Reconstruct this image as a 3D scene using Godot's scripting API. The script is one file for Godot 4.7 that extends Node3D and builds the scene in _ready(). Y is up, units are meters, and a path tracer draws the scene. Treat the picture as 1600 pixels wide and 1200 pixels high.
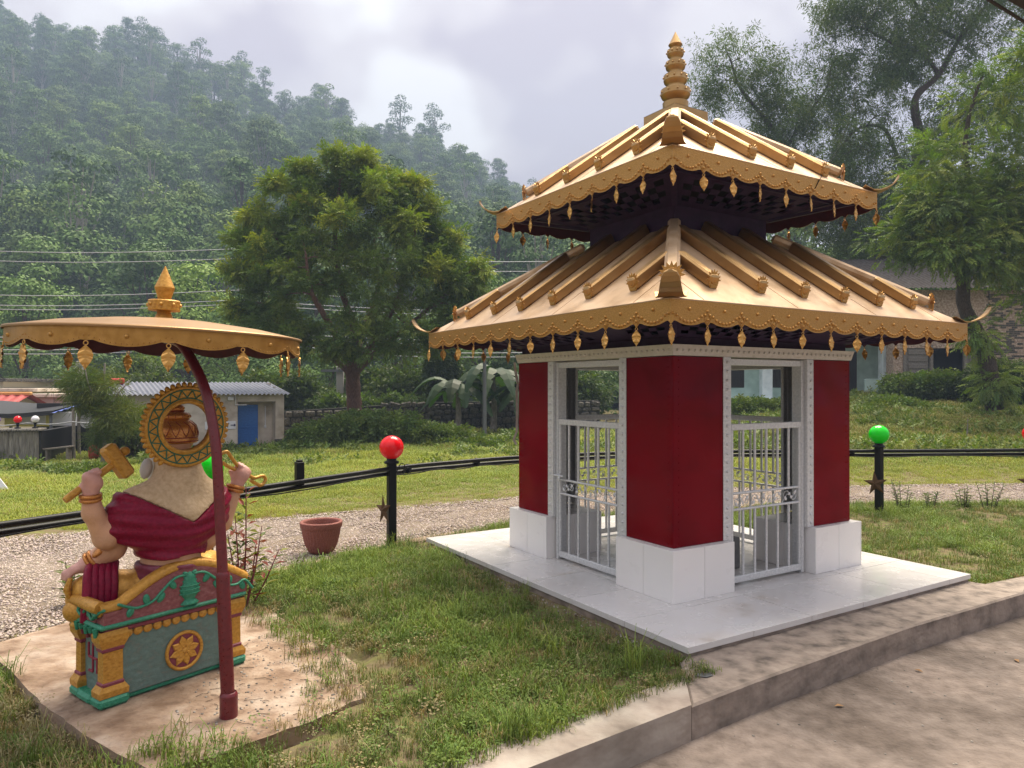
extends Node3D
# Shrine garden below a forested hill. Metres, y up, the camera at x = 0, z = 0 looking along -z.

class MB:
	# collects triangles; vertices that share an index are shaded smooth
	var v := PackedVector3Array()
	var c := PackedColorArray()
	var uv := PackedVector2Array()
	var ix := PackedInt32Array()
	var xf := Transform3D()
	var col := Color.WHITE
	func p(a: Vector3, t := Vector2.ZERO) -> int:
		v.append(xf * a); c.append(col); uv.append(t)
		return v.size() - 1
	func t3(a: int, b: int, d: int) -> void:   # outside is where a, b, d run counter-clockwise
		ix.append(a); ix.append(d); ix.append(b)
	func tri(a: Vector3, b: Vector3, d: Vector3) -> void:
		t3(p(a), p(b), p(d))
	func quad(a: Vector3, b: Vector3, d: Vector3, e: Vector3) -> void:
		var i := p(a, Vector2(0, 0)); p(b, Vector2(1, 0)); p(d, Vector2(1, 1)); p(e, Vector2(0, 1))
		t3(i, i + 1, i + 2); t3(i, i + 2, i + 3)
	func box(at: Vector3, s: Vector3, ch := 0.0, b := Basis()) -> void:
		var h := s / 2.0
		if ch <= 0.0:
			for a in 3:
				for sg in [-1.0, 1.0]:
					var n := Vector3.ZERO; n[a] = h[a] * sg
					var u := Vector3.ZERO; u[(a + 1) % 3] = h[(a + 1) % 3] * sg
					var w := Vector3.ZERO; w[(a + 2) % 3] = h[(a + 2) % 3]
					quad(at + b * (n - u - w), at + b * (n + u - w), at + b * (n + u + w), at + b * (n - u + w))
			return
		ch = minf(ch, minf(h.x, minf(h.y, h.z)) * 0.9)
		var q := h - Vector3(ch, ch, ch)
		for a in 3:
			var a1 := (a + 1) % 3
			var a2 := (a + 2) % 3
			for sg in [-1.0, 1.0]:
				var n := Vector3.ZERO; n[a] = h[a] * sg
				var u := Vector3.ZERO; u[a1] = q[a1] * sg
				var w := Vector3.ZERO; w[a2] = q[a2]
				quad(at + b * (n - u - w), at + b * (n + u - w), at + b * (n + u + w), at + b * (n - u + w))
			for s1 in [-1.0, 1.0]:
				for s2 in [-1.0, 1.0]:   # edges along axis a
					var e := Vector3.ZERO; e[a] = q[a]
					var k1 := Vector3.ZERO; k1[a1] = h[a1] * s1; k1[a2] = q[a2] * s2
					var k2 := Vector3.ZERO; k2[a1] = q[a1] * s1; k2[a2] = h[a2] * s2
					if s1 * s2 > 0.0:
						quad(at + b * (k1 - e), at + b * (k2 - e), at + b * (k2 + e), at + b * (k1 + e))
					else:
						quad(at + b * (k2 - e), at + b * (k1 - e), at + b * (k1 + e), at + b * (k2 + e))
		for sx in [-1.0, 1.0]:
			for sy in [-1.0, 1.0]:
				for sz in [-1.0, 1.0]:
					var x := at + b * Vector3(h.x * sx, q.y * sy, q.z * sz)
					var y := at + b * Vector3(q.x * sx, h.y * sy, q.z * sz)
					var z := at + b * Vector3(q.x * sx, q.y * sy, h.z * sz)
					if sx * sy * sz > 0.0: tri(x, y, z)
					else: tri(x, z, y)
	func frame_at(d: Vector3, up := Vector3.UP) -> Basis:   # z along d
		var z := d.normalized()
		if absf(z.dot(up)) > 0.98: up = Vector3.RIGHT
		var x := up.cross(z).normalized()
		return Basis(x, z.cross(x), z)
	func bar(a: Vector3, b: Vector3, w: float, h: float, ch := 0.0, up := Vector3.UP) -> void:
		box((a + b) / 2.0, Vector3(w, h, a.distance_to(b)), ch, frame_at(b - a, up))
	func tube(pts: Array, rs: Array, n := 8, caps := true, closed := false) -> void:
		var m := pts.size()
		var first := v.size()
		var x := Vector3.ZERO
		for k in m:
			var a: Vector3 = pts[k - 1] if k > 0 else (pts[m - 1] if closed else pts[0])
			var b: Vector3 = pts[k + 1] if k < m - 1 else (pts[0] if closed else pts[m - 1])
			var d := (b - a).normalized()
			if k == 0:
				x = frame_at(d).x
			else:
				x = (x - d * x.dot(d))
				x = x.normalized() if x.length() > 1e-4 else frame_at(d).x
			var y := d.cross(x)
			var r: float = rs[k] if k < rs.size() else rs[-1]
			for j in n:
				var an := TAU * j / n
				var pk: Vector3 = pts[k]
				p(pk + (x * cos(an) + y * sin(an)) * r, Vector2(float(j) / n, float(k)))
		for k in (m if closed else m - 1):
			for j in n:
				var a := first + k * n + j
				var b := first + k * n + (j + 1) % n
				var a2 := first + ((k + 1) % m) * n + j
				var b2 := first + ((k + 1) % m) * n + (j + 1) % n
				t3(a, b, b2); t3(a, b2, a2)
		if caps and not closed:
			for e in [0, m - 1]:
				var o := p(xf.affine_inverse() * ((v[first + e * n] + v[first + e * n + n / 2]) / 2.0))
				var ring := []
				for j in n: ring.append(p(xf.affine_inverse() * v[first + e * n + j]))
				for j in n:
					if e == 0: t3(o, ring[(j + 1) % n], ring[j])
					else: t3(o, ring[j], ring[(j + 1) % n])
	func lathe(prof: Array, n := 24, at := Vector3.ZERO, b := Basis(), flat := false) -> void:
		# prof: Vector2(radius, height) from bottom to top; a repeated point makes a crease
		var first := v.size()
		var m := prof.size()
		if flat:
			for k in m - 1:
				for j in n:
					var a1 := TAU * j / n
					var a2 := TAU * (j + 1) / n
					var d1 := Vector3(sin(a1), 0, cos(a1)); var d2 := Vector3(sin(a2), 0, cos(a2))
					var lo := Vector3(0, prof[k].y, 0); var hi := Vector3(0, prof[k + 1].y, 0)
					quad(at + b * (lo + d1 * prof[k].x), at + b * (lo + d2 * prof[k].x), at + b * (hi + d2 * prof[k + 1].x), at + b * (hi + d1 * prof[k + 1].x))
			return
		for k in m:
			for j in n:
				var an := TAU * j / n
				p(at + b * Vector3(sin(an) * prof[k].x, prof[k].y, cos(an) * prof[k].x), Vector2(float(j) / n, prof[k].y))
		for k in m - 1:
			if prof[k].is_equal_approx(prof[k + 1]): continue
			for j in n:
				var a := first + k * n + j
				var a1 := first + k * n + (j + 1) % n
				t3(a, a1, a1 + n); t3(a, a1 + n, a + n)
	func ball(at: Vector3, r: Vector3, n := 12, b := Basis()) -> void:
		var pr := []
		var m := maxi(4, n / 2)
		for k in m + 1:
			var t := PI * k / m - PI / 2
			pr.append(Vector2(maxf(cos(t), 0.001), sin(t)))
		lathe(pr, n, at, b * Basis.from_scale(r))
	func prism(poly: PackedVector2Array, z0: float, z1: float, b := Transform3D(), bevel := 0.0) -> void:
		# polygon in xy run counter-clockwise, from z0 to z1 (z1 the front)
		if Geometry2D.is_polygon_clockwise(poly) == false: pass
		var area := 0.0
		for k in poly.size():
			area += poly[k].cross(poly[(k + 1) % poly.size()])
		if area < 0.0: poly.reverse()
		var top := poly
		if bevel > 0.0:
			var off := Geometry2D.offset_polygon(poly, -bevel, Geometry2D.JOIN_MITER)
			if off.size() == 1 and off[0].size() == poly.size(): top = off[0]
			else: bevel = 0.0
		var tr := Geometry2D.triangulate_polygon(top)
		var f := []
		for q in top: f.append(p(b * Vector3(q.x, q.y, z1), q))
		for k in range(0, tr.size(), 3): _ccw(top, tr, k, f, false)
		var tb := Geometry2D.triangulate_polygon(poly)
		var g := []
		for q in poly: g.append(p(b * Vector3(q.x, q.y, z0), q))
		for k in range(0, tb.size(), 3): _ccw(poly, tb, k, g, true)
		var zs := z1 - bevel
		for k in poly.size():
			var q := poly[k]; var s := poly[(k + 1) % poly.size()]
			quad(b * Vector3(q.x, q.y, z0), b * Vector3(s.x, s.y, z0), b * Vector3(s.x, s.y, zs), b * Vector3(q.x, q.y, zs))
		if bevel > 0.0:
			var sh := 0
			var best := 1e9
			for k in top.size():
				var d := top[k].distance_to(poly[0])
				if d < best: best = d; sh = k
			for k in poly.size():
				var q := poly[k]; var s := poly[(k + 1) % poly.size()]
				var q2 := top[(k + sh) % top.size()]; var s2 := top[(k + 1 + sh) % top.size()]
				quad(b * Vector3(q.x, q.y, zs), b * Vector3(s.x, s.y, zs), b * Vector3(s2.x, s2.y, z1), b * Vector3(q2.x, q2.y, z1))
	func _ccw(poly: PackedVector2Array, tr: PackedInt32Array, k: int, f: Array, back: bool) -> void:
		var a := poly[tr[k]]; var b := poly[tr[k + 1]]; var d := poly[tr[k + 2]]
		if ((b - a).cross(d - a) > 0.0) != back: t3(f[tr[k]], f[tr[k + 1]], f[tr[k + 2]])
		else: t3(f[tr[k]], f[tr[k + 2]], f[tr[k + 1]])
	func mesh() -> ArrayMesh:
		var n := PackedVector3Array()
		n.resize(v.size())
		for k in range(0, ix.size(), 3):
			var a := ix[k]; var b := ix[k + 1]; var d := ix[k + 2]
			var w := (v[d] - v[a]).cross(v[b] - v[a])
			n[a] += w; n[b] += w; n[d] += w
		for k in n.size():
			n[k] = n[k].normalized() if n[k].length_squared() > 1e-20 else Vector3.UP
		var ar := []
		ar.resize(Mesh.ARRAY_MAX)
		ar[Mesh.ARRAY_VERTEX] = v; ar[Mesh.ARRAY_NORMAL] = n; ar[Mesh.ARRAY_COLOR] = c; ar[Mesh.ARRAY_TEX_UV] = uv; ar[Mesh.ARRAY_INDEX] = ix
		var m := ArrayMesh.new()
		m.add_surface_from_arrays(Mesh.PRIMITIVE_TRIANGLES, ar)
		return m

var M := {}
var rng := RandomNumberGenerator.new()

func rf(a: float, b: float) -> float: return rng.randf_range(a, b)
func lin(r: float, g: float, b: float) -> Color: return Color(r, g, b).linear_to_srgb()
func W(x: float, z: float, y := 0.0) -> Vector3: return Vector3(x, y, -z)   # right, forward, up

func noise(sd: int, fr: float, oct := 4, type := FastNoiseLite.TYPE_SIMPLEX_SMOOTH) -> FastNoiseLite:
	var n := FastNoiseLite.new()
	n.seed = sd; n.frequency = fr; n.noise_type = type
	n.fractal_octaves = oct; n.fractal_type = FastNoiseLite.FRACTAL_FBM
	return n

func ntex(sd: int, fr: float, stops: Array, size := 512, oct := 4, type := FastNoiseLite.TYPE_SIMPLEX_SMOOTH) -> NoiseTexture2D:
	# stops: [offset, linear Color]...
	var t := NoiseTexture2D.new()
	t.width = size; t.height = size; t.seamless = true; t.normalize = true
	t.noise = noise(sd, fr, oct, type)
	var g := Gradient.new()
	var of := PackedFloat32Array(); var cs := PackedColorArray()
	for s in stops:
		of.append(s[0]); cs.append((s[1] as Color).linear_to_srgb())
	g.offsets = of; g.colors = cs
	t.color_ramp = g
	return t

func gtex(sd: int, fr: float, a: float, b: float, size := 512, oct := 4, lo := 0.25, hi := 0.75) -> NoiseTexture2D:
	# plain numbers (roughness, height) as grey from a to b
	var t := NoiseTexture2D.new()
	t.width = size; t.height = size; t.seamless = true; t.normalize = true
	t.noise = noise(sd, fr, oct)
	var g := Gradient.new()
	g.offsets = PackedFloat32Array([lo, hi]); g.colors = PackedColorArray([Color(a, a, a), Color(b, b, b)])
	t.color_ramp = g
	return t

func mat(called: String, col: Color, rough := 0.6, metal := 0.0, o := {}) -> StandardMaterial3D:
	# col linear; o: tex, scale, rtex, bump, bscale, vc, back, coat
	var m := StandardMaterial3D.new()
	m.resource_name = called
	m.albedo_color = col.linear_to_srgb()
	m.roughness = rough; m.metallic = metal
	if o.get("vc", false): m.vertex_color_use_as_albedo = true
	if o.has("tex"): m.albedo_texture = o.tex
	if o.has("rtex"):
		m.roughness_texture = o.rtex; m.roughness = 1.0
	if o.has("bump"):
		m.heightmap_enabled = true; m.heightmap_texture = o.bump; m.heightmap_scale = o.get("bscale", 0.5)
	if o.has("tex") or o.has("rtex") or o.has("bump"):
		m.uv1_triplanar = true; m.uv1_world_triplanar = o.get("world", true)
		m.uv1_scale = Vector3.ONE * o.get("scale", 1.0)
		if o.has("scale3"): m.uv1_scale = o.scale3
	if o.has("detail"):
		m.detail_enabled = true; m.detail_albedo = o.detail; m.detail_blend_mode = BaseMaterial3D.BLEND_MODE_MUL
		m.uv2_triplanar = true; m.uv2_world_triplanar = true; m.uv2_scale = Vector3.ONE * o.get("dscale", 0.3)
		m.detail_uv_layer = BaseMaterial3D.DETAIL_UV_2
	if o.has("back"):
		m.backlight_enabled = true; m.backlight = o.back
	if o.has("coat"):
		m.clearcoat_enabled = true; m.clearcoat = o.coat; m.clearcoat_roughness = 0.15
	if o.has("spec"): m.metallic_specular = o.spec
	M[called] = m
	return m

func put(called: String, b, m: Material, parent: Node3D = self) -> MeshInstance3D:
	var o := MeshInstance3D.new()
	o.name = called
	o.mesh = b.mesh() if b is MB else b
	o.material_override = m
	parent.add_child(o, true)
	return o

func tag(o: Node3D, label: String, category: String, group := "", kind := "") -> Node3D:
	if label: o.set_meta("label", label)
	if category: o.set_meta("category", category)
	if group: o.set_meta("group", group)
	if kind: o.set_meta("kind", kind)
	return o

func thing(called: String, label: String, category: String, at := Vector3.ZERO, turn := 0.0, group := "") -> Node3D:
	var o := Node3D.new()
	o.name = called
	add_child(o, true)
	o.position = at; o.rotation.y = turn
	tag(o, label, category, group)
	return o

func struct(called: String, b, m: Material, parent: Node3D = self) -> MeshInstance3D:
	var o := put(called, b, m, parent)
	if parent == self: o.set_meta("kind", "structure")
	return o

func scatter(called: String, mesh: Mesh, m: Material, xs: Array, cols: Array, parent: Node3D = self) -> MultiMeshInstance3D:
	var mm := MultiMesh.new()
	mm.transform_format = MultiMesh.TRANSFORM_3D
	mm.use_colors = cols.size() > 0
	mm.mesh = mesh
	mm.instance_count = xs.size()
	for k in xs.size():
		mm.set_instance_transform(k, xs[k])
		if cols.size() > 0: mm.set_instance_color(k, cols[k])
	var o := MultiMeshInstance3D.new()
	o.name = called; o.multimesh = mm; o.material_override = m
	o.set_meta("kind", "stuff")
	parent.add_child(o, true)
	return o

func inside(q: Vector2, poly: PackedVector2Array) -> bool: return Geometry2D.is_point_in_polygon(q, poly)

func poly2(a: Array) -> PackedVector2Array:
	var r := PackedVector2Array()
	for q in a: r.append(Vector2(q[0], q[1]))
	return r

func smooth(pts: Array, n := 4) -> Array:   # Catmull-Rom through the points
	var r := []
	for k in pts.size() - 1:
		var a = pts[maxi(k - 1, 0)]; var b = pts[k]; var c = pts[k + 1]; var d = pts[mini(k + 2, pts.size() - 1)]
		for j in n:
			var t := float(j) / n
			r.append(0.5 * ((2.0 * b) + (c - a) * t + (2.0 * a - 5.0 * b + 4.0 * c - d) * t * t + (3.0 * b - a - 3.0 * c + d) * t * t * t))
	r.append(pts[-1])
	return r

func fan(poly: PackedVector2Array, y: float, b: MB) -> void:   # a flat sheet, x right and z forward
	var tr := Geometry2D.triangulate_polygon(poly)
	for k in range(0, tr.size(), 3):
		var a := poly[tr[k]]; var d := poly[tr[k + 1]]; var e := poly[tr[k + 2]]
		if (d - a).cross(e - a) > 0.0: b.tri(W(a.x, a.y, y), W(d.x, d.y, y), W(e.x, e.y, y))
		else: b.tri(W(a.x, a.y, y), W(e.x, e.y, y), W(d.x, d.y, y))

func slab(poly: PackedVector2Array, y0: float, y1: float, b: MB, bevel := 0.0) -> void:
	# x right, z forward outline, from y0 up to y1
	b.prism(poly, y0, y1, Transform3D(Basis(Vector3.RIGHT, Vector3.FORWARD, Vector3.UP), Vector3.ZERO), bevel)

# ---------------------------------------------------------------- camera, sky, sun
func make_light() -> void:
	var cam := Camera3D.new()
	cam.name = "camera"
	cam.position = Vector3(0, 1.6, 0)
	cam.rotation.x = 0.0035
	cam.fov = 55.93
	cam.near = 0.05; cam.far = 2000.0
	cam.current = true
	add_child(cam)
	var we := WorldEnvironment.new()
	we.name = "world_environment"
	var e := Environment.new()
	e.background_mode = Environment.BG_SKY
	e.tonemap_mode = Environment.TONE_MAPPER_LINEAR
	e.tonemap_exposure = EXPOSURE
	e.sdfgi_enabled = true; e.ssao_enabled = true; e.ssil_enabled = true
	e.fog_enabled = true
	e.fog_density = 0.0013
	e.fog_light_color = Color(0.76, 0.86, 1.0)
	var sky := Sky.new()
	var pm := PanoramaSkyMaterial.new()
	pm.panorama = sky_picture()
	sky.sky_material = pm
	e.sky = sky
	e.background_energy_multiplier = 1.0
	we.environment = e
	add_child(we)
	var sun := DirectionalLight3D.new()
	sun.name = "sun"
	sun.light_color = Color(1.0, 0.95, 0.86)
	sun.light_energy = SUN_ENERGY
	sun.light_angular_distance = 40.0
	sun.shadow_enabled = true
	add_child(sun)
	# the veiled sun stands to the right and ahead of the camera
	sun.look_at_from_position(sun_dir() * 50.0, Vector3.ZERO)

func sun_dir() -> Vector3:
	var az := deg_to_rad(SUN_AZ)
	var el := deg_to_rad(SUN_EL)
	return Vector3(sin(az) * cos(el), sin(el), -cos(az) * cos(el))

const EXPOSURE := 3.4
const SUN_ENERGY := 0.95
const SUN_AZ := 20.0
const SUN_EL := 62.0

func sky_picture() -> ImageTexture:
	# soft monsoon cloud: lavender greys with paler openings; a pale thinning of the cloud before the sun
	var w := 768
	var h := 384
	var im := Image.create(w, h, false, Image.FORMAT_RGBAF)
	var n1 := noise(11, 1.5, 5); var n2 := noise(29, 3.6, 4); var n3 := noise(43, 0.9, 3)
	var s := sun_dir()
	var dark := Color(0.60, 0.545, 0.615); var mid := Color(0.76, 0.71, 0.745); var pale := Color(0.95, 0.93, 0.94)
	for y in h:
		var el := PI / 2 - PI * (y + 0.5) / h
		for x in w:
			var az := TAU * (x + 0.5) / w
			var d := Vector3(-sin(az) * cos(el), sin(el), cos(az) * cos(el))
			var up := maxf(d.y, 0.0)
			var q := Vector3(d.x, up * 1.6, d.z)
			q += Vector3(n2.get_noise_3dv(q), n2.get_noise_3dv(q + Vector3(5, 0, 0)), n2.get_noise_3dv(q + Vector3(0, 7, 0))) * 0.16
			var a := n1.get_noise_3dv(q * 1.25) * 1.15 + n3.get_noise_3dv(q) * 0.7
			var t := clampf(0.52 + a * 1.45, 0.0, 1.0)
			var cl := dark.lerp(mid, smoothstep(0.0, 0.5, t)).lerp(pale, smoothstep(0.45, 0.95, t))
			var g := maxf(d.normalized().dot(s), 0.0)
			cl = cl.lerp(Color(1.12, 1.08, 1.06), 0.65 * pow(g, 9.0))
			cl *= 0.166 * (1.0 + 2.8 * up)
			if d.y < 0.0: cl = cl.lerp(Color(0.12, 0.13, 0.09), smoothstep(0.0, -0.12, d.y))
			cl.a = 1.0
			im.set_pixel(x, y, cl)
	return ImageTexture.create_from_image(im)

# ---------------------------------------------------------------- materials
func make_materials() -> void:
	var K := func(v: float) -> Color: return Color(v, v, v)
	var ngold := ntex(3, 0.02, [[0.2, Color(0.50, 0.285, 0.085)], [0.5, Color(0.60, 0.355, 0.115)], [0.85, Color(0.68, 0.42, 0.16)]])
	mat("gold_sheet", Color.WHITE, 0.38, 0.92, {tex = ntex(3, 0.01, [[0.2, Color(0.363, 0.218, 0.086)], [0.5, Color(0.423, 0.266, 0.114)], [0.85, Color(0.469, 0.311, 0.145)]]), rtex = gtex(5, 0.015, 0.30, 0.46), scale = 0.6, bump = gtex(8, 0.012, 0, 1), bscale = 0.15})
	mat("gold_stamped", Color.WHITE, 0.42, 0.85, {tex = ntex(4, 0.08, [[0.2, Color(0.380, 0.194, 0.049)], [0.55, Color(0.465, 0.248, 0.068)], [0.9, Color(0.541, 0.302, 0.098)]]), rtex = gtex(6, 0.05, 0.30, 0.5), scale = 1.7, bump = gtex(9, 0.09, 0, 1), bscale = 0.1})
	mat("gold_leaf", Color(0.58, 0.33, 0.10), 0.34, 0.85)
	mat("gold_roof", Color.WHITE, 0.45, 0.35, {tex = ntex(7, 0.006, [[0.2, Color(0.540, 0.383, 0.240)], [0.5, Color(0.594, 0.426, 0.276)], [0.85, Color(0.630, 0.465, 0.308)]], 512, 6), scale = 0.5, rtex = gtex(90, 0.012, 0.34, 0.56, 512, 6), bump = gtex(8, 0.010, 0, 1), bscale = 0.5, detail = ntex(92, 0.010, [[0.2, Color(0.720, 0.644, 0.528)], [0.42, Color(0.873, 0.835, 0.760)], [0.6, Color.WHITE]], 512, 6), dscale = 0.6})
	mat("gold_rim", Color.WHITE, 0.4, 0.6, {tex = ntex(89, 0.02, [[0.2, Color(0.344, 0.176, 0.037)], [0.8, Color(0.443, 0.242, 0.061)]]), scale = 1.5})
	mat("gold_canopy", Color.WHITE, 0.42, 0.7, {tex = ntex(88, 0.01, [[0.2, Color(0.285, 0.165, 0.070)], [0.8, Color(0.358, 0.222, 0.105)]]), scale = 0.5})
	mat("gold_paint", Color.WHITE, 0.42, 0.35, {tex = ntex(13, 0.03, [[0.15, Color(0.36, 0.165, 0.02)], [0.5, Color(0.52, 0.265, 0.04)], [0.9, Color(0.60, 0.34, 0.07)]]), rtex = gtex(14, 0.05, 0.3, 0.6), scale = 3.0, bump = gtex(15, 0.04, 0, 1), bscale = 0.08})
	mat("maroon_sheet", Color.WHITE, 0.16, 0.0, {tex = ntex(16, 0.006, [[0.15, Color(0.150, 0.0020, 0.0075)], [0.8, Color(0.190, 0.0028, 0.0095)]], 512, 6), rtex = gtex(17, 0.01, 0.10, 0.24, 512, 6), scale = 0.5, bump = gtex(18, 0.005, 0, 1, 512, 2), bscale = 1.4, spec = 0.18, detail = ntex(93, 0.008, [[0.15, Color(0.72, 0.70, 0.70)], [0.4, Color(0.96, 0.96, 0.96)], [0.6, Color.WHITE]], 512, 6), dscale = 0.5})
	mat("maroon_dull", Color.WHITE, 0.55, 0.0, {tex = ntex(19, 0.03, [[0.2, Color(0.060, 0.010, 0.016)], [0.8, Color(0.090, 0.014, 0.022)]]), scale = 1.0})
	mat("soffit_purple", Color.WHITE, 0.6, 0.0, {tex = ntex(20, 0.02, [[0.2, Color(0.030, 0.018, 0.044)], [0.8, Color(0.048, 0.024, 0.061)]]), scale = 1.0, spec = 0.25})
	mat("dark_lining_and_shade", Color(0.012, 0.011, 0.016), 0.6)  # pillar insides and ceiling; under the roofs it stands in for shade
	mat("white_enamel", Color.WHITE, 0.35, 0.0, {tex = ntex(21, 0.02, [[0.2, Color(0.50, 0.47, 0.42)], [0.7, Color(0.60, 0.57, 0.53)]]), scale = 1.5})
	mat("silver_paint", Color.WHITE, 0.42, 0.25, {tex = ntex(22, 0.03, [[0.2, Color(0.525, 0.537, 0.550)], [0.8, Color(0.700, 0.706, 0.712)]]), rtex = gtex(23, 0.04, 0.3, 0.55), scale = 2.5})
	mat("white_tile", Color.WHITE, 0.16, 0.0, {tex = ntex(24, 0.006, [[0.1, Color(0.76, 0.735, 0.725)], [0.5, Color(0.785, 0.765, 0.755)], [0.9, Color(0.80, 0.785, 0.775)]]), rtex = gtex(25, 0.02, 0.26, 0.38), scale = 0.4, spec = 0.33, detail = ntex(26, 0.006, [[0.0, Color(0.72, 0.63, 0.53)], [0.2, Color(0.965, 0.95, 0.93)], [0.4, Color.WHITE]], 512, 6), dscale = 0.17})
	mat("white_tile_b", Color.WHITE, 0.18, 0.0, {tex = ntex(27, 0.006, [[0.1, Color(0.75, 0.73, 0.72)], [0.9, Color(0.78, 0.765, 0.755)]]), rtex = gtex(25, 0.02, 0.26, 0.38), scale = 0.4, spec = 0.33})
	mat("floor_tile", Color.WHITE, 0.2, 0.0, {tex = ntex(94, 0.006, [[0.1, Color(0.58, 0.56, 0.55)], [0.5, Color(0.61, 0.59, 0.58)], [0.9, Color(0.63, 0.615, 0.605)]]), rtex = gtex(25, 0.02, 0.16, 0.30), scale = 0.4, spec = 0.45, detail = ntex(26, 0.008, [[0.0, Color(0.62, 0.53, 0.43)], [0.22, Color(0.955, 0.935, 0.91)], [0.36, Color.WHITE]], 512, 6), dscale = 0.23})
	mat("floor_tile_b", Color.WHITE, 0.2, 0.0, {tex = ntex(95, 0.006, [[0.1, Color(0.542, 0.525, 0.514)], [0.9, Color(0.599, 0.582, 0.571)]]), rtex = gtex(25, 0.02, 0.16, 0.30), scale = 0.4, spec = 0.45})
	mat("grout", Color(0.27, 0.25, 0.235), 0.9)
	mat("concrete", Color.WHITE, 0.9, 0.0, {tex = ntex(30, 0.010, [[0.05, Color(0.237, 0.190, 0.158)], [0.4, Color(0.314, 0.262, 0.219)], [0.62, Color(0.351, 0.300, 0.255)], [0.95, Color(0.408, 0.360, 0.306)]], 1024, 6), scale = 0.35, bump = gtex(31, 0.05, 0, 1, 512, 5), bscale = 0.5, detail = ntex(32, 0.007, [[0.2, Color(0.532, 0.530, 0.510)], [0.4, Color(0.874, 0.900, 0.898)], [0.8, Color.WHITE]], 512, 6), dscale = 0.27})
	mat("kerb_dark", Color.WHITE, 0.9, 0.0, {tex = ntex(34, 0.012, [[0.08, Color(0.092, 0.074, 0.062)], [0.34, Color(0.193, 0.156, 0.129)], [0.6, Color(0.267, 0.216, 0.179)], [0.95, Color(0.332, 0.279, 0.230)]], 1024, 6), scale = 0.45, bump = gtex(35, 0.08, 0, 1, 512, 6), bscale = 0.4})
	mat("road_concrete", Color.WHITE, 0.92, 0.0, {tex = ntex(36, 0.016, [[0.05, Color(0.136, 0.105, 0.085)], [0.4, Color(0.199, 0.157, 0.130)], [0.62, Color(0.231, 0.184, 0.154)], [0.95, Color(0.287, 0.234, 0.197)]], 1024, 6), scale = 0.40, bump = gtex(37, 0.06, 0, 1, 1024, 6), bscale = 0.45, detail = ntex(38, 0.006, [[0.2, Color(0.495, 0.476, 0.460)], [0.45, Color(0.742, 0.746, 0.753)], [0.75, Color.WHITE]], 512, 7), dscale = 0.29})
	mat("slab_concrete", Color.WHITE, 0.92, 0.0, {tex = ntex(40, 0.012, [[0.05, Color(0.193, 0.137, 0.098)], [0.35, Color(0.306, 0.228, 0.172)], [0.65, Color(0.367, 0.290, 0.227)], [0.95, Color(0.419, 0.347, 0.282)]], 1024, 6), scale = 0.5, bump = gtex(41, 0.08, 0, 1, 512, 6), bscale = 0.5, detail = ntex(42, 0.010, [[0.15, Color(0.524, 0.430, 0.352)], [0.5, Color(0.856, 0.787, 0.720)], [0.8, Color.WHITE]], 512, 6), dscale = 0.43})
	mat("soil", Color.WHITE, 1.0, 0.0, {tex = ntex(44, 0.02, [[0.05, Color(0.09, 0.066, 0.042)], [0.4, Color(0.155, 0.12, 0.075)], [0.65, Color(0.15, 0.145, 0.062)], [0.95, Color(0.17, 0.18, 0.055)]], 1024, 6), scale = 0.22, bump = gtex(45, 0.05, 0, 1, 512, 5), bscale = 2.0, spec = 0.1})
	mat("gravel_bed", Color.WHITE, 1.0, 0.0, {tex = ntex(46, 0.22, [[0.1, Color(0.184, 0.143, 0.113)], [0.45, Color(0.400, 0.325, 0.258)], [0.7, Color(0.497, 0.419, 0.343)], [0.95, Color(0.626, 0.551, 0.473)]], 1024, 3), scale = 0.8, bump = gtex(47, 0.2, 0, 1, 1024, 3), bscale = 1.6, spec = 0.2, detail = ntex(48, 0.012, [[0.2, Color(0.821, 0.783, 0.708)], [0.7, Color.WHITE]], 512, 4), dscale = 0.16})
	mat("pebble", Color.WHITE, 0.9, 0.0, {vc = true})
	mat("forest_floor", Color.WHITE, 1.0, 0.0, {tex = ntex(50, 0.02, [[0.1, Color(0.018, 0.028, 0.012)], [0.9, Color(0.05, 0.07, 0.025)]]), scale = 0.05, spec = 0.1})
	mat("grass", Color.WHITE, 0.55, 0.0, {vc = true, back = Color(0.7, 0.7, 0.4), spec = 0.3})
	mat("leaf", Color.WHITE, 0.5, 0.0, {vc = true, back = Color(0.75, 0.8, 0.35), spec = 0.35})
	mat("leaf_far", Color.WHITE, 0.7, 0.0, {vc = true, back = Color(0.3, 0.32, 0.2), spec = 0.2})
	mat("bark", Color.WHITE, 0.95, 0.0, {tex = ntex(52, 0.03, [[0.1, Color(0.045, 0.032, 0.026)], [0.5, Color(0.10, 0.07, 0.055)], [0.9, Color(0.16, 0.115, 0.09)]]), scale3 = Vector3(2.4, 0.5, 2.4), bump = gtex(53, 0.04, 0, 1), bscale = 3.0})
	mat("bark_red", Color.WHITE, 0.95, 0.0, {tex = ntex(54, 0.03, [[0.1, Color(0.07, 0.038, 0.028)], [0.5, Color(0.17, 0.085, 0.062)], [0.9, Color(0.25, 0.14, 0.105)]]), scale3 = Vector3(2.4, 0.5, 2.4), bump = gtex(53, 0.04, 0, 1), bscale = 4.0})
	mat("bark_pale", Color.WHITE, 0.95, 0.0, {tex = ntex(55, 0.03, [[0.1, Color(0.16, 0.14, 0.12)], [0.9, Color(0.36, 0.33, 0.29)]]), scale3 = Vector3(1.0, 0.3, 1.0)})
	mat("black_paint", Color(0.007, 0.007, 0.008), 0.42, 0.0, {spec = 0.3})
	mat("red_globe", Color(0.80, 0.008, 0.014), 0.10, 0.0, {spec = 0.4})
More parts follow.
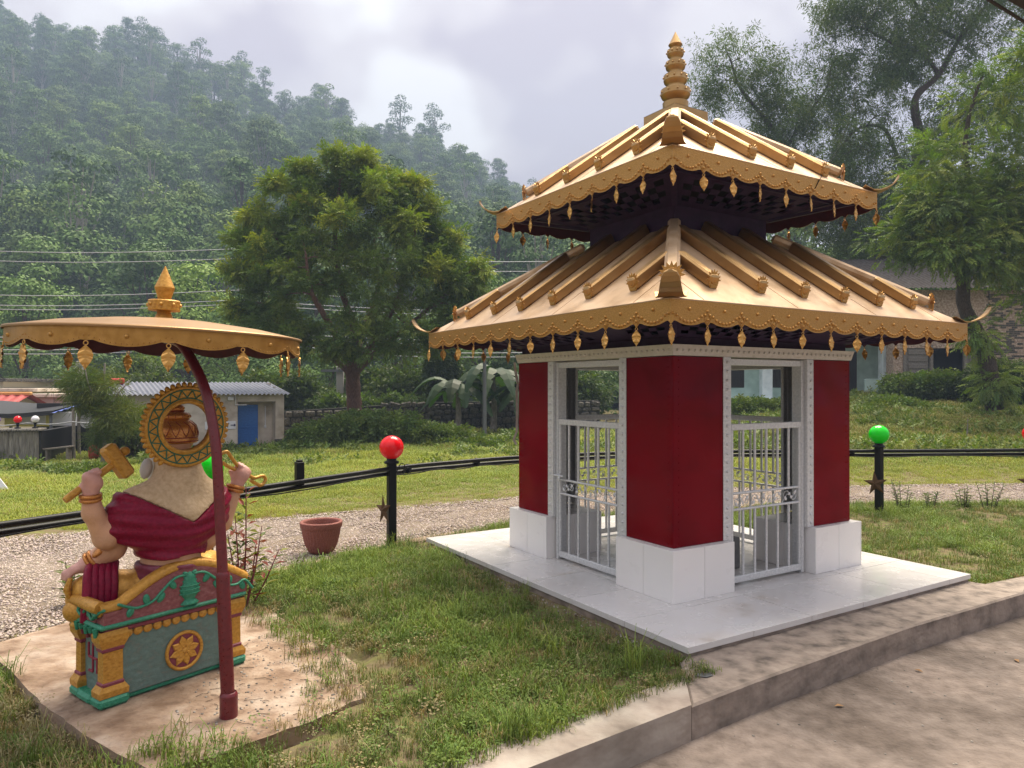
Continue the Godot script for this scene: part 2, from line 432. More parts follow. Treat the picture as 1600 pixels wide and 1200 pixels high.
	mat("green_globe", Color(0.008, 0.62, 0.014), 0.10, 0.0, {spec = 0.4})
	mat("white_globe", Color(0.75, 0.74, 0.78), 0.2)
	mat("purple_globe", Color(0.22, 0.13, 0.42), 0.2)
	mat("rust", Color.WHITE, 0.85, 0.3, {tex = ntex(58, 0.06, [[0.2, Color(0.05, 0.025, 0.012)], [0.8, Color(0.16, 0.085, 0.03)]]), scale = 4.0})
	mat("terracotta", Color.WHITE, 0.72, 0.0, {tex = ntex(59, 0.04, [[0.1, Color(0.17, 0.052, 0.040)], [0.5, Color(0.25, 0.075, 0.056)], [0.9, Color(0.32, 0.12, 0.09)]]), scale = 3.0, bump = gtex(60, 0.06, 0, 1), bscale = 0.5})
	mat("pole_maroon", Color.WHITE, 0.35, 0.0, {tex = ntex(61, 0.03, [[0.2, Color(0.10, 0.008, 0.013)], [0.8, Color(0.155, 0.014, 0.02)]]), rtex = gtex(62, 0.05, 0.25, 0.5), scale = 2.0})
	mat("skin", Color.WHITE, 0.5, 0.0, {vc = true, bump = gtex(63, 0.04, 0, 1), bscale = 0.09, scale = 3.0})
	mat("cream_paint", Color.WHITE, 0.7, 0.0, {tex = ntex(64, 0.03, [[0.0, Color(0.382, 0.259, 0.134)], [0.5, Color(0.527, 0.378, 0.222)], [0.9, Color(0.617, 0.466, 0.296)]], 512, 3), scale = 2.2, bump = gtex(63, 0.04, 0, 1), bscale = 0.17})
	mat("shawl_red", Color.WHITE, 0.38, 0.0, {tex = ntex(65, 0.04, [[0.1, Color(0.128, 0.004, 0.021)], [0.55, Color(0.204, 0.006, 0.031)], [0.85, Color(0.237, 0.011, 0.040)]], 512, 5), rtex = gtex(66, 0.05, 0.35, 0.5), spec = 0.3, scale = 2.0, bump = gtex(63, 0.05, 0, 1), bscale = 0.14})
	mat("waist_purple", Color.WHITE, 0.45, 0.0, {tex = ntex(67, 0.04, [[0.1, Color(0.12, 0.012, 0.035)], [0.6, Color(0.19, 0.03, 0.06)]], 512, 5), scale = 2.0})
	mat("throne_maroon", Color.WHITE, 0.6, 0.0, {tex = ntex(68, 0.04, [[0.1, Color(0.15, 0.036, 0.042)], [0.5, Color(0.215, 0.058, 0.062)], [0.9, Color(0.29, 0.13, 0.125)]], 512, 6), scale = 1.6, bump = gtex(63, 0.04, 0, 1), bscale = 0.24})
	mat("throne_teal", Color.WHITE, 0.7, 0.0, {tex = ntex(69, 0.03, [[0.08, Color(0.17, 0.16, 0.13)], [0.35, Color(0.105, 0.165, 0.145)], [0.7, Color(0.125, 0.195, 0.17)], [0.95, Color(0.19, 0.25, 0.23)]], 512, 6), scale = 1.3, bump = gtex(63, 0.04, 0, 1), bscale = 0.24})
	mat("throne_green", Color.WHITE, 0.5, 0.0, {tex = ntex(70, 0.05, [[0.1, Color(0.012, 0.155, 0.085)], [0.6, Color(0.022, 0.22, 0.125)], [0.95, Color(0.08, 0.32, 0.21)]], 512, 5), scale = 2.5, bump = gtex(63, 0.04, 0, 1), bscale = 0.17})
	mat("band_maroon", Color.WHITE, 0.5, 0.0, {tex = ntex(71, 0.05, [[0.1, Color(0.15, 0.015, 0.035)], [0.9, Color(0.23, 0.045, 0.065)]]), scale = 2.5})
	mat("mark_red", Color(0.21, 0.010, 0.035), 0.5)
	mat("line_green", Color(0.035, 0.13, 0.075), 0.6)
	mat("crown_gold", Color.WHITE, 0.32, 0.5, {tex = ntex(72, 0.05, [[0.1, Color(0.340, 0.111, 0.025)], [0.6, Color(0.527, 0.221, 0.051)], [0.9, Color(0.595, 0.306, 0.102)]]), scale = 4.0})
	mat("crown_line", Color(0.22, 0.025, 0.012), 0.5)
	mat("beard", Color(0.55, 0.53, 0.50), 0.8)
	mat("plaster", Color.WHITE, 0.95, 0.0, {tex = ntex(73, 0.012, [[0.1, Color(0.40, 0.345, 0.28)], [0.5, Color(0.56, 0.49, 0.41)], [0.9, Color(0.64, 0.575, 0.49)]], 512, 6), scale = 0.35, detail = ntex(74, 0.008, [[0.2, Color(0.60, 0.56, 0.52)], [0.5, Color.WHITE], [1.0, Color.WHITE]], 512, 6), dscale = 0.23})
	mat("roof_zinc", Color.WHITE, 0.45, 0.35, {tex = ntex(75, 0.02, [[0.1, Color(0.108, 0.115, 0.154)], [0.5, Color(0.159, 0.168, 0.215)], [0.9, Color(0.197, 0.201, 0.234)]], 512, 5), scale = 0.4})
	mat("door_blue", Color.WHITE, 0.45, 0.0, {tex = ntex(76, 0.03, [[0.2, Color(0.012, 0.10, 0.36)], [0.8, Color(0.022, 0.14, 0.46)]]), scale = 1.0})
	mat("sign_white", Color(0.66, 0.66, 0.68), 0.5)
	mat("sign_ink", Color(0.025, 0.02, 0.07), 0.6)
	mat("old_stone", Color.WHITE, 0.95, 0.0, {tex = ntex(77, 0.03, [[0.1, Color(0.030, 0.028, 0.024)], [0.5, Color(0.075, 0.068, 0.058)], [0.9, Color(0.15, 0.14, 0.12)]], 512, 6), scale = 0.5, bump = gtex(78, 0.03, 0, 1), bscale = 4.0})
	mat("stone_b", Color.WHITE, 0.95, 0.0, {tex = ntex(79, 0.03, [[0.1, Color(0.045, 0.040, 0.033)], [0.9, Color(0.170, 0.155, 0.130)]], 512, 5), scale = 0.6})
	mat("mortar_dark", Color(0.028, 0.026, 0.023), 0.95)
	mat("streaked", Color.WHITE, 0.95, 0.0, {tex = ntex(80, 0.02, [[0.1, Color(0.07, 0.063, 0.056)], [0.4, Color(0.19, 0.175, 0.155)], [0.9, Color(0.34, 0.32, 0.285)]], 512, 6), scale3 = Vector3(1.6, 0.16, 1.6), bump = gtex(78, 0.03, 0, 1), bscale = 3.0})
	mat("mint_wall", Color.WHITE, 0.9, 0.0, {tex = ntex(81, 0.012, [[0.1, Color(0.435, 0.588, 0.539)], [0.9, Color(0.580, 0.742, 0.686)]], 512, 5), scale = 0.3})
	mat("pale_wall", Color.WHITE, 0.9, 0.0, {tex = ntex(82, 0.012, [[0.1, Color(0.546, 0.624, 0.650)], [0.9, Color(0.754, 0.819, 0.845)]], 512, 5), scale = 0.3})
	mat("brick_old", Color.WHITE, 0.95, 0.0, {tex = ntex(83, 0.03, [[0.1, Color(0.273, 0.195, 0.143)], [0.5, Color(0.429, 0.319, 0.240)], [0.9, Color(0.572, 0.455, 0.358)]], 512, 5), scale = 0.5, bump = gtex(78, 0.03, 0, 1), bscale = 2.0})
	mat("wood_grey", Color.WHITE, 0.85, 0.0, {tex = ntex(84, 0.03, [[0.1, Color(0.120, 0.105, 0.090)], [0.9, Color(0.300, 0.270, 0.232)]]), scale3 = Vector3(3, 0.5, 3)})
	mat("wood_dark", Color(0.028, 0.022, 0.020), 0.7)
	mat("tin_rust", Color.WHITE, 0.9, 0.0, {tex = ntex(85, 0.02, [[0.1, Color(0.040, 0.028, 0.022)], [0.9, Color(0.096, 0.088, 0.080)]]), scale = 0.4})
	mat("void", Color(0.010, 0.010, 0.012), 0.9)
	mat("red_tile_roof", Color.WHITE, 0.6, 0.0, {tex = ntex(86, 0.03, [[0.1, Color(0.266, 0.025, 0.021)], [0.9, Color(0.385, 0.049, 0.038)]]), scale = 0.6})
	mat("ridge_orange", Color(0.60, 0.28, 0.08), 0.7)
	mat("yellow_wall", Color(0.46, 0.46, 0.20), 0.9)
	mat("cream_wall", Color(0.42, 0.38, 0.28), 0.9)
	mat("pink_wall", Color(0.36, 0.27, 0.25), 0.9)
	mat("sign_yellow", Color(0.60, 0.52, 0.12), 0.6)
	mat("tarp_blue", Color(0.06, 0.10, 0.36), 0.5)
	mat("tarp_and_shade_black", Color(0.012, 0.012, 0.014), 0.45)  # the awning sheet, and the shade painted on the lean-to walls
	mat("dish_grey", Color(0.30, 0.30, 0.29), 0.6)
	mat("steel_grey", Color(0.12, 0.125, 0.13), 0.6, 0.2)
	mat("pole_concrete", Color(0.30, 0.28, 0.25), 0.9)
	mat("wire", Color(0.34, 0.35, 0.37), 0.6)
	mat("wire_black", Color(0.01, 0.01, 0.01), 0.8, 0.0, {spec = 0.1})
	mat("grey_plinth", Color.WHITE, 0.5, 0.0, {tex = ntex(87, 0.02, [[0.1, Color(0.11, 0.11, 0.115)], [0.9, Color(0.17, 0.17, 0.175)]]), scale = 1.0})
	mat("red_cloth", Color(0.5, 0.03, 0.03), 0.7)
	mat("orange_gas", Color(0.42, 0.06, 0.03), 0.4)

# ---------------------------------------------------------------- ground
var PATH_NEAR := poly2([[-14, -4.0], [-8, 0.2], [-5.3, 2.5], [-3.42, 4.72], [-3.12, 5.3], [-2.35, 6.42], [-1.3, 7.86], [-0.4, 8.62], [0.7, 9.3], [2.5, 10.1], [4.9, 10.42], [7.5, 10.55], [14, 10.7], [30, 10.3]])
var PATH_FAR := poly2([[-19, -1.0], [-11, 4.2], [-8.2, 6.5], [-5.8, 8.1], [-3.0, 9.4], [-1.2, 10.45], [0.2, 11.2], [3, 12.05], [5.8, 12.4], [9, 12.7], [16, 13.0], [30, 12.7]])
var KERB_OUT := poly2([[-6.5, -1.25], [-1.5, 2.08], [0.06, 3.15], [1.38, 4.10], [2.75, 5.02], [4.15, 5.86], [7.4, 7.75], [13, 10.1]])
var KERB_IN := poly2([[-6.7, -0.95], [-1.75, 2.30], [-0.31, 3.20], [0.13, 3.53], [1.13, 4.27], [3.99, 6.12], [4.6, 6.42], [7.3, 8.05], [12.9, 10.35]])
var SLAB := poly2([[-3.42, 4.66], [-3.05, 4.36], [-2.45, 3.80], [-1.88, 3.36], [-1.56, 3.16], [-1.36, 3.30], [-1.05, 3.6], [-0.80, 3.92], [-0.90, 4.3], [-1.15, 4.7], [-1.5, 5.05], [-1.8, 5.42], [-2.3, 6.0], [-2.55, 6.12], [-3.12, 5.26]])
var path_poly := PackedVector2Array()
var SHRINE_AT := Vector3(1.558, 0, -6.884)

func dist_line(q: Vector2, pl: PackedVector2Array) -> float:
	var d := 1e9
	for k in pl.size() - 1:
		d = minf(d, q.distance_to(Geometry2D.get_closest_point_to_segment(q, pl[k], pl[k + 1])))
	return d

func kerb_side(q: Vector2) -> float:   # positive on the lawn side of the kerb's middle
	var best := 1e9
	var sg := 1.0
	for k in KERB_OUT.size() - 1:
		var a := KERB_OUT[k]; var b := KERB_OUT[k + 1]
		var c := Geometry2D.get_closest_point_to_segment(q, a, b)
		var d := q.distance_to(c)
		if d < best:
			best = d
			sg = signf((b - a).cross(q - a))
	return best * sg - 0.14

var lump := noise(91, 0.5, 3)

func base_h(x: float, z: float) -> float:   # lie of the land beyond the path
	var y := -0.09
	var t := x / maxf(z, 6.0)
	var sl := lerpf(-0.042, -0.012, smoothstep(-0.45, -0.12, t))
	sl = lerpf(sl, 0.072, smoothstep(0.12, 0.50, t))
	y += sl * clampf(z - 12.9, 0.0, 16.0 + 6.0 * smoothstep(-0.1, 0.3, t))
	if z > 13.5: y += lump.get_noise_2d(x, z) * 0.16 * smoothstep(13.5, 18.0, z)
	return y

func gh(x: float, z: float) -> float:
	if z > 14.0 or x < -14.0 or x > 16.0: return base_h(x, z)
	var q := Vector2(x, z)
	var s := kerb_side(q)
	if s < 0.0: return -0.31
	var y := base_h(x, z) + lump.get_noise_2d(x * 3.0, z * 3.0) * 0.018
	if inside(q, path_poly):
		var d := minf(dist_line(q, PATH_NEAR), dist_line(q, PATH_FAR))
		return y - 0.045 * smoothstep(0.0, 0.3, d)
	if inside(q, SLAB): return -0.2
	if inside(q, poly2([[-3.6, 4.7], [-3.05, 4.36], [-1.5, 3.1], [-1.0, 3.2], [-2.2, 1.9], [-6, -1]])):
		return -0.155 + lump.get_noise_2d(x * 3.0, z * 3.0) * 0.03
	return y

func axis(lo: float, hi: float, a: float, b: float, fine: float) -> PackedFloat32Array:
	var r := PackedFloat32Array()
	var t := a
	while t <= b: r.append(t); t += fine
	var st := fine
	t = b
	while t < hi: st *= 1.22; t += st; r.append(t)
	var back := PackedFloat32Array()
	st = fine; t = a
	while t > lo: st *= 1.22; t -= st; back.append(t)
	back.reverse()
	back.append_array(r)
	return back

func sheet(xs: PackedFloat32Array, zs: PackedFloat32Array, h: Callable) -> MB:
	var b := MB.new()
	for z in zs:
		for x in xs: b.p(W(x, z, h.call(x, z)))
	var n := xs.size()
	for j in zs.size() - 1:
		for i in n - 1:
			var k := j * n + i
			b.t3(k, k + 1, k + n + 1); b.t3(k, k + n + 1, k + n)
	return b

func ridge(x: float) -> float:   # height of the forested ridge over its foot, at the ridge line
	var xs := [-400.0, -260.0, -184.0, -140.0, -104.0, -85.0, -69.0, -55.0, -35.0, -23.0, -9.0, 5.0, 26.0, 52.0, 91.0, 156.0, 300.0]
	var ys := [148.0, 140.0, 126.0, 115.0, 106.0, 94.0, 93.0, 88.0, 80.0, 76.0, 65.0, 58.0, 44.0, 24.0, 11.0, 5.0, 4.0]
	for k in xs.size() - 1:
		if x < xs[k + 1]: return lerpf(ys[k], ys[k + 1], clampf((x - xs[k]) / (xs[k + 1] - xs[k]), 0.0, 1.0))
	return 4.0

var hill_n := noise(77, 0.018, 3)

func hill_h(x: float, z: float) -> float:
	var t := clampf((z - 62.0) / 198.0, 0.0, 1.0)
	var r := ridge(x * lerpf(1.25, 1.0, t))
	var up := r * (0.9 * t + 0.1 * t * t)
	if z > 260.0: up -= (z - 260.0) * 0.25
	return base_h(x, 30.0) * (1.0 - t) - 0.2 + up + hill_n.get_noise_2d(x, z) * 9.0 * smoothstep(0.03, 0.3, t) * clampf(r / 60.0, 0.1, 1.0) * (1.0 - 0.6 * t)

func make_ground() -> void:
	path_poly = PackedVector2Array(PATH_NEAR)
	var rev := PackedVector2Array(PATH_FAR); rev.reverse()
	path_poly.append_array(rev)
	struct("ground", sheet(axis(-260, 260, -9.0, 12.0, 0.22), axis(-60, 90, 1.6, 16.0, 0.22), gh), M.soil)
	var hx := PackedFloat32Array(); var hz := PackedFloat32Array()
	for k in 90: hx.append(-420.0 + k * 9.0)
	for k in 48: hz.append(60.0 + k * 7.0)
	struct("hillside", sheet(hx, hz, hill_h), M.forest_floor)
	# gravel path, with loose stones
	var b := MB.new()
	var pts := path_poly
	var np := PATH_NEAR.size(); var nf := PATH_FAR.size()
	var steps := 120
	var rows := []
	for k in steps + 1:
		var t := float(k) / steps
		var a := along(PATH_NEAR, t) ; var d := along(PATH_FAR, t)
		var row := []
		for j in 9:
			var q := a.lerp(d, j / 8.0)
			var e := 0.0 if j in [0, 8] else 1.0
			var y := base_h(q.x, q.y) + lump.get_noise_2d(q.x * 3.0, q.y * 3.0) * 0.018 - (0.006 if e > 0.0 else 0.03) + lump.get_noise_2d(q.x * 5.0, q.y * 5.0) * 0.008 * e
			row.append(b.p(W(q.x, q.y, y)))
		rows.append(row)
	for k in steps:
		for j in 8:
			b.t3(rows[k][j], rows[k + 1][j], rows[k + 1][j + 1]); b.t3(rows[k][j], rows[k + 1][j + 1], rows[k][j + 1])
	struct("gravel_path", b, M.gravel_bed)
	var st := MB.new()
	st.ball(Vector3.ZERO, Vector3(1, 0.7, 0.8), 6)
	var xs := []; var cs := []
	while xs.size() < 46000:
		var z := rf(2.5, 13.2)
		var x := rf(-0.8, 0.85) * z
		var q := Vector2(x, z)
		if not inside(q, path_poly): continue
		if rng.randf() > clampf(8.0 / z, 0.3, 1.0): continue
		var s := rf(0.004, 0.0105) * (1.0 + 0.05 * z)
		if rng.randf() < 0.03: s *= 1.7
		xs.append(Transform3D(Basis.from_euler(Vector3(rf(0, 6), rf(0, 6), rf(0, 6))) * Basis.from_scale(Vector3(s, s * rf(0.6, 1.0), s)), W(x, z, base_h(x, z) - 0.004)))
		var g := rf(0.22, 0.46)
		cs.append(Color(g * 1.16, g * rf(0.92, 1.0), g * rf(0.76, 0.90)))
	scatter("loose_gravel", st.mesh(), M.pebble, xs, cs)
	# kerb: a pale length, then the darker length beside the platform
	var a := KERB_OUT; var c := KERB_IN
	var k1 := MB.new(); var k2 := MB.new(); var k3 := MB.new()
	slab(PackedVector2Array([a[0], a[1], a[2], a[3] * 0.664 + a[2] * 0.336, c[4] * 0.864 + c[3] * 0.136, c[3], c[2], c[1], c[0]]), -0.42, -0.062, k1, 0.012)
	struct("kerb", k1, M.concrete)
	slab(PackedVector2Array([a[3] * 0.666 + a[2] * 0.334, a[3], a[4], a[5], c[6], c[5], Vector2(3.85, 6.25), Vector2(1.12, 4.56), Vector2(1.02, 4.38), c[4] * 0.866 + c[3] * 0.134]), -0.42, -0.065, k2, 0.012)
	struct("kerb", k2, M.kerb_dark)
	slab(PackedVector2Array([a[5] + Vector2(0.006, 0.003), a[6], a[7], c[8], c[7], c[6] + Vector2(0.006, 0.003)]), -0.42, -0.06, k3, 0.012)
	struct("kerb", k3, M.concrete)
	# concrete yard in front of the kerb
	var r := MB.new()
	slab(PackedVector2Array([a[0], a[1], a[2], a[3], a[4], a[5], a[6], a[7], Vector2(16, 9), Vector2(14, -8), Vector2(-9, -8)]), -0.36, -0.25, r)
	struct("road", r, M.road_concrete)
	# the slab under the statue
	var s1 := MB.new()
	var rag := PackedVector2Array()   # crumbled outline
	for k in SLAB.size():
		var qa := SLAB[k]; var qb := SLAB[(k + 1) % SLAB.size()]
		var n := maxi(1, int(qa.distance_to(qb) / 0.07))
		for j in n:
			var q := qa.lerp(qb, float(j) / n)
			rag.append(q + Vector2(lump.get_noise_2d(q.x * 14.0, q.y * 14.0), lump.get_noise_2d(q.x * 14.0 + 50, q.y * 14.0)) * (0.03 if q.x > -1.75 and q.y > 3.4 else 0.015))
	slab(rag, -0.30, -0.08, s1)
	struct("concrete_slab", s1, M.slab_concrete)
	# concrete edging between lawn and gravel
	var e1 := MB.new()
	var eo := []
	for q in [[-2.62, 6.05], [-2.3, 6.40], [-1.3, 7.80], [-0.95, 8.12], [-0.55, 8.44]]: eo.append(Vector2(q[0], q[1]))
	var ed := PackedVector2Array(eo)
	for k in eo.size():
		ed.append(eo[eo.size() - 1 - k] + Vector2(0.16, -0.09))
	slab(ed, -0.25, -0.074, e1, 0.006)
	struct("path_edging", e1, M.slab_concrete)

func along(pl: PackedVector2Array, t: float) -> Vector2:
	var tot := 0.0
	for k in pl.size() - 1: tot += pl[k].distance_to(pl[k + 1])
	var d := tot * t
	for k in pl.size() - 1:
		var l := pl[k].distance_to(pl[k + 1])
		if d <= l or k == pl.size() - 2: return pl[k].lerp(pl[k + 1], clampf(d / l, 0.0, 1.0))
		d -= l
	return pl[-1]

# ---------------------------------------------------------------- the two-roofed shrine
# local axes: +x runs right and back along the right-hand face, +z faces the viewer's right; four like faces by turns of 90 degrees
func turn4(k: int) -> Transform3D: return Transform3D(Basis(Vector3.UP, -PI / 2 * k), Vector3.ZERO)

func leaf_mesh() -> ArrayMesh:   # stamped metal leaf on a ring, hanging from the origin
	var b := MB.new()
	var ring := []
	for k in 10: ring.append(Vector3(sin(TAU * k / 10) * 0.008, -0.008 + cos(TAU * k / 10) * 0.008, 0))
	b.tube(ring, [0.0022], 5, false, true)
	var out := [Vector2(0, -0.016), Vector2(0.009, -0.024), Vector2(0.021, -0.036), Vector2(0.0265, -0.052), Vector2(0.025, -0.068), Vector2(0.017, -0.085), Vector2(0.007, -0.100), Vector2(0.0, -0.113)]
	for sx in [-1.0, 1.0]:
		for k in out.size() - 1:   # two dished halves, a raised midrib and veins
			for half in [0.0, 1.0]:
				var a: Vector2 = out[k]; var d: Vector2 = out[k + 1]
				var za := 0.008; var zo := 0.0 if (k % 2 == 0) == (half == 0.0) else 0.008
				var p0 := Vector3(0, a.y, za); var p1 := Vector3(0, d.y, za)
				var q0 := Vector3(a.x * sx, a.y, zo * (1.0 if k > 0 else 0.0)); var q1 := Vector3(d.x * sx, d.y, 0.008 - zo)
				if half == 0.0:
					if sx > 0: b.tri(p0, p1, q1); b.tri(p0, q1, q0)
					else: b.tri(p0, q1, p1); b.tri(p0, q0, q1)
				else:
					for v in 1:
						var w := Vector3(0, 0, -0.003)
						if sx > 0: b.tri(p0 + w, q1 + w, p1 + w); b.tri(p0 + w, q0 + w, q1 + w)
						else: b.tri(p0 + w, p1 + w, q1 + w); b.tri(p0 + w, q1 + w, q0 + w)
	return b.mesh()

func stud(b: MB, at: Vector3, r: float, n := Vector3.BACK) -> void:   # low domed stud facing n
	var f := b.frame_at(n)
	var o := b.p(at + n * r * 0.95)
	var ring := []
	for k in 7:
		var an := TAU * k / 7
		ring.append(b.p(at + (f.x * cos(an) + f.y * sin(an)) * r))
	var mid := []
	for k in 7:
		var an := TAU * k / 7
		mid.append(b.p(at + (f.x * cos(an) + f.y * sin(an)) * r * 0.78 + n * r * 0.68))
	for k in 7:
		var j := (k + 1) % 7
		b.t3(ring[k], ring[j], mid[j]); b.t3(ring[k], mid[j], mid[k])
		b.t3(o, mid[k], mid[j])

func valance(half: float, top: float, bays: int, outer: MB, inner: MB, tf: Transform3D) -> void:
	# scalloped strip of stamped metal along one eave, face at z = half
	var w := 2.0 * half / bays
	outer.xf = tf; inner.xf = tf
	var lo := []
	for k in bays:
		var x0 := -half + w * k
		for j in 13:
			var t := j / 12.0
			var y := 0.0
			var e := minf(t, 1.0 - t) * w
			if e < 0.036: y = -0.158 + e * 0.95          # the pointed drop between the scallops
			else: y = -0.122 - 0.036 * pow(sin(PI * clampf((t * w - 0.036) / (w - 0.072), 0.0, 1.0)), 0.55)
			if k > 0 and j == 0: continue
			lo.append(Vector2(x0 + w * t, y))
	for k in lo.size() - 1:
		var a: Vector2 = lo[k]; var d: Vector2 = lo[k + 1]
		outer.quad(Vector3(a.x, top + a.y, half), Vector3(d.x, top + d.y, half), Vector3(d.x, top, half), Vector3(a.x, top, half))
		outer.quad(Vector3(d.x, top + d.y, half - 0.004), Vector3(a.x, top + a.y, half - 0.004), Vector3(a.x, top + a.y, half), Vector3(d.x, top + d.y, half))
		inner.quad(Vector3(d.x, top + d.y, half - 0.0045), Vector3(a.x, top + a.y, half - 0.0045), Vector3(a.x, top - 0.002, half - 0.0045), Vector3(d.x, top - 0.002, half - 0.0045))
	for k in bays:
		var cx := -half + w * (k + 0.5)
		stud(outer, Vector3(cx, top - 0.055, half), 0.0125)
		for j in 8:
			var t := (j + 0.5) / 8.0
			var xx := (t - 0.5) * (w - 0.07)
			stud(outer, Vector3(cx + xx, top - 0.075 - 0.063 * pow(sin(PI * clampf(t, 0.02, 0.98)), 0.6), half), 0.0115)
	for k in bays + 1:   # a small diamond of four studs, scored outline
		var x := -half + w * k
		for q in [Vector2(0, -0.062), Vector2(-0.02, -0.088), Vector2(0.02, -0.088), Vector2(0, -0.118)]:
			if absf(x + q.x) < half - 0.008: stud(outer, Vector3(x + q.x, top + q.y, half), 0.0110)
		for q in [[Vector2(0, -0.075), Vector2(0.03, -0.112)], [Vector2(0, -0.075), Vector2(-0.03, -0.112)], [Vector2(0.03, -0.112), Vector2(0, -0.15)], [Vector2(-0.03, -0.112), Vector2(0, -0.15)]]:
			if absf(x) < half - 0.01: outer.bar(Vector3(x + q[0].x, top + q[0].y, half + 0.001), Vector3(x + q[1].x, top + q[1].y, half + 0.001), 0.004, 0.004)
	outer.xf = Transform3D(); inner.xf = Transform3D()

func crown_plate(w: float) -> ArrayMesh:   # spiky end plate of a roof rib, facing +z, foot at the origin
	var b := MB.new()
	var pl := PackedVector2Array()
	pl.append(Vector2(-w * 0.34, 0)); pl.append(Vector2(w * 0.34, 0))
	pl.append(Vector2(w * 0.50, w * 0.42))
	var n := 9
	for k in n * 2 + 1:
		var an := -0.25 + (PI + 0.5) * k / (n * 2.0)
		var r := w * (0.76 if k % 2 == 1 else 0.50)
		pl.append(Vector2(cos(an) * r, w * 0.66 + sin(an) * r))
	pl.append(Vector2(-w * 0.50, w * 0.42))
	b.prism(pl, -0.004, 0.004)
	var tor := []
	for k in 14: tor.append(Vector3(cos(TAU * k / 14) * w * 0.33, w * 0.66 + sin(TAU * k / 14) * w * 0.33, 0.005))
	b.tube(tor, [w * 0.055], 5, false, true)
	b.ball(Vector3(0, w * 0.66, 0.004), Vector3(w * 0.2, w * 0.2, w * 0.12), 8)
	b.quad(Vector3(-w * 0.3, w * 0.1, 0.007), Vector3(w * 0.3, w * 0.1, 0.007), Vector3(w * 0.36, w * 0.26, 0.005), Vector3(-w * 0.36, w * 0.26, 0.005))
	return b.mesh()

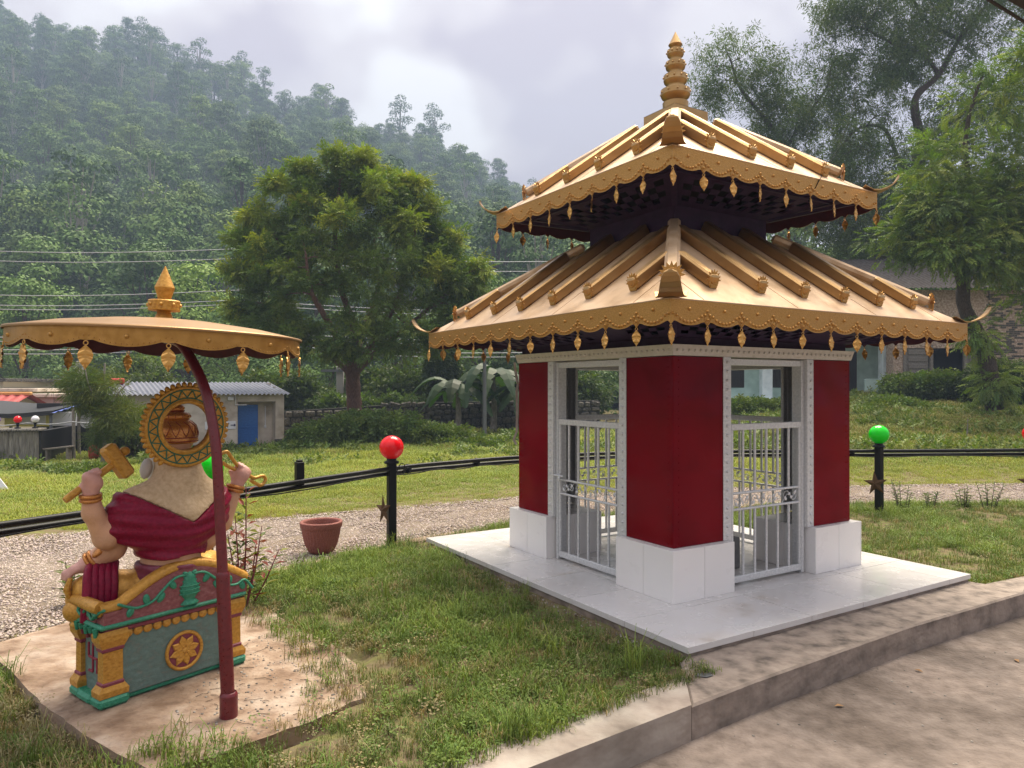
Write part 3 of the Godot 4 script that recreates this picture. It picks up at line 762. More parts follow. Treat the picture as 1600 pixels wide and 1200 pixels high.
func roof(parent: Node3D, half: float, y0: float, inner: float, y1: float, ribs: Array, rib_end: float, bays: int) -> void:
	var k_sl := (y1 - y0) / (half - inner)
	var yat := func(r: float) -> float: return y0 + (half - r) * k_sl
	var shade_sheet := MB.new(); var sheet_b := MB.new(); var val := MB.new(); var back := MB.new()
	for f in 4:
		sheet_b.xf = turn4(f)
		var fl := 0.018   # the sheet is folded over the edge
		sheet_b.quad(Vector3(-half, y0, half), Vector3(half, y0, half), Vector3(inner, y1, inner), Vector3(-inner, y1, inner))
		shade_sheet.xf = turn4(f)
		shade_sheet.quad(Vector3(inner, y1 - 0.03, inner), Vector3(half, y0 - 0.012, half), Vector3(-half, y0 - 0.012, half), Vector3(-inner, y1 - 0.03, inner))
		sheet_b.box(Vector3(0, y0 - 0.004, half + fl / 2.0), Vector3(2 * half + 2 * fl, 0.010, fl), 0.003)
		var t := -half + 0.3
		while t < half - 0.2:    # lap seams of the sheet
			var r := maxf(absf(t), inner)
			sheet_b.bar(Vector3(t, y0 + 0.001, half), Vector3(t, yat.call(r) + 0.001, r), 0.012, 0.004)
			t += 0.94
		sheet_b.xf = Transform3D()
		valance(half + 0.014, y0 - 0.008, bays, val, back, turn4(f))
	put("roof_sheet", sheet_b, M.gold_roof, parent)
	put("roof_shade_sheet", shade_sheet, M.dark_lining_and_shade, parent)  # dark sheet added so the soffit holes look shaded instead of gold
	put("valance", val, M.gold_stamped, parent)
	put("valance_backing", back, M.maroon_dull, parent)
	var plate := crown_plate(0.090)
	var nrm := Vector3(0, 1, k_sl).normalized()
	for f in 4:
		var tf := turn4(f)
		for x in ribs:
			var r: float = maxf(absf(x) + 0.03, inner)
			var re := rib_end + rf(-0.014, 0.014)
			var a := Vector3(x + rf(-0.008, 0.008), yat.call(re), re); var d := Vector3(x + rf(-0.006, 0.006), yat.call(r), r)
			var b := MB.new()
			b.xf = tf
			b.box((a + d) / 2.0 + nrm * 0.043, Vector3(0.084, 0.090, a.distance_to(d)), 0.013, Basis(Vector3.RIGHT, nrm, Vector3.RIGHT.cross(nrm)))
			var rib := put("roof_rib", b, M.gold_sheet, parent)
			var o := put("rib_crown", plate, M.gold_stamped, rib)
			o.transform = tf * Transform3D(Basis(Vector3.RIGHT, 0.12), a + Vector3(0, -0.006, 0.012))
		# hip rib and its upturned horn
		var dg := Vector3(1, 0, 1).normalized()
		var e := half - 0.20
		var b2 := MB.new(); b2.xf = tf
		var p0 := Vector3(-e, yat.call(e) + 0.018, e); var hi := inner + 0.045
		var p1 := Vector3(-hi, yat.call(hi) + 0.018, hi)
		b2.box((p0 + p1) / 2.0 + Vector3(0, 0.03, 0), Vector3(0.105, 0.075, p0.distance_to(p1)), 0.022, b2.frame_at(p0 - p1))
		var hip := put("hip_rib", b2, M.gold_roof, parent)
		var o2 := put("rib_crown", crown_plate(0.12), M.gold_stamped, hip)
		o2.transform = tf * Transform3D(Basis(Vector3.UP, -PI / 4) , p0 + Vector3(-0.012, -0.05, 0.012))
		var horn := MB.new(); horn.xf = tf * Transform3D(Basis(Vector3.UP, -PI / 4), Vector3(-half, y0, half))
		var pr := [Vector3(0.105, -0.10, 0.045), Vector3(0.095, -0.03, 0.004), Vector3(0.080, 0.03, 0.004), Vector3(0.072, 0.085, 0.022), Vector3(0.066, 0.128, 0.046), Vector3(0.060, 0.158, 0.074), Vector3(0.052, 0.178, 0.104), Vector3(0.038, 0.188, 0.128), Vector3(0.012, 0.186, 0.142)]   # half width, out, up
		for k in pr.size() - 1:
			var a: Vector3 = pr[k]; var d: Vector3 = pr[k + 1]
			horn.quad(Vector3(-a.x, a.z + 0.008, a.y), Vector3(a.x, a.z + 0.008, a.y), Vector3(d.x, d.z + 0.008, d.y), Vector3(-d.x, d.z + 0.008, d.y))
			horn.quad(Vector3(a.x, a.z, a.y + 0.004), Vector3(-a.x, a.z, a.y + 0.004), Vector3(-d.x, d.z, d.y + 0.006), Vector3(d.x, d.z, d.y + 0.006))
			for sx in [-1.0, 1.0]:
				horn.quad(Vector3(a.x * sx, a.z, a.y + 0.004), Vector3(d.x * sx, d.z, d.y + 0.006), Vector3(d.x * sx, d.z + 0.008, d.y), Vector3(a.x * sx, a.z + 0.008, a.y))
		put("corner_horn", horn, M.gold_sheet, parent)

func pendants(parent: Node3D, half: float, top: float, bays: int, m: ArrayMesh) -> void:
	var w := 2.0 * half / bays
	for f in 4:
		for k in bays:
			var x := -half + w * k
			var o := put("leaf_pendant", m, M.gold_leaf, parent)
			o.transform = turn4(f) * Transform3D(Basis.from_euler(Vector3(rf(-0.06, 0.06), rf(-0.9, 0.9) * rng.randf() if rng.randf() < 0.8 else rf(0, 6), rf(-0.06, 0.06))) * Basis.from_scale(Vector3.ONE * rf(1.08, 1.18)), Vector3(x, top - 0.158, half))

func pierced(parent: Node3D, called: String, r0: float, y0: float, r1: float, y1: float, rows: int) -> void:
	# sloping soffit boards with a chequer of square holes, dark roof space behind
	var b := MB.new()
	for f in 4:
		b.xf = turn4(f)
		for j in rows:
			var ta := float(j) / rows; var tb := float(j + 1) / rows
			var ra := lerpf(r0, r1, ta); var rb := lerpf(r0, r1, tb)
			var ya := lerpf(y0, y1, ta); var yb := lerpf(y0, y1, tb)
			var n := int(round(2.0 * r0 / 0.072))
			for i in n:
				if j > 0 and j < rows - 1 and (i + j) % 2 == 0 and i > 0 and i < n - 1 and (i / 6) % 4 != 3: continue
				var s0 := -1.0 + 2.0 * i / n; var s1 := -1.0 + 2.0 * (i + 1) / n
				b.quad(Vector3(s1 * ra, ya, ra), Vector3(s0 * ra, ya, ra), Vector3(s0 * rb, yb, rb), Vector3(s1 * rb, yb, rb))
				if (i + j) % 2 == 1:
					b.quad(Vector3(s0 * ra, ya, ra), Vector3(s0 * ra, ya + 0.02, ra), Vector3(s0 * rb, yb + 0.02, rb), Vector3(s0 * rb, yb, rb))
					b.quad(Vector3(s1 * ra, ya, ra), Vector3(s1 * rb, yb, rb), Vector3(s1 * rb, yb + 0.02, rb), Vector3(s1 * ra, ya + 0.02, ra))
	put(called, b, M.soffit_purple, parent)

func make_gate(parent: Node3D, tf: Transform3D, latch: bool) -> void:
	var g := Node3D.new(); g.name = "gate"; parent.add_child(g, true); g.transform = tf
	var z := 1.045
	var fr := MB.new()
	for y in [0.055, 1.275]: fr.box(Vector3(0, y, z), Vector3(0.865, 0.052, 0.032), 0.005)
	put("gate_rail", fr, M.silver_paint, g)
	for x in [-0.418, 0.418]:
		var st := MB.new(); st.box(Vector3(x, 0.665, z), Vector3(0.028, 1.168, 0.026), 0.004)
		put("gate_stile", st, M.silver_paint, g)
	for y in [0.612, 0.742]:
		var r := MB.new(); r.tube([Vector3(-0.404, y, z), Vector3(0.404, y, z)], [0.011], 8)
		put("gate_rail", r, M.silver_paint, g)
	for k in 5:
		var x := -0.282 + 0.141 * k
		var bb := MB.new()
		bb.tube([Vector3(x, 0.08, z), Vector3(x, 0.602, z)], [0.0115], 8)
		bb.tube([Vector3(x, 0.752, z), Vector3(x, 1.25, z)], [0.0115], 8)
		put("gate_bar", bb, M.silver_paint, g)
	var sc := MB.new()
	for k in 4:    # vine scrolls with small leaves
		var cx := -0.30 + 0.2 * k
		for s in [1.0, -1.0]:
			var c := []
			for j in 16:
				var t := j / 15.0
				var an := t * 5.2
				var r := 0.047 * (1.0 - 0.62 * t)
				c.append(Vector3(cx + s * (0.05 - cos(an) * r), 0.677 + s * (sin(an) * r) * (1 if k % 2 == 0 else -1), z))
			sc.tube(c, [0.0035], 5)
			var l := Vector3(cx + s * 0.062, 0.677 + s * 0.022, z + 0.004)
			sc.ball(l, Vector3(0.024, 0.013, 0.006), 8, Basis(Vector3.BACK, s * 0.7 + k))
			sc.ball(l + Vector3(-s * 0.05, -s * 0.036, 0), Vector3(0.019, 0.011, 0.005), 8, Basis(Vector3.BACK, 2.0 - k * 0.6))
		sc.tube([Vector3(cx - 0.1, 0.62, z), Vector3(cx - 0.04, 0.69, z), Vector3(cx + 0.04, 0.665, z), Vector3(cx + 0.1, 0.735, z)], [0.003], 5)
	put("gate_scroll", sc, M.silver_paint, g)
	if latch:
		var lt := MB.new()
		lt.tube([Vector3(-0.50, 0.78, z + 0.035), Vector3(-0.33, 0.78, z + 0.035)], [0.009], 8)
		lt.box(Vector3(-0.42, 0.78, z + 0.022), Vector3(0.05, 0.045, 0.012), 0.003)
		lt.box(Vector3(-0.52, 0.78, z + 0.030), Vector3(0.03, 0.05, 0.03), 0.004)
		lt.ball(Vector3(-0.38, 0.755, z + 0.045), Vector3(0.018, 0.024, 0.012), 8)
		put("latch", lt, M.silver_paint, g)
		for y in [0.25, 0.95]:
			var hg := MB.new(); hg.tube([Vector3(0.436, y, z + 0.012), Vector3(0.436, y + 0.12, z + 0.012)], [0.011], 8)
			put("hinge", hg, M.silver_paint, g)

func make_shrine() -> void:
	var turn := atan2(0.5238, 0.8518)
	# platform of white tiles
	var p := thing("tiled_platform", "low square platform of glossy white floor tiles under the two-roofed shrine", "platform", SHRINE_AT, turn)
	var xlo := -1.695; var xhi := 1.64; var zlo := -1.958; var zhi := 1.838
	var b := MB.new()
	b.box(Vector3((xlo + xhi) / 2, -0.131, (zlo + zhi) / 2), Vector3(xhi - xlo - 0.03, 0.25, zhi - zlo - 0.03))
	put("base", b, M.kerb_dark, p)
	var x := xlo
	while x < xhi - 0.02:
		var x2 := minf(x + 0.6, xhi)
		var z := zhi
		while z > zlo + 0.02:
			var z2 := maxf(z - 0.6, zlo)
			var t := MB.new()
			t.box(Vector3((x + x2) / 2, -0.0205 + rf(-0.0008, 0.0008), (z + z2) / 2), Vector3(x2 - x - 0.005, 0.041, z - z2 - 0.005), 0.0015)
			put("tile", t, M.floor_tile if rng.randf() < 0.7 else M.floor_tile_b, p)
			z = z2
		x = x2
	var s := thing("pavilion_shrine", "square maroon shrine with white beams and two tiers of golden roof", "shrine", SHRINE_AT, turn)
	var LO := 0.50; var HI := 1.15
	for f in 4:
		var tf := turn4(f)
		# the corner at local (-x, +z) of this turn
		var c := MB.new(); c.xf = tf
		c.box(Vector3(-(LO + HI) / 2, 0.19, (LO + HI) / 2), Vector3(HI - LO - 0.02, 0.378, HI - LO - 0.02))
		var pl := put("plinth", c, M.grout, s)
		for side in 4:    # two tiles on each side of the plinth
			for h in 2:
				var t := MB.new()
				var mid := Vector3(-(LO + HI) / 2, 0.1955, (LO + HI) / 2)
				t.xf = tf * Transform3D(Basis(), mid) * turn4(side)
				var w := 0.326 if side % 2 == 0 else 0.312
				t.box(Vector3((-0.5 + h) * (w + 0.0015) , 0, 0.319), Vector3(w - 0.0015, 0.389, 0.012), 0.0012)
				put("tile", t, M.white_tile if h == 0 else M.white_tile_b, pl)
		var tt := MB.new(); tt.xf = tf
		tt.box(Vector3(-(LO + HI) / 2, 0.3835, (LO + HI) / 2), Vector3(0.622, 0.01, 0.622))
		put("tile", tt, M.white_tile_b, pl)
		# pillar: a folded maroon sheet round the outer corner, dark inside
		var a0 := 0.545; var a1 := 1.083
		var pb := MB.new(); pb.xf = tf
		pb.box(Vector3(-(a0 + a1) / 2, 1.11, a1 - 0.006), Vector3(a1 - a0, 1.44, 0.012), 0.004)
		pb.box(Vector3(-a1 + 0.006, 1.11, (a0 + a1) / 2 - 0.006), Vector3(0.012, 1.44, a1 - a0 - 0.012), 0.004)
		var pillar := put("pillar", pb, M.maroon_sheet, s)
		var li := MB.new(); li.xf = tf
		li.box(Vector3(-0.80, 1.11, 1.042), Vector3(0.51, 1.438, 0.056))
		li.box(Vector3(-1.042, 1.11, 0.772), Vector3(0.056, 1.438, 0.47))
		put("inner_lining", li, M.dark_lining_and_shade, pillar)
		var rv := MB.new(); rv.xf = tf
		for k in 26:
			var y := 0.42 + 1.38 * k / 25.0
			stud(rv, Vector3(-a1 + 0.055, y, a1), 0.006)
			stud(rv, Vector3(-a1, y, a1 - 0.055), 0.006, Vector3.LEFT)
		put("rivets", rv, M.maroon_sheet, pillar)
		# studded silver angles beside the opening of this face
		for sx in [-1.0, 1.0]:
			var an := MB.new(); an.xf = tf
			an.box(Vector3(sx * 0.513, 1.112, 1.0885), Vector3(0.088, 1.442, 0.009), 0.003)
			an.box(Vector3(sx * 0.473, 1.112, 1.050), Vector3(0.008, 1.442, 0.066), 0.003)
			for k in 20: stud(an, Vector3(sx * 0.517, 0.43 + 1.36 * k / 19.0, 1.093), 0.0135)
			put("studded_post", an, M.silver_paint, s)
			var jm := MB.new(); jm.xf = tf
			jm.box(Vector3(sx * 0.452, 0.914, 1.012), Vector3(0.034, 1.82, 0.10), 0.004)
			put("door_jamb", jm, M.silver_paint, s)
		var hd := MB.new(); hd.xf = tf
		hd.box(Vector3(0, 1.797, 1.012), Vector3(0.868, 0.05, 0.09), 0.004)
		put("lintel", hd, M.silver_paint, s)
		# beam, wider at the top, mitred at the corners
		var bm := MB.new(); bm.xf = tf
		var r0 := 1.092; var r1 := 1.112; var y0 := 1.834; var y1 := 1.916; var ri := 0.96
		bm.quad(Vector3(-r0, y0, r0), Vector3(r0, y0, r0), Vector3(r1, y1, r1), Vector3(-r1, y1, r1))
		bm.quad(Vector3(r0, y0, r0), Vector3(-r0, y0, r0), Vector3(-ri, y0, ri), Vector3(ri, y0, ri))
		bm.quad(Vector3(-r1, y1, r1), Vector3(r1, y1, r1), Vector3(ri, y1, ri), Vector3(-ri, y1, ri))
		bm.quad(Vector3(ri, y0, ri), Vector3(-ri, y0, ri), Vector3(-ri, y1, ri), Vector3(ri, y1, ri))
		for k in 36: stud(bm, Vector3(-1.06 + 2.12 * k / 35.0, 1.874, 1.1015), 0.0125, Vector3(0, -0.23, 0.97))
		put("beam", bm, M.white_enamel, s)
	# a bent strip of white trim at the far left corner
	var bt := MB.new()
	var q := [Vector3(-1.125, 1.84, -1.10), Vector3(-1.105, 1.74, -1.115), Vector3(-1.085, 1.62, -1.10), Vector3(-1.098, 1.56, -1.105), Vector3(-1.095, 1.35, -1.10), Vector3(-1.10, 1.15, -1.10), Vector3(-1.13, 1.07, -1.11), Vector3(-1.105, 1.02, -1.10)]
	for k in q.size() - 1:
		var u: Vector3 = q[k]; var w: Vector3 = q[k + 1]
		bt.quad(u, w, w + Vector3(-0.026, 0, 0), u + Vector3(-0.026, 0, 0))
		bt.quad(u + Vector3(-0.026, 0, -0.004), w + Vector3(-0.026, 0, -0.004), w + Vector3(0, 0, -0.004), u + Vector3(0, 0, -0.004))
	bt.xf = Transform3D()
	for k in bt.v.size(): bt.v[k].x += 0.018
	put("bent_trim", bt, M.white_enamel, s)
	var ce := MB.new()
	ce.box(Vector3(0, 1.885, 0), Vector3(1.9, 0.02, 1.9))
	put("ceiling", ce, M.dark_lining_and_shade, s)
	# frieze under the lower eave, pierced soffit, lower roof
	var fz := MB.new()
	fz.box(Vector3(0, 1.946, 0), Vector3(2.12, 0.058, 2.12), 0.004)
	put("frieze", fz, M.soffit_purple, s)
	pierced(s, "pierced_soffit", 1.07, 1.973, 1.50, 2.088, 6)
	var sf := MB.new()
	for f in 4:
		sf.xf = turn4(f)
		sf.quad(Vector3(1.50, 2.088, 1.50), Vector3(-1.50, 2.088, 1.50), Vector3(-1.75, 2.10, 1.75), Vector3(1.75, 2.10, 1.75))
		sf.box(Vector3(0, 2.085, 1.50), Vector3(2.98, 0.03, 0.03))
		sf.bar(Vector3(1.10, 1.975, 1.10), Vector3(1.72, 2.09, 1.72), 0.05, 0.03)
	put("eave_board", sf, M.soffit_purple, s)
	var leaf := leaf_mesh()
	roof(s, 1.742, 2.152, 0.57, 2.955, [-1.2, -0.71, -0.237, 0.237, 0.71, 1.2], 1.575, 11)
	pendants(s, 1.752, 2.144, 11, leaf)
	# the maroon box between the roofs
	var bx := MB.new()
	bx.box(Vector3(0, 3.01, 0), Vector3(1.16, 0.38, 1.16), 0.004)
	put("upper_wall", bx, M.soffit_purple, s)
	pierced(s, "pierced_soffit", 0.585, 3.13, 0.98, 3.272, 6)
	var sf2 := MB.new()
	for f in 4:
		sf2.xf = turn4(f)
		sf2.quad(Vector3(0.98, 3.272, 0.98), Vector3(-0.98, 3.272, 0.98), Vector3(-1.235, 3.288, 1.235), Vector3(1.235, 3.288, 1.235))
		sf2.box(Vector3(0, 3.268, 0.98), Vector3(1.94, 0.03, 0.03))
		sf2.bar(Vector3(0.59, 3.13, 0.59), Vector3(1.2, 3.275, 1.2), 0.045, 0.03)
	put("eave_board", sf2, M.soffit_purple, s)
	roof(s, 1.232, 3.338, 0.20, 4.075, [-0.7, -0.237, 0.237, 0.7], 1.09, 8)
	pendants(s, 1.242, 3.330, 8, leaf)
	# cap and ringed finial
	var cp := MB.new()
	cp.box(Vector3(0, 4.115, 0), Vector3(0.425, 0.15, 0.425), 0.004)
	cp.lathe([Vector2(0.30, 4.19), Vector2(0.12, 4.235)], 4, Vector3.ZERO, Basis(Vector3.UP, PI / 4), true)
	put("cap", cp, M.gold_sheet, s)
	var fn := MB.new()
	var pr := [Vector2(0.118, 4.22), Vector2(0.122, 4.30), Vector2(0.122, 4.30), Vector2(0.085, 4.315), Vector2(0.085, 4.315)]
	var rings := [[4.335, 4.435, 0.139], [4.475, 4.575, 0.112], [4.61, 4.70, 0.093], [4.735, 4.812, 0.079]]
	for g in rings:
		var h: float = g[1] - g[0]
		var r: float = g[2]
		for e in [[0.72, 0.0], [0.93, 0.15], [1.0, 0.36], [1.0, 0.36], [1.0, 0.86], [1.0, 0.86], [0.88, 0.95], [0.6, 1.0], [0.6, 1.0], [0.55, 1.2]]: pr.append(Vector2(r * e[0], g[0] + h * e[1]))
	for e in [[0.046, 4.83], [0.066, 4.855], [0.066, 4.855], [0.035, 4.915], [0.002, 4.982]]: pr.append(Vector2(e[0], e[1]))
	fn.lathe(pr, 28)
	for g in rings:
		for k in 10:
			var an: float = TAU * k / 10.0 + g[2] * 9.0
			var d := Vector3(sin(an), 0, cos(an))
			stud(fn, d * g[2] + Vector3(0, g[0] + (g[1] - g[0]) * 0.61, 0), 0.0115, d)
	put("finial", fn, M.gold_sheet, s)
	make_gate(s, turn4(0), false)
	make_gate(s, turn4(1), true)
	make_gate(s, turn4(2), false)
	make_gate(s, turn4(3), false)
	# grey block and a small stone figure inside
	var gb := MB.new(); gb.box(Vector3(-0.14, 0.138, 0.435), Vector3(0.52, 0.27, 0.47), 0.006)
	var k1 := put("grey_block", gb, M.grey_plinth)
	k1.transform = Transform3D(Basis(Vector3.UP, turn), SHRINE_AT)
	tag(k1, "plain grey stone block standing inside the shrine behind the right gate", "plinth")
	var st := MB.new()
	st.lathe([Vector2(0.10, 0.274), Vector2(0.11, 0.31), Vector2(0.085, 0.34), Vector2(0.075, 0.42), Vector2(0.095, 0.50), Vector2(0.10, 0.56), Vector2(0.07, 0.62), Vector2(0.045, 0.64), Vector2(0.06, 0.69), Vector2(0.05, 0.74), Vector2(0.001, 0.78)], 16, Vector3(0.03, 0, 0.53))
	var k2 := put("stone_idol", st, M.grey_plinth)
	k2.transform = Transform3D(Basis(Vector3.UP, turn), SHRINE_AT)
	tag(k2, "small rounded grey stone idol on the grey block inside the shrine", "idol")
	# thin wire from the upper eave up towards the trees
	var wr := MB.new()
	var wa := SHRINE_AT + Basis(Vector3.UP, turn) * Vector3(0.42, 3.33, 1.25)
	var wl := []
	for k in 13:
		var t := k / 12.0
		wl.append(wa.lerp(Vector3(7.7, 8.7, -16.0), t) - Vector3(0, sin(PI * t) * 0.35, 0))
	wr.tube(wl, [0.0026], 5)
	wl = []
	for k in 7: wl.append(wa + Vector3(0, 0, 0).lerp(Vector3(-0.12, -0.2, 0.06), k / 6.0))
	wr.tube(wl, [0.004], 5)
	tag(put("cable", wr, M.wire_black), "thin slack wire rising from the right edge of the upper golden roof", "wire")

# ---------------------------------------------------------------- the seated statue, its throne and umbrella
# local axes of throne and statue: +x to the viewer's right along the back, +z out of the back towards the viewer
const THRONE_AT := Vector3(-1.89, -0.08, -4.085)
const THRONE_TURN := 0.9204

class Field:
	# union of tapered capsules with soft joins, meshed as surface nets
	var o: Vector3
	var n: Vector3i
	var h: float
	var f := PackedFloat32Array()
	func start(lo: Vector3, hi: Vector3, cell: float) -> void:
		o = lo; h = cell
		n = Vector3i(((hi - lo) / cell).ceil()) + Vector3i.ONE
		f.resize(n.x * n.y * n.z)
		f.fill(1.0)
	func bone(a: Vector3, b: Vector3, ra: float, rb: float, k := 0.03) -> void:
		var r := maxf(ra, rb) + k + h * 2.0
		var lo := (a.min(b) - Vector3(r, r, r) - o) / h
		var hi := (a.max(b) + Vector3(r, r, r) - o) / h
		var ab := b - a
		var q := maxf(ab.length_squared(), 1e-9)
		for z in range(maxi(0, int(lo.z)), mini(n.z, int(hi.z) + 2)):
			for y in range(maxi(0, int(lo.y)), mini(n.y, int(hi.y) + 2)):
				var row := (z * n.y + y) * n.x
				for x in range(maxi(0, int(lo.x)), mini(n.x, int(hi.x) + 2)):
					var p := o + Vector3(x, y, z) * h
					var t := clampf((p - a).dot(ab) / q, 0.0, 1.0)
					var d := p.distance_to(a + ab * t) - lerpf(ra, rb, t)
					var e := f[row + x]
					var w := maxf(k - absf(d - e), 0.0) / k
					f[row + x] = minf(d, e) - w * w * k * 0.25
	func ellipsoid(c: Vector3, r: Vector3, bs := Basis(), k := 0.02) -> void:
		var m := maxf(r.x, maxf(r.y, r.z)) + k + 2 * h
		var lo := (c - Vector3(m, m, m) - o) / h
		var hi := (c + Vector3(m, m, m) - o) / h
		var inv := bs.transposed()
		var rm := minf(r.x, minf(r.y, r.z))
		for z in range(maxi(0, int(lo.z)), mini(n.z, int(hi.z) + 2)):
			for y in range(maxi(0, int(lo.y)), mini(n.y, int(hi.y) + 2)):
				for x in range(maxi(0, int(lo.x)), mini(n.x, int(hi.x) + 2)):
					var p := inv * (o + Vector3(x, y, z) * h - c)
					var g := Vector3(p.x / r.x, p.y / r.y, p.z / r.z)
					var gl := g.length()
					var d := (gl - 1.0) * rm
					if gl > 1e-4:
						var g2 := Vector3(p.x / (r.x * r.x), p.y / (r.y * r.y), p.z / (r.z * r.z)).length()
						d = gl * (gl - 1.0) / maxf(g2, 1e-5)
					var i := (z * n.y + y) * n.x + x
					var e := f[i]
					var w := maxf(k - absf(d - e), 0.0) / k
					f[i] = minf(d, e) - w * w * k * 0.25
	func each(fn: Callable) -> void:   # fn(p, d) -> new d, near the surface only
		for z in n.z:
			for y in n.y:
				var row := (z * n.y + y) * n.x
				for x in n.x:
					var d := f[row + x]
					if d < 0.06: f[row + x] = fn.call(o + Vector3(x, y, z) * h, d)
	func into(b: MB, paint = null) -> void:
		var ids := PackedInt32Array()
		ids.resize(f.size()); ids.fill(-1)
		var nx := n.x; var nxy := n.x * n.y
		var off := [0, 1, nx, nx + 1, nxy, nxy + 1, nxy + nx, nxy + nx + 1]
		var ed := [[0, 1], [2, 3], [4, 5], [6, 7], [0, 2], [1, 3], [4, 6], [5, 7], [0, 4], [1, 5], [2, 6], [3, 7]]
		for z in n.z - 1:
			for y in n.y - 1:
				for x in n.x - 1:
					var i := z * nxy + y * nx + x
					var neg := 0
					for q in 8:
						if f[i + off[q]] < 0.0: neg += 1
					if neg == 0 or neg == 8: continue
					var s := Vector3.ZERO
					var c := 0
					for e in ed:
						var fa := f[i + off[e[0]]]; var fb := f[i + off[e[1]]]
						if (fa < 0.0) == (fb < 0.0): continue
						var t := fa / (fa - fb)
						var pa := Vector3(e[0] & 1, (e[0] >> 1) & 1, e[0] >> 2); var pb := Vector3(e[1] & 1, (e[1] >> 1) & 1, e[1] >> 2)
						s += pa.lerp(pb, t); c += 1
					var p := o + (Vector3(x, y, z) + s / c) * h
					if paint != null: b.col = paint.call(p)
					ids[i] = b.p(p)
		for z in range(1, n.z - 1):
			for y in range(1, n.y - 1):
				for x in range(1, n.x - 1):
					var i := z * nxy + y * nx + x
					var a := f[i] < 0.0
					for ax in 3:
						var st: int = [1, nx, nxy][ax]
						var c := f[i + st] < 0.0
						if a == c: continue
						var u: int = [nx, nxy, 1][ax]
						var w: int = [nxy, 1, nx][ax]
						var p0 := ids[i - u - w]; var p1 := ids[i - w]; var p2 := ids[i]; var p3 := ids[i - u]
						if p0 < 0 or p1 < 0 or p2 < 0 or p3 < 0: continue
						if a: b.t3(p0, p1, p2); b.t3(p0, p2, p3)
						else: b.t3(p0, p2, p1); b.t3(p0, p3, p2)

func torso(F: Field, e: float) -> void:   # the trunk's bones, swollen by e
	F.bone(Vector3(0.05, 0.52, -0.19), Vector3(0.05, 0.66, -0.165), 0.165 + e, 0.15 + e)
	F.bone(Vector3(0.05, 0.66, -0.165), Vector3(0.05, 0.90, -0.14), 0.148 + e, 0.165 + e, 0.05)
	F.bone(Vector3(-0.09, 0.92, -0.14), Vector3(0.19, 0.92, -0.14), 0.140 + e, 0.140 + e, 0.06)
	F.bone(Vector3(-0.175, 0.995, -0.145), Vector3(0.265, 0.985, -0.145), 0.092 + e, 0.092 + e, 0.06)
	F.bone(Vector3(-0.12, 1.02, -0.14), Vector3(0.08, 1.12, -0.15), 0.075 + e, 0.085 + e, 0.06)
	F.bone(Vector3(0.24, 1.02, -0.14), Vector3(0.10, 1.12, -0.15), 0.075 + e, 0.085 + e, 0.06)

func hand(b: MB, wrist: Vector3, palm: Vector3, dirx: Vector3, out: Vector3, paint) -> void:
	# a closed fist round a shaft that runs along dirx; out is the side of the back of the hand
	var F := Field.new()
	var c := (wrist + palm) / 2.0
	F.start(c - Vector3(0.11, 0.12, 0.11), c + Vector3(0.11, 0.12, 0.11), 0.0055)
	var up := (palm - wrist).normalized()
	F.bone(wrist, palm - up * 0.02, 0.040, 0.046, 0.02)
	F.ellipsoid(palm + out * 0.006, Vector3(0.045, 0.048, 0.036), Basis(dirx, up, dirx.cross(up)), 0.02)
	for k in 4:    # knuckle, first joint, second joint, tip curled back into the palm
		var s := (k - 1.5) * 0.0225
		var l: float = [0.92, 1.0, 0.96, 0.8][k]
		var a := palm + dirx * s + up * 0.030 * l + out * 0.012
		var d := a + up * 0.018 * l - out * 0.030
		var e := d - up * 0.032 * l - out * 0.016
		var g := e - up * 0.014 + out * 0.018
		F.bone(a, d, 0.0145, 0.0125, 0.007); F.bone(d, e, 0.0125, 0.011, 0.005); F.bone(e, g, 0.011, 0.009, 0.005)
	var t0 := wrist + up * 0.03 - dirx * 0.030 - out * 0.01
	F.bone(t0, t0 + up * 0.03 - dirx * 0.022 - out * 0.022, 0.016, 0.0135, 0.012)
	F.bone(t0 + up * 0.03 - dirx * 0.022 - out * 0.022, t0 + up * 0.052 + dirx * 0.004 - out * 0.046, 0.0135, 0.010, 0.006)
	F.into(b, paint)

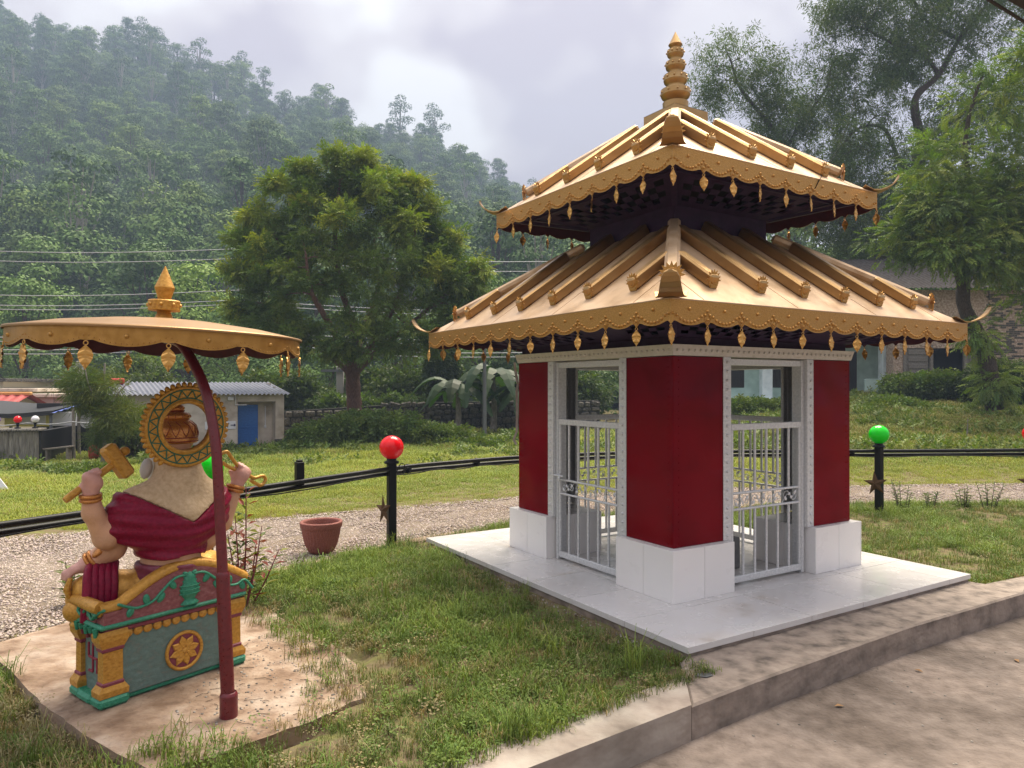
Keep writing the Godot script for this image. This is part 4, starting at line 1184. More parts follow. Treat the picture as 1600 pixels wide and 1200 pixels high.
func make_statue() -> void:
	var s := thing("seated_deity_statue", "painted cement statue of a four-armed seated deity seen from behind, in a crimson shawl", "statue", THRONE_AT, THRONE_TURN)
	var skin := Color(0.57, 0.315, 0.19); var pink := Color(0.57, 0.30, 0.25)
	var hands := [Vector3(-0.389, 1.17, -0.15), Vector3(0.487, 1.14, -0.13), Vector3(-0.385, 0.67, -0.355), Vector3(0.16, 0.70, -0.48)]
	var wash := noise(5, 9.0, 3)
	var paint := func(p: Vector3) -> Color:
		var d := 1e9
		for q in hands: d = minf(d, p.distance_to(q))
		var c := pink.lerp(skin, smoothstep(0.075, 0.15, d))
		return c * (1.0 + wash.get_noise_3dv(p) * 0.22)
	var F := Field.new()
	F.start(Vector3(-0.50, 0.33, -0.66), Vector3(0.58, 1.53, 0.06), 0.0125)
	torso(F, 0.0)
	F.bone(Vector3(0.09, 1.12, -0.15), Vector3(0.10, 1.27, -0.18), 0.088, 0.07, 0.04)
	# head: skull, jaw, nose, ears, looking away and slightly down
	F.ellipsoid(Vector3(0.10, 1.375, -0.215), Vector3(0.095, 0.12, 0.11))
	F.bone(Vector3(0.10, 1.31, -0.25), Vector3(0.10, 1.285, -0.27), 0.07, 0.055, 0.03)
	F.bone(Vector3(0.10, 1.385, -0.325), Vector3(0.10, 1.345, -0.342), 0.012, 0.018, 0.012)
	for sx in [-1.0, 1.0]:
		F.ellipsoid(Vector3(0.10 + sx * 0.098, 1.36, -0.215), Vector3(0.014, 0.042, 0.026))
		F.ellipsoid(Vector3(0.10 + sx * 0.036, 1.395, -0.312), Vector3(0.02, 0.012, 0.012), Basis(), 0.006)
	F.bone(Vector3(0.075, 1.315, -0.322), Vector3(0.125, 1.315, -0.322), 0.010, 0.010, 0.008)
	# raised arm with the mallet, at the viewer's left
	F.bone(Vector3(-0.195, 0.985, -0.16), Vector3(-0.300, 0.855, -0.19), 0.085, 0.064, 0.04)
	F.bone(Vector3(-0.300, 0.855, -0.19), Vector3(-0.370, 1.00, -0.175), 0.064, 0.050, 0.02)
	F.bone(Vector3(-0.375, 1.00, -0.175), Vector3(-0.392, 1.12, -0.155), 0.053, 0.040, 0.02)
	# lower left arm, hand on the knee
	F.bone(Vector3(-0.20, 0.96, -0.20), Vector3(-0.235, 0.775, -0.255), 0.085, 0.068, 0.04)
	F.bone(Vector3(-0.235, 0.775, -0.255), Vector3(-0.345, 0.695, -0.325), 0.066, 0.044, 0.02)
	F.ellipsoid(Vector3(-0.378, 0.676, -0.350), Vector3(0.048, 0.026, 0.044), Basis(Vector3.UP, 0.7))
	for k in 4:
		var a := Vector3(-0.392 - 0.004 * k, 0.672, -0.322 - 0.021 * k)
		F.bone(a, a + Vector3(-0.026, -0.018, -0.014), 0.0125, 0.012, 0.008)
		F.bone(a + Vector3(-0.026, -0.018, -0.014), a + Vector3(-0.034, -0.05, -0.016), 0.012, 0.0095, 0.006)
	F.bone(Vector3(-0.350, 0.676, -0.385), Vector3(-0.385, 0.652, -0.42), 0.015, 0.011, 0.01)
	# raised right arm and the second right arm
	F.bone(Vector3(0.285, 0.98, -0.15), Vector3(0.365, 0.845, -0.16), 0.084, 0.060, 0.04)
	F.bone(Vector3(0.365, 0.845, -0.16), Vector3(0.448, 1.05, -0.135), 0.062, 0.040, 0.02)
	F.bone(Vector3(0.27, 0.96, -0.17), Vector3(0.255, 0.755, -0.15), 0.085, 0.066, 0.04)
	F.bone(Vector3(0.255, 0.755, -0.15), Vector3(0.19, 0.69, -0.40), 0.064, 0.042, 0.02)
	F.ellipsoid(Vector3(0.16, 0.69, -0.455), Vector3(0.034, 0.045, 0.045))
	for k in 4:
		F.bone(Vector3(0.135 + 0.018 * k, 0.71, -0.48), Vector3(0.13 + 0.018 * k, 0.755, -0.515), 0.012, 0.0095, 0.006)
	F.bone(Vector3(0.20, 0.69, -0.45), Vector3(0.225, 0.735, -0.475), 0.014, 0.011, 0.01)
	var b := MB.new()
	F.into(b, paint)
	hand(b, Vector3(-0.393, 1.115, -0.153), Vector3(-0.389, 1.180, -0.147), Vector3(0.89, 0.42, -0.15).normalized(), Vector3(-0.1, 0.15, 0.98).normalized(), paint)
	hand(b, Vector3(0.452, 1.065, -0.133), Vector3(0.484, 1.135, -0.125), Vector3(0.82, -0.55, 0.1).normalized(), Vector3(0.1, 0.05, 0.99).normalized(), paint)
	put("body", b, M.skin, s)
	# cream drape from the neck to a point between the shoulders
	var ys := func(p: Vector3) -> float: return 0.905 + (0.62 if p.x < 0.075 else 0.60) * absf(p.x - 0.075)
	var C := Field.new()
	C.start(Vector3(-0.36, 0.80, -0.34), Vector3(0.46, 1.34, 0.10), 0.0115)
	torso(C, 0.021)
	C.bone(Vector3(0.10, 1.08, -0.165), Vector3(0.10, 1.30, -0.19), 0.128, 0.122, 0.06)
	C.each(func(p: Vector3, d: float) -> float: return maxf(maxf(d, (ys.call(p) + 0.004 - p.y) * 0.8), maxf(p.y - 1.285, -p.z - 0.30)) )
	var cb := MB.new(); C.into(cb)
	put("cream_drape", cb, M.cream_paint, s)
	# crimson shawl in folds
	var S := Field.new()
	S.start(Vector3(-0.40, 0.60, -0.36), Vector3(0.48, 1.16, 0.12), 0.0105)
	torso(S, 0.027)
	S.bone(Vector3(-0.19, 0.985, -0.155), Vector3(-0.225, 0.92, -0.16), 0.108, 0.095, 0.04)
	S.bone(Vector3(0.28, 0.985, -0.145), Vector3(0.30, 0.92, -0.15), 0.105, 0.09, 0.04)
	S.each(func(p: Vector3, d: float) -> float:
		var u := absf(p.x - 0.06)
		var fold := sin((p.y - 0.55 * u * u - 0.10 * p.x) * 95.0 + sin(p.x * 9.0) * 1.3) * 0.0066 + sin((p.y - 0.9 * u * u) * 43.0 + p.x * 6.0) * 0.006
		var low := 0.715 + 0.16 * maxf(-p.x - 0.06, 0.0) + (0.012 * sin(p.x * 16.0)) - 0.09 * maxf(p.x - 0.02, 0.0)
		return maxf(maxf(d + fold * 0.8, (p.y - ys.call(p)) * 0.8), maxf(low - p.y, -p.z - 0.33)))
	var sb := MB.new(); S.into(sb)
	put("shawl", sb, M.shawl_red, s)
	# wound waist cloth
	var V := Field.new()
	V.start(Vector3(-0.30, 0.40, -0.45), Vector3(0.36, 0.74, 0.08), 0.012)
	torso(V, 0.026)
	V.each(func(p: Vector3, d: float) -> float: return maxf(d + sin((p.y + p.x * 0.35) * 110.0) * 0.004, maxf(p.y - 0.672 + 0.05 * p.x, 0.44 - p.y)))
	var vb := MB.new(); V.into(vb)
	put("waist_cloth", vb, M.waist_purple, s)
	# crossed legs in a golden wrap
	var G := Field.new()
	G.start(Vector3(-0.56, 0.34, -0.72), Vector3(0.58, 0.74, 0.02), 0.0125)
	G.bone(Vector3(-0.06, 0.52, -0.22), Vector3(-0.335, 0.55, -0.315), 0.12, 0.094, 0.03)
	G.bone(Vector3(0.16, 0.52, -0.22), Vector3(0.43, 0.53, -0.40), 0.125, 0.095, 0.03)
	G.bone(Vector3(-0.355, 0.50, -0.345), Vector3(0.02, 0.46, -0.56), 0.082, 0.058, 0.03)
	G.bone(Vector3(0.43, 0.50, -0.42), Vector3(0.10, 0.46, -0.60), 0.08, 0.058, 0.03)
	G.each(func(p: Vector3, d: float) -> float: return d + sin(p.x * 70.0 + p.z * 30.0 + p.y * 40.0) * 0.003)
	var gb := MB.new(); G.into(gb)
	put("leg_wrap", gb, M.gold_paint, s)
	var fo := MB.new()
	fo.ball(Vector3(-0.395, 0.455, -0.30), Vector3(0.062, 0.066, 0.085), 16, Basis(Vector3.UP, 0.5))
	fo.ball(Vector3(-0.395, 0.39, -0.27), Vector3(0.045, 0.032, 0.065), 12, Basis(Vector3.UP, 0.4))
	fo.tube([Vector3(-0.43, 0.64, -0.31), Vector3(-0.445, 0.58, -0.315), Vector3(-0.435, 0.53, -0.31)], [0.012, 0.02, 0.012], 8)
	put("foot", fo, M.gold_paint, s)
	# hanging end of the shawl over the knee
	var ta := MB.new()
	for k in 5:
		var x := -0.395 + 0.034 * k
		ta.tube(smooth([Vector3(x + 0.045, 0.695, -0.27), Vector3(x + 0.012, 0.655, -0.215), Vector3(x, 0.58, -0.19), Vector3(x - 0.008, 0.50, -0.182), Vector3(x - 0.012, 0.415 + 0.012 * (k % 2), -0.185)], 3), [0.020, 0.022, 0.0225, 0.023, 0.024, 0.0245, 0.025, 0.025, 0.025, 0.0255, 0.026, 0.0265, 0.025], 8)
	put("shawl_end", ta, M.shawl_red, s)
	# bracelets and armlets
	var bangles := [[Vector3(-0.392, 1.088, -0.158), Vector3(-0.1, 1, 0.1), 0.046], [Vector3(0.442, 1.045, -0.135), Vector3(0.32, 1, 0.05), 0.047], [Vector3(-0.322, 0.712, -0.311), Vector3(-0.8, -0.58, -0.5), 0.050]]
	for g in bangles:
		for e in [-0.012, 0.010]:
			var bn := MB.new()
			var fr := bn.frame_at(g[1])
			var ring := []
			for k in 20: ring.append(g[0] + fr.z * e + (fr.x * cos(TAU * k / 20) + fr.y * sin(TAU * k / 20)) * g[2])
			bn.tube(ring, [0.0115], 7, false, true)
			put("bracelet", bn, M.crown_gold, s)
	var al := MB.new()
	al.ball(Vector3(-0.305, 0.775, -0.255), Vector3(0.05, 0.018, 0.035), 12, Basis(Vector3.BACK, 0.75))
	put("armlet", al, M.crown_gold, s)
	# crown in tiers with red lines
	var cr := MB.new()
	var at := Vector3(0.105, 0, -0.225)
	cr.lathe([Vector2(0.118, 1.345), Vector2(0.128, 1.355), Vector2(0.128, 1.372), Vector2(0.122, 1.378), Vector2(0.128, 1.41), Vector2(0.118, 1.445), Vector2(0.092, 1.475), Vector2(0.070, 1.49)], 28, at)
	var tor := []
	cr.lathe([Vector2(0.06, 1.484), Vector2(0.080, 1.487), Vector2(0.089, 1.502), Vector2(0.080, 1.520), Vector2(0.055, 1.527), Vector2(0.045, 1.533), Vector2(0.050, 1.538), Vector2(0.055, 1.55), Vector2(0.048, 1.566), Vector2(0.02, 1.578), Vector2(0.001, 1.582)], 28, at)
	var crown := put("crown", cr, M.crown_gold, s)
	var cl := MB.new()
	for k in 14:
		var a1 := TAU * k / 14.0; var a2 := a1 + TAU / 28.0; var a3 := a1 + TAU / 14.0
		var pt := func(an: float, r: float, y: float) -> Vector3: return at + Vector3(sin(an) * r, y, cos(an) * r)
		cl.tube([pt.call(a1, 0.129, 1.385), pt.call((a1 + a2) / 2, 0.129, 1.41), pt.call(a2, 0.117, 1.449), pt.call((a2 + a3) / 2, 0.129, 1.41), pt.call(a3, 0.129, 1.385)], [0.0022], 5)
		cl.tube([pt.call(a2, 0.117, 1.449), pt.call(a1, 0.094, 1.474)], [0.0022], 5)
		cl.tube([pt.call(a1, 0.074, 1.486), pt.call(a1, 0.0895, 1.502), pt.call(a1, 0.075, 1.522)], [0.0024], 5)
	for g in [[0.1285, 1.358], [0.126, 1.379], [0.0715, 1.486], [0.051, 1.535]]:
		var ring := []
		for k in 24: ring.append(at + Vector3(sin(TAU * k / 24) * g[0], g[1], cos(TAU * k / 24) * g[0]))
		cl.tube(ring, [0.0032], 5, false, true)
	put("painted_line", cl, M.crown_line, crown)
	var bd := MB.new()
	bd.tube(smooth([Vector3(0.10, 1.30, -0.27), Vector3(0.06, 1.22, -0.31), Vector3(0.045, 1.13, -0.32), Vector3(0.06, 1.04, -0.31)], 4), [0.05, 0.062, 0.068, 0.07, 0.07, 0.066, 0.06, 0.055, 0.05, 0.045, 0.036, 0.026, 0.012], 12)
	bd.ball(Vector3(-0.055, 1.205, -0.245), Vector3(0.034, 0.062, 0.034), 10, Basis(Vector3.BACK, -0.2))
	put("beard", bd, M.beard, s)
	# halo ring behind the head, toothed rim, painted zigzag
	var hc := Vector3(0.068, 1.45, -0.030)
	var hb := MB.new()
	hb.xf = Transform3D(Basis(Vector3.RIGHT, 0.04), hc)
	var prof := []
	for k in 13:
		var an := TAU * k / 12.0
		prof.append(an)
	var ring_n := 56
	var sec := [Vector2(0.143, -0.018), Vector2(0.143, 0.014), Vector2(0.150, 0.021), Vector2(0.160, 0.021), Vector2(0.167, 0.014), Vector2(0.172, 0.012), Vector2(0.224, 0.012), Vector2(0.232, 0.016), Vector2(0.242, 0.012), Vector2(0.244, -0.018)]
	var f0 := hb.v.size()
	for k in ring_n:
		var an := TAU * k / ring_n
		for q in sec: hb.p(Vector3(cos(an) * q.x, sin(an) * q.x * (0.93 if q.x < 0.17 else 0.965), q.y))
	for k in ring_n:
		for j in sec.size():
			var j2 := (j + 1) % sec.size(); var k2 := (k + 1) % ring_n
			var a := f0 + k * sec.size() + j; var c := f0 + k * sec.size() + j2; var a2 := f0 + k2 * sec.size() + j; var c2 := f0 + k2 * sec.size() + j2
			hb.t3(a, a2, c2); hb.t3(a, c2, c)
	var halo := put("halo", hb, M.gold_paint, s)
	var th := MB.new(); th.xf = hb.xf
	for k in 46:
		var an := TAU * k / 46.0
		if an > 4.15 and an < 5.35: continue     # worn smooth at the bottom
		var d := Vector3(cos(an), sin(an) * 0.965, 0)
		th.ball(d * 0.244 + Vector3(0, 0, 0.0), Vector3(0.024, 0.0155, 0.015), 8, Basis(Vector3.BACK, an))
	put("toothed_rim", th, M.gold_paint, halo)
	var zz := MB.new(); zz.xf = hb.xf
	var zn := 21
	for k in zn:
		var a1 := TAU * k / zn + 0.1; var a2 := TAU * (k + 0.5) / zn + 0.1; var a3 := TAU * (k + 1) / zn + 0.1
		var pq := func(an: float, r: float) -> Vector3: return Vector3(cos(an) * r, sin(an) * r * 0.96, 0.0135)
		zz.tube([pq.call(a1, 0.176), pq.call(a2, 0.219)], [0.0036], 5)
		zz.tube([pq.call(a2, 0.219), pq.call(a3, 0.176)], [0.0036], 5)
	for r in [0.1725, 0.2225]:
		var ring := []
		for k in 48: ring.append(Vector3(cos(TAU * k / 48) * r, sin(TAU * k / 48) * r * 0.955, 0.0135))
		zz.tube(ring, [0.0038], 5, false, true)
	put("painted_zigzag", zz, M.line_green, halo)
	# mallet in the raised hand at the left
	var m := thing("golden_mallet", "golden mallet held up in the statue's left-hand fist", "mallet", THRONE_AT, THRONE_TURN)
	var dir := (Vector3(-0.22, 1.275, -0.205) - Vector3(-0.515, 1.085, -0.165)).normalized()
	var h0 := Vector3(-0.515, 1.085, -0.165)
	var mh := MB.new()
	mh.tube([h0, h0 + dir * 0.02, h0 + dir * 0.34], [0.017, 0.02, 0.019], 10)
	put("handle", mh, M.gold_paint, m)
	var md := MB.new()
	var cross := Vector3(0.52, -0.83, 0.1).normalized()
	md.box(h0 + dir * 0.335, Vector3(0.205, 0.076, 0.08), 0.014, Basis(cross, dir, cross.cross(dir)))
	md.ball(h0 + dir * 0.40 + cross * -0.02, Vector3(0.03, 0.026, 0.026), 10)
	put("head", md, M.gold_paint, m)
	# looped noose in the raised hand at the right
	var l := MB.new()
	l.tube(smooth([Vector3(0.345, 1.262, -0.15), Vector3(0.395, 1.275, -0.15), Vector3(0.425, 1.235, -0.145), Vector3(0.470, 1.175, -0.135), Vector3(0.56, 1.10, -0.125), Vector3(0.63, 1.105, -0.125), Vector3(0.652, 1.075, -0.125), Vector3(0.615, 1.045, -0.125), Vector3(0.545, 1.085, -0.125)], 5), [0.0115], 8)
	l.tube(smooth([Vector3(0.345, 1.262, -0.15), Vector3(0.35, 1.225, -0.15), Vector3(0.40, 1.185, -0.145), Vector3(0.455, 1.155, -0.135)], 5), [0.0115], 8)
	l.xf = Transform3D()
	var lo := put("golden_noose", l, M.gold_paint)
	lo.transform = Transform3D(Basis(Vector3.UP, THRONE_TURN), THRONE_AT)
	tag(lo, "looped golden noose held in the statue's raised right fist", "noose")
	make_throne()
	make_umbrella()

func make_throne() -> void:
	var t := thing("painted_throne", "painted cement throne with green vine relief, maroon back and golden corner pillars", "throne", THRONE_AT, THRONE_TURN)
	var b := MB.new()
	b.box(Vector3(0, 0.21, -0.163), Vector3(0.745, 0.36, 0.30), 0.006)
	put("panel", b, M.throne_teal, t)
	var g := MB.new()
	for sx in [-1.0, 1.0]:
		for z in [-0.035, -0.29]: g.box(Vector3(sx * 0.345, 0.028, z), Vector3(0.16, 0.056, 0.12), 0.016)
	g.box(Vector3(0, 0.018, -0.175), Vector3(0.66, 0.03, 0.31), 0.01)
	g.box(Vector3(-0.372, 0.024, -0.175), Vector3(0.11, 0.05, 0.16), 0.016); g.box(Vector3(0.372, 0.024, -0.175), Vector3(0.11, 0.05, 0.16), 0.016)
	put("footing", g, M.throne_green, t)
	for sx in [-1.0, 1.0]:
		for z in [-0.030, -0.295]:
			var c := MB.new()
			var at := Vector3(sx * 0.345, 0, z)
			c.lathe([Vector2(0.105, 0.055), Vector2(0.108, 0.085), Vector2(0.085, 0.11), Vector2(0.072, 0.125), Vector2(0.070, 0.29), Vector2(0.078, 0.305), Vector2(0.105, 0.345), Vector2(0.108, 0.375), Vector2(0.095, 0.40)], 4, at, Basis.from_scale(Vector3(1, 1, 0.62)) * Basis(Vector3.UP, PI / 4), true)
			var pil := put("corner_pillar", c, M.gold_paint, t)
			for y in [0.118, 0.30]:
				var mb := MB.new(); mb.box(at + Vector3(0, y, 0), Vector3(0.116, 0.024, 0.076), 0.006)
				put("band", mb, M.band_maroon, pil)
	var sc := MB.new()
	for k in 11:
		sc.ball(Vector3(-0.265 + 0.053 * k, 0.362, -0.010), Vector3(0.027, 0.026, 0.014), 10)
	put("scalloped_row", sc, M.gold_paint, t)
	var cn := MB.new()
	cn.box(Vector3(0.0, 0.396, -0.165), Vector3(0.79, 0.03, 0.35), 0.008)
	put("cornice", cn, M.band_maroon, t)
	var gl := MB.new()
	gl.box(Vector3(0.0, 0.424, -0.165), Vector3(0.845, 0.026, 0.39), 0.01)
	put("cornice", gl, M.throne_green, t)
	var dr := MB.new()   # dripping tongues of paint under the cornice on the side
	for k in 6:
		dr.tube([Vector3(-0.425, 0.42, -0.02 - 0.055 * k), Vector3(-0.424, 0.375 + 0.014 * (k % 2), -0.02 - 0.055 * k)], [0.017, 0.010], 8)
	put("painted_drip", dr, M.throne_green, t)
	var dm := MB.new()
	for k in 5:
		dm.tube([Vector3(-0.405, 0.40, -0.045 - 0.055 * k), Vector3(-0.404, 0.345 + 0.01 * (k % 2), -0.045 - 0.055 * k)], [0.02, 0.010], 8)
	put("painted_drip", dm, M.band_maroon, t)
	# arched back board and golden cap
	var arch := func(x: float) -> float: return 0.500 + 0.150 * cos(clampf((x - 0.06) / 0.37, -1.0, 1.0) * PI / 2)
	var pl := PackedVector2Array([Vector2(-0.40, 0.437), Vector2(0.425, 0.437)])
	for k in 21: pl.append(Vector2(0.425 - 0.825 * k / 20.0, arch.call(0.425 - 0.825 * k / 20.0)))
	var bb := MB.new(); bb.prism(pl, -0.08, 0.022, Transform3D(), 0.008)
	put("back_board", bb, M.throne_maroon, t)
	var sd := MB.new()
	for sx in [-1.0, 1.0]: sd.box(Vector3(sx * 0.393 + 0.008, 0.475, -0.20), Vector3(0.05, 0.085, 0.28), 0.008)
	sd.box(Vector3(0.01, 0.447, -0.22), Vector3(0.76, 0.02, 0.28))
	put("side_board", sd, M.throne_maroon, t)
	var cap := MB.new()
	var cp := []
	for k in 25:
		var x := 0.438 - 0.85 * k / 24.0
		cp.append(Vector3(x, arch.call(x) + 0.012, -0.02))
	cap.tube(cp, [0.030, 0.034, 0.036], 10)
	cap.tube([Vector3(-0.405, 0.525, -0.01), Vector3(-0.415, 0.53, -0.06), Vector3(-0.41, 0.525, -0.33)], [0.034, 0.036, 0.03], 10)
	cap.tube([Vector3(0.43, 0.52, -0.02), Vector3(0.43, 0.52, -0.33)], [0.032, 0.03], 10)
	put("rail_cap", cap, M.gold_paint, t)
	# relief: vase and vine
	var rl := MB.new()
	rl.xf = Transform3D(Basis.from_scale(Vector3(1, 0.88, 0.55)), Vector3(0.062, 0.050, 0.02))
	rl.lathe([Vector2(0.050, 0.448), Vector2(0.056, 0.456), Vector2(0.040, 0.470), Vector2(0.030, 0.482), Vector2(0.046, 0.505), Vector2(0.058, 0.535), Vector2(0.054, 0.565), Vector2(0.038, 0.588), Vector2(0.044, 0.600), Vector2(0.032, 0.612), Vector2(0.04, 0.622), Vector2(0.02, 0.645), Vector2(0.001, 0.66)], 18)
	for y in [0.52, 0.545, 0.57]:
		var ring := []
		for k in 20: ring.append(Vector3(sin(TAU * k / 20) * 0.059, y, cos(TAU * k / 20) * 0.059))
		rl.tube(ring, [0.004], 5, false, true)
	rl.xf = Transform3D(Basis.from_scale(Vector3(1, 0.86, 1)), Vector3(0, 0.058, 0))
	for sx in [-1.0, 1.0]:
		rl.tube(smooth([Vector3(0.062 + sx * 0.02, 0.645, 0.026), Vector3(0.062 + sx * 0.085, 0.640, 0.026), Vector3(0.062 + sx * 0.15, 0.585, 0.026), Vector3(0.062 + sx * 0.21, 0.525, 0.026), Vector3(0.062 + sx * 0.29, 0.505, 0.026), Vector3(0.062 + sx * 0.345, 0.525, 0.026), Vector3(0.062 + sx * 0.395, 0.555 - 0.05 * (sx + 1), 0.03)], 4), [0.0085, 0.0085], 8)
		for q in [[0.10, 0.60, -0.5], [0.165, 0.535, 0.5], [0.245, 0.545, -0.1], [0.33, 0.49, 0.3]]:
			rl.ball(Vector3(0.062 + sx * q[0], q[1], 0.024), Vector3(0.020, 0.034, 0.010), 10, Basis(Vector3.BACK, sx * q[2]))
		rl.ball(Vector3(0.062 + sx * 0.025, 0.655, 0.024), Vector3(0.02, 0.012, 0.01), 8, Basis(Vector3.BACK, sx * 0.5))
	for z in [-0.06, -0.12, -0.19, -0.26]:   # the same vine on the side
		rl.ball(Vector3(-0.413, 0.495, z), Vector3(0.010, 0.036, 0.02), 8, Basis(Vector3.RIGHT, z * 20.0))
	rl.tube(smooth([Vector3(-0.40, 0.535, 0.024), Vector3(-0.420, 0.50, -0.03), Vector3(-0.418, 0.465, -0.08), Vector3(-0.418, 0.52, -0.14), Vector3(-0.418, 0.465, -0.2), Vector3(-0.418, 0.51, -0.28)], 4), [0.009], 8)
	put("vine_relief", rl, M.throne_green, t)
	# round flower medallion
	var mc := Vector3(0.047, 0.178, -0.012)
	var md := MB.new()
	md.lathe([Vector2(0.001, 0.006), Vector2(0.098, 0.006)], 32, mc, Basis(Vector3.RIGHT, PI / 2))
	var med := put("medallion", md, M.band_maroon, t)
	var rg := MB.new()
	var rr := []
	for k in 40: rr.append(mc + Vector3(cos(TAU * k / 40) * 0.102, sin(TAU * k / 40) * 0.102, 0.006))
	rg.tube(rr, [0.0105], 8, false, true)
	put("ring", rg, M.gold_paint, med)
	for k in 8:
		var an := TAU * k / 8.0 + 0.2
		var pb := MB.new()
		pb.xf = Transform3D(Basis(Vector3.BACK, an), mc)
		pb.prism(PackedVector2Array([Vector2(0.012, -0.006), Vector2(0.035, -0.019), Vector2(0.058, -0.021), Vector2(0.088, 0.0), Vector2(0.058, 0.021), Vector2(0.035, 0.019), Vector2(0.012, 0.006)]), 0.004, 0.016, Transform3D(), 0.005)
		put("petal", pb, M.gold_paint, med)
	var hb := MB.new()
	hb.ball(mc + Vector3(0, 0, 0.008), Vector3(0.019, 0.019, 0.014), 14)
	put("flower_heart", hb, M.gold_paint, med)
	# hooked-cross good-luck mark painted on the left side panel
	var k := MB.new()
	var x0 := -0.374
	var cz := -0.164; var cy := 0.225; var a := 0.050
	var seg := [[Vector2(0, -a * 1.5), Vector2(0, a * 1.5)], [Vector2(-a, 0), Vector2(a, 0)], [Vector2(0, a * 1.5), Vector2(a, a * 1.5)], [Vector2(a, 0), Vector2(a, -a * 1.5)], [Vector2(0, -a * 1.5), Vector2(-a, -a * 1.5)], [Vector2(-a, 0), Vector2(-a, a * 1.5)]]
	for q in seg:
		k.bar(Vector3(x0, cy + q[0].y, cz + q[0].x), Vector3(x0, cy + q[1].y, cz + q[1].x), 0.013, 0.013, 0.003)
	put("painted_mark", k, M.mark_red, t)

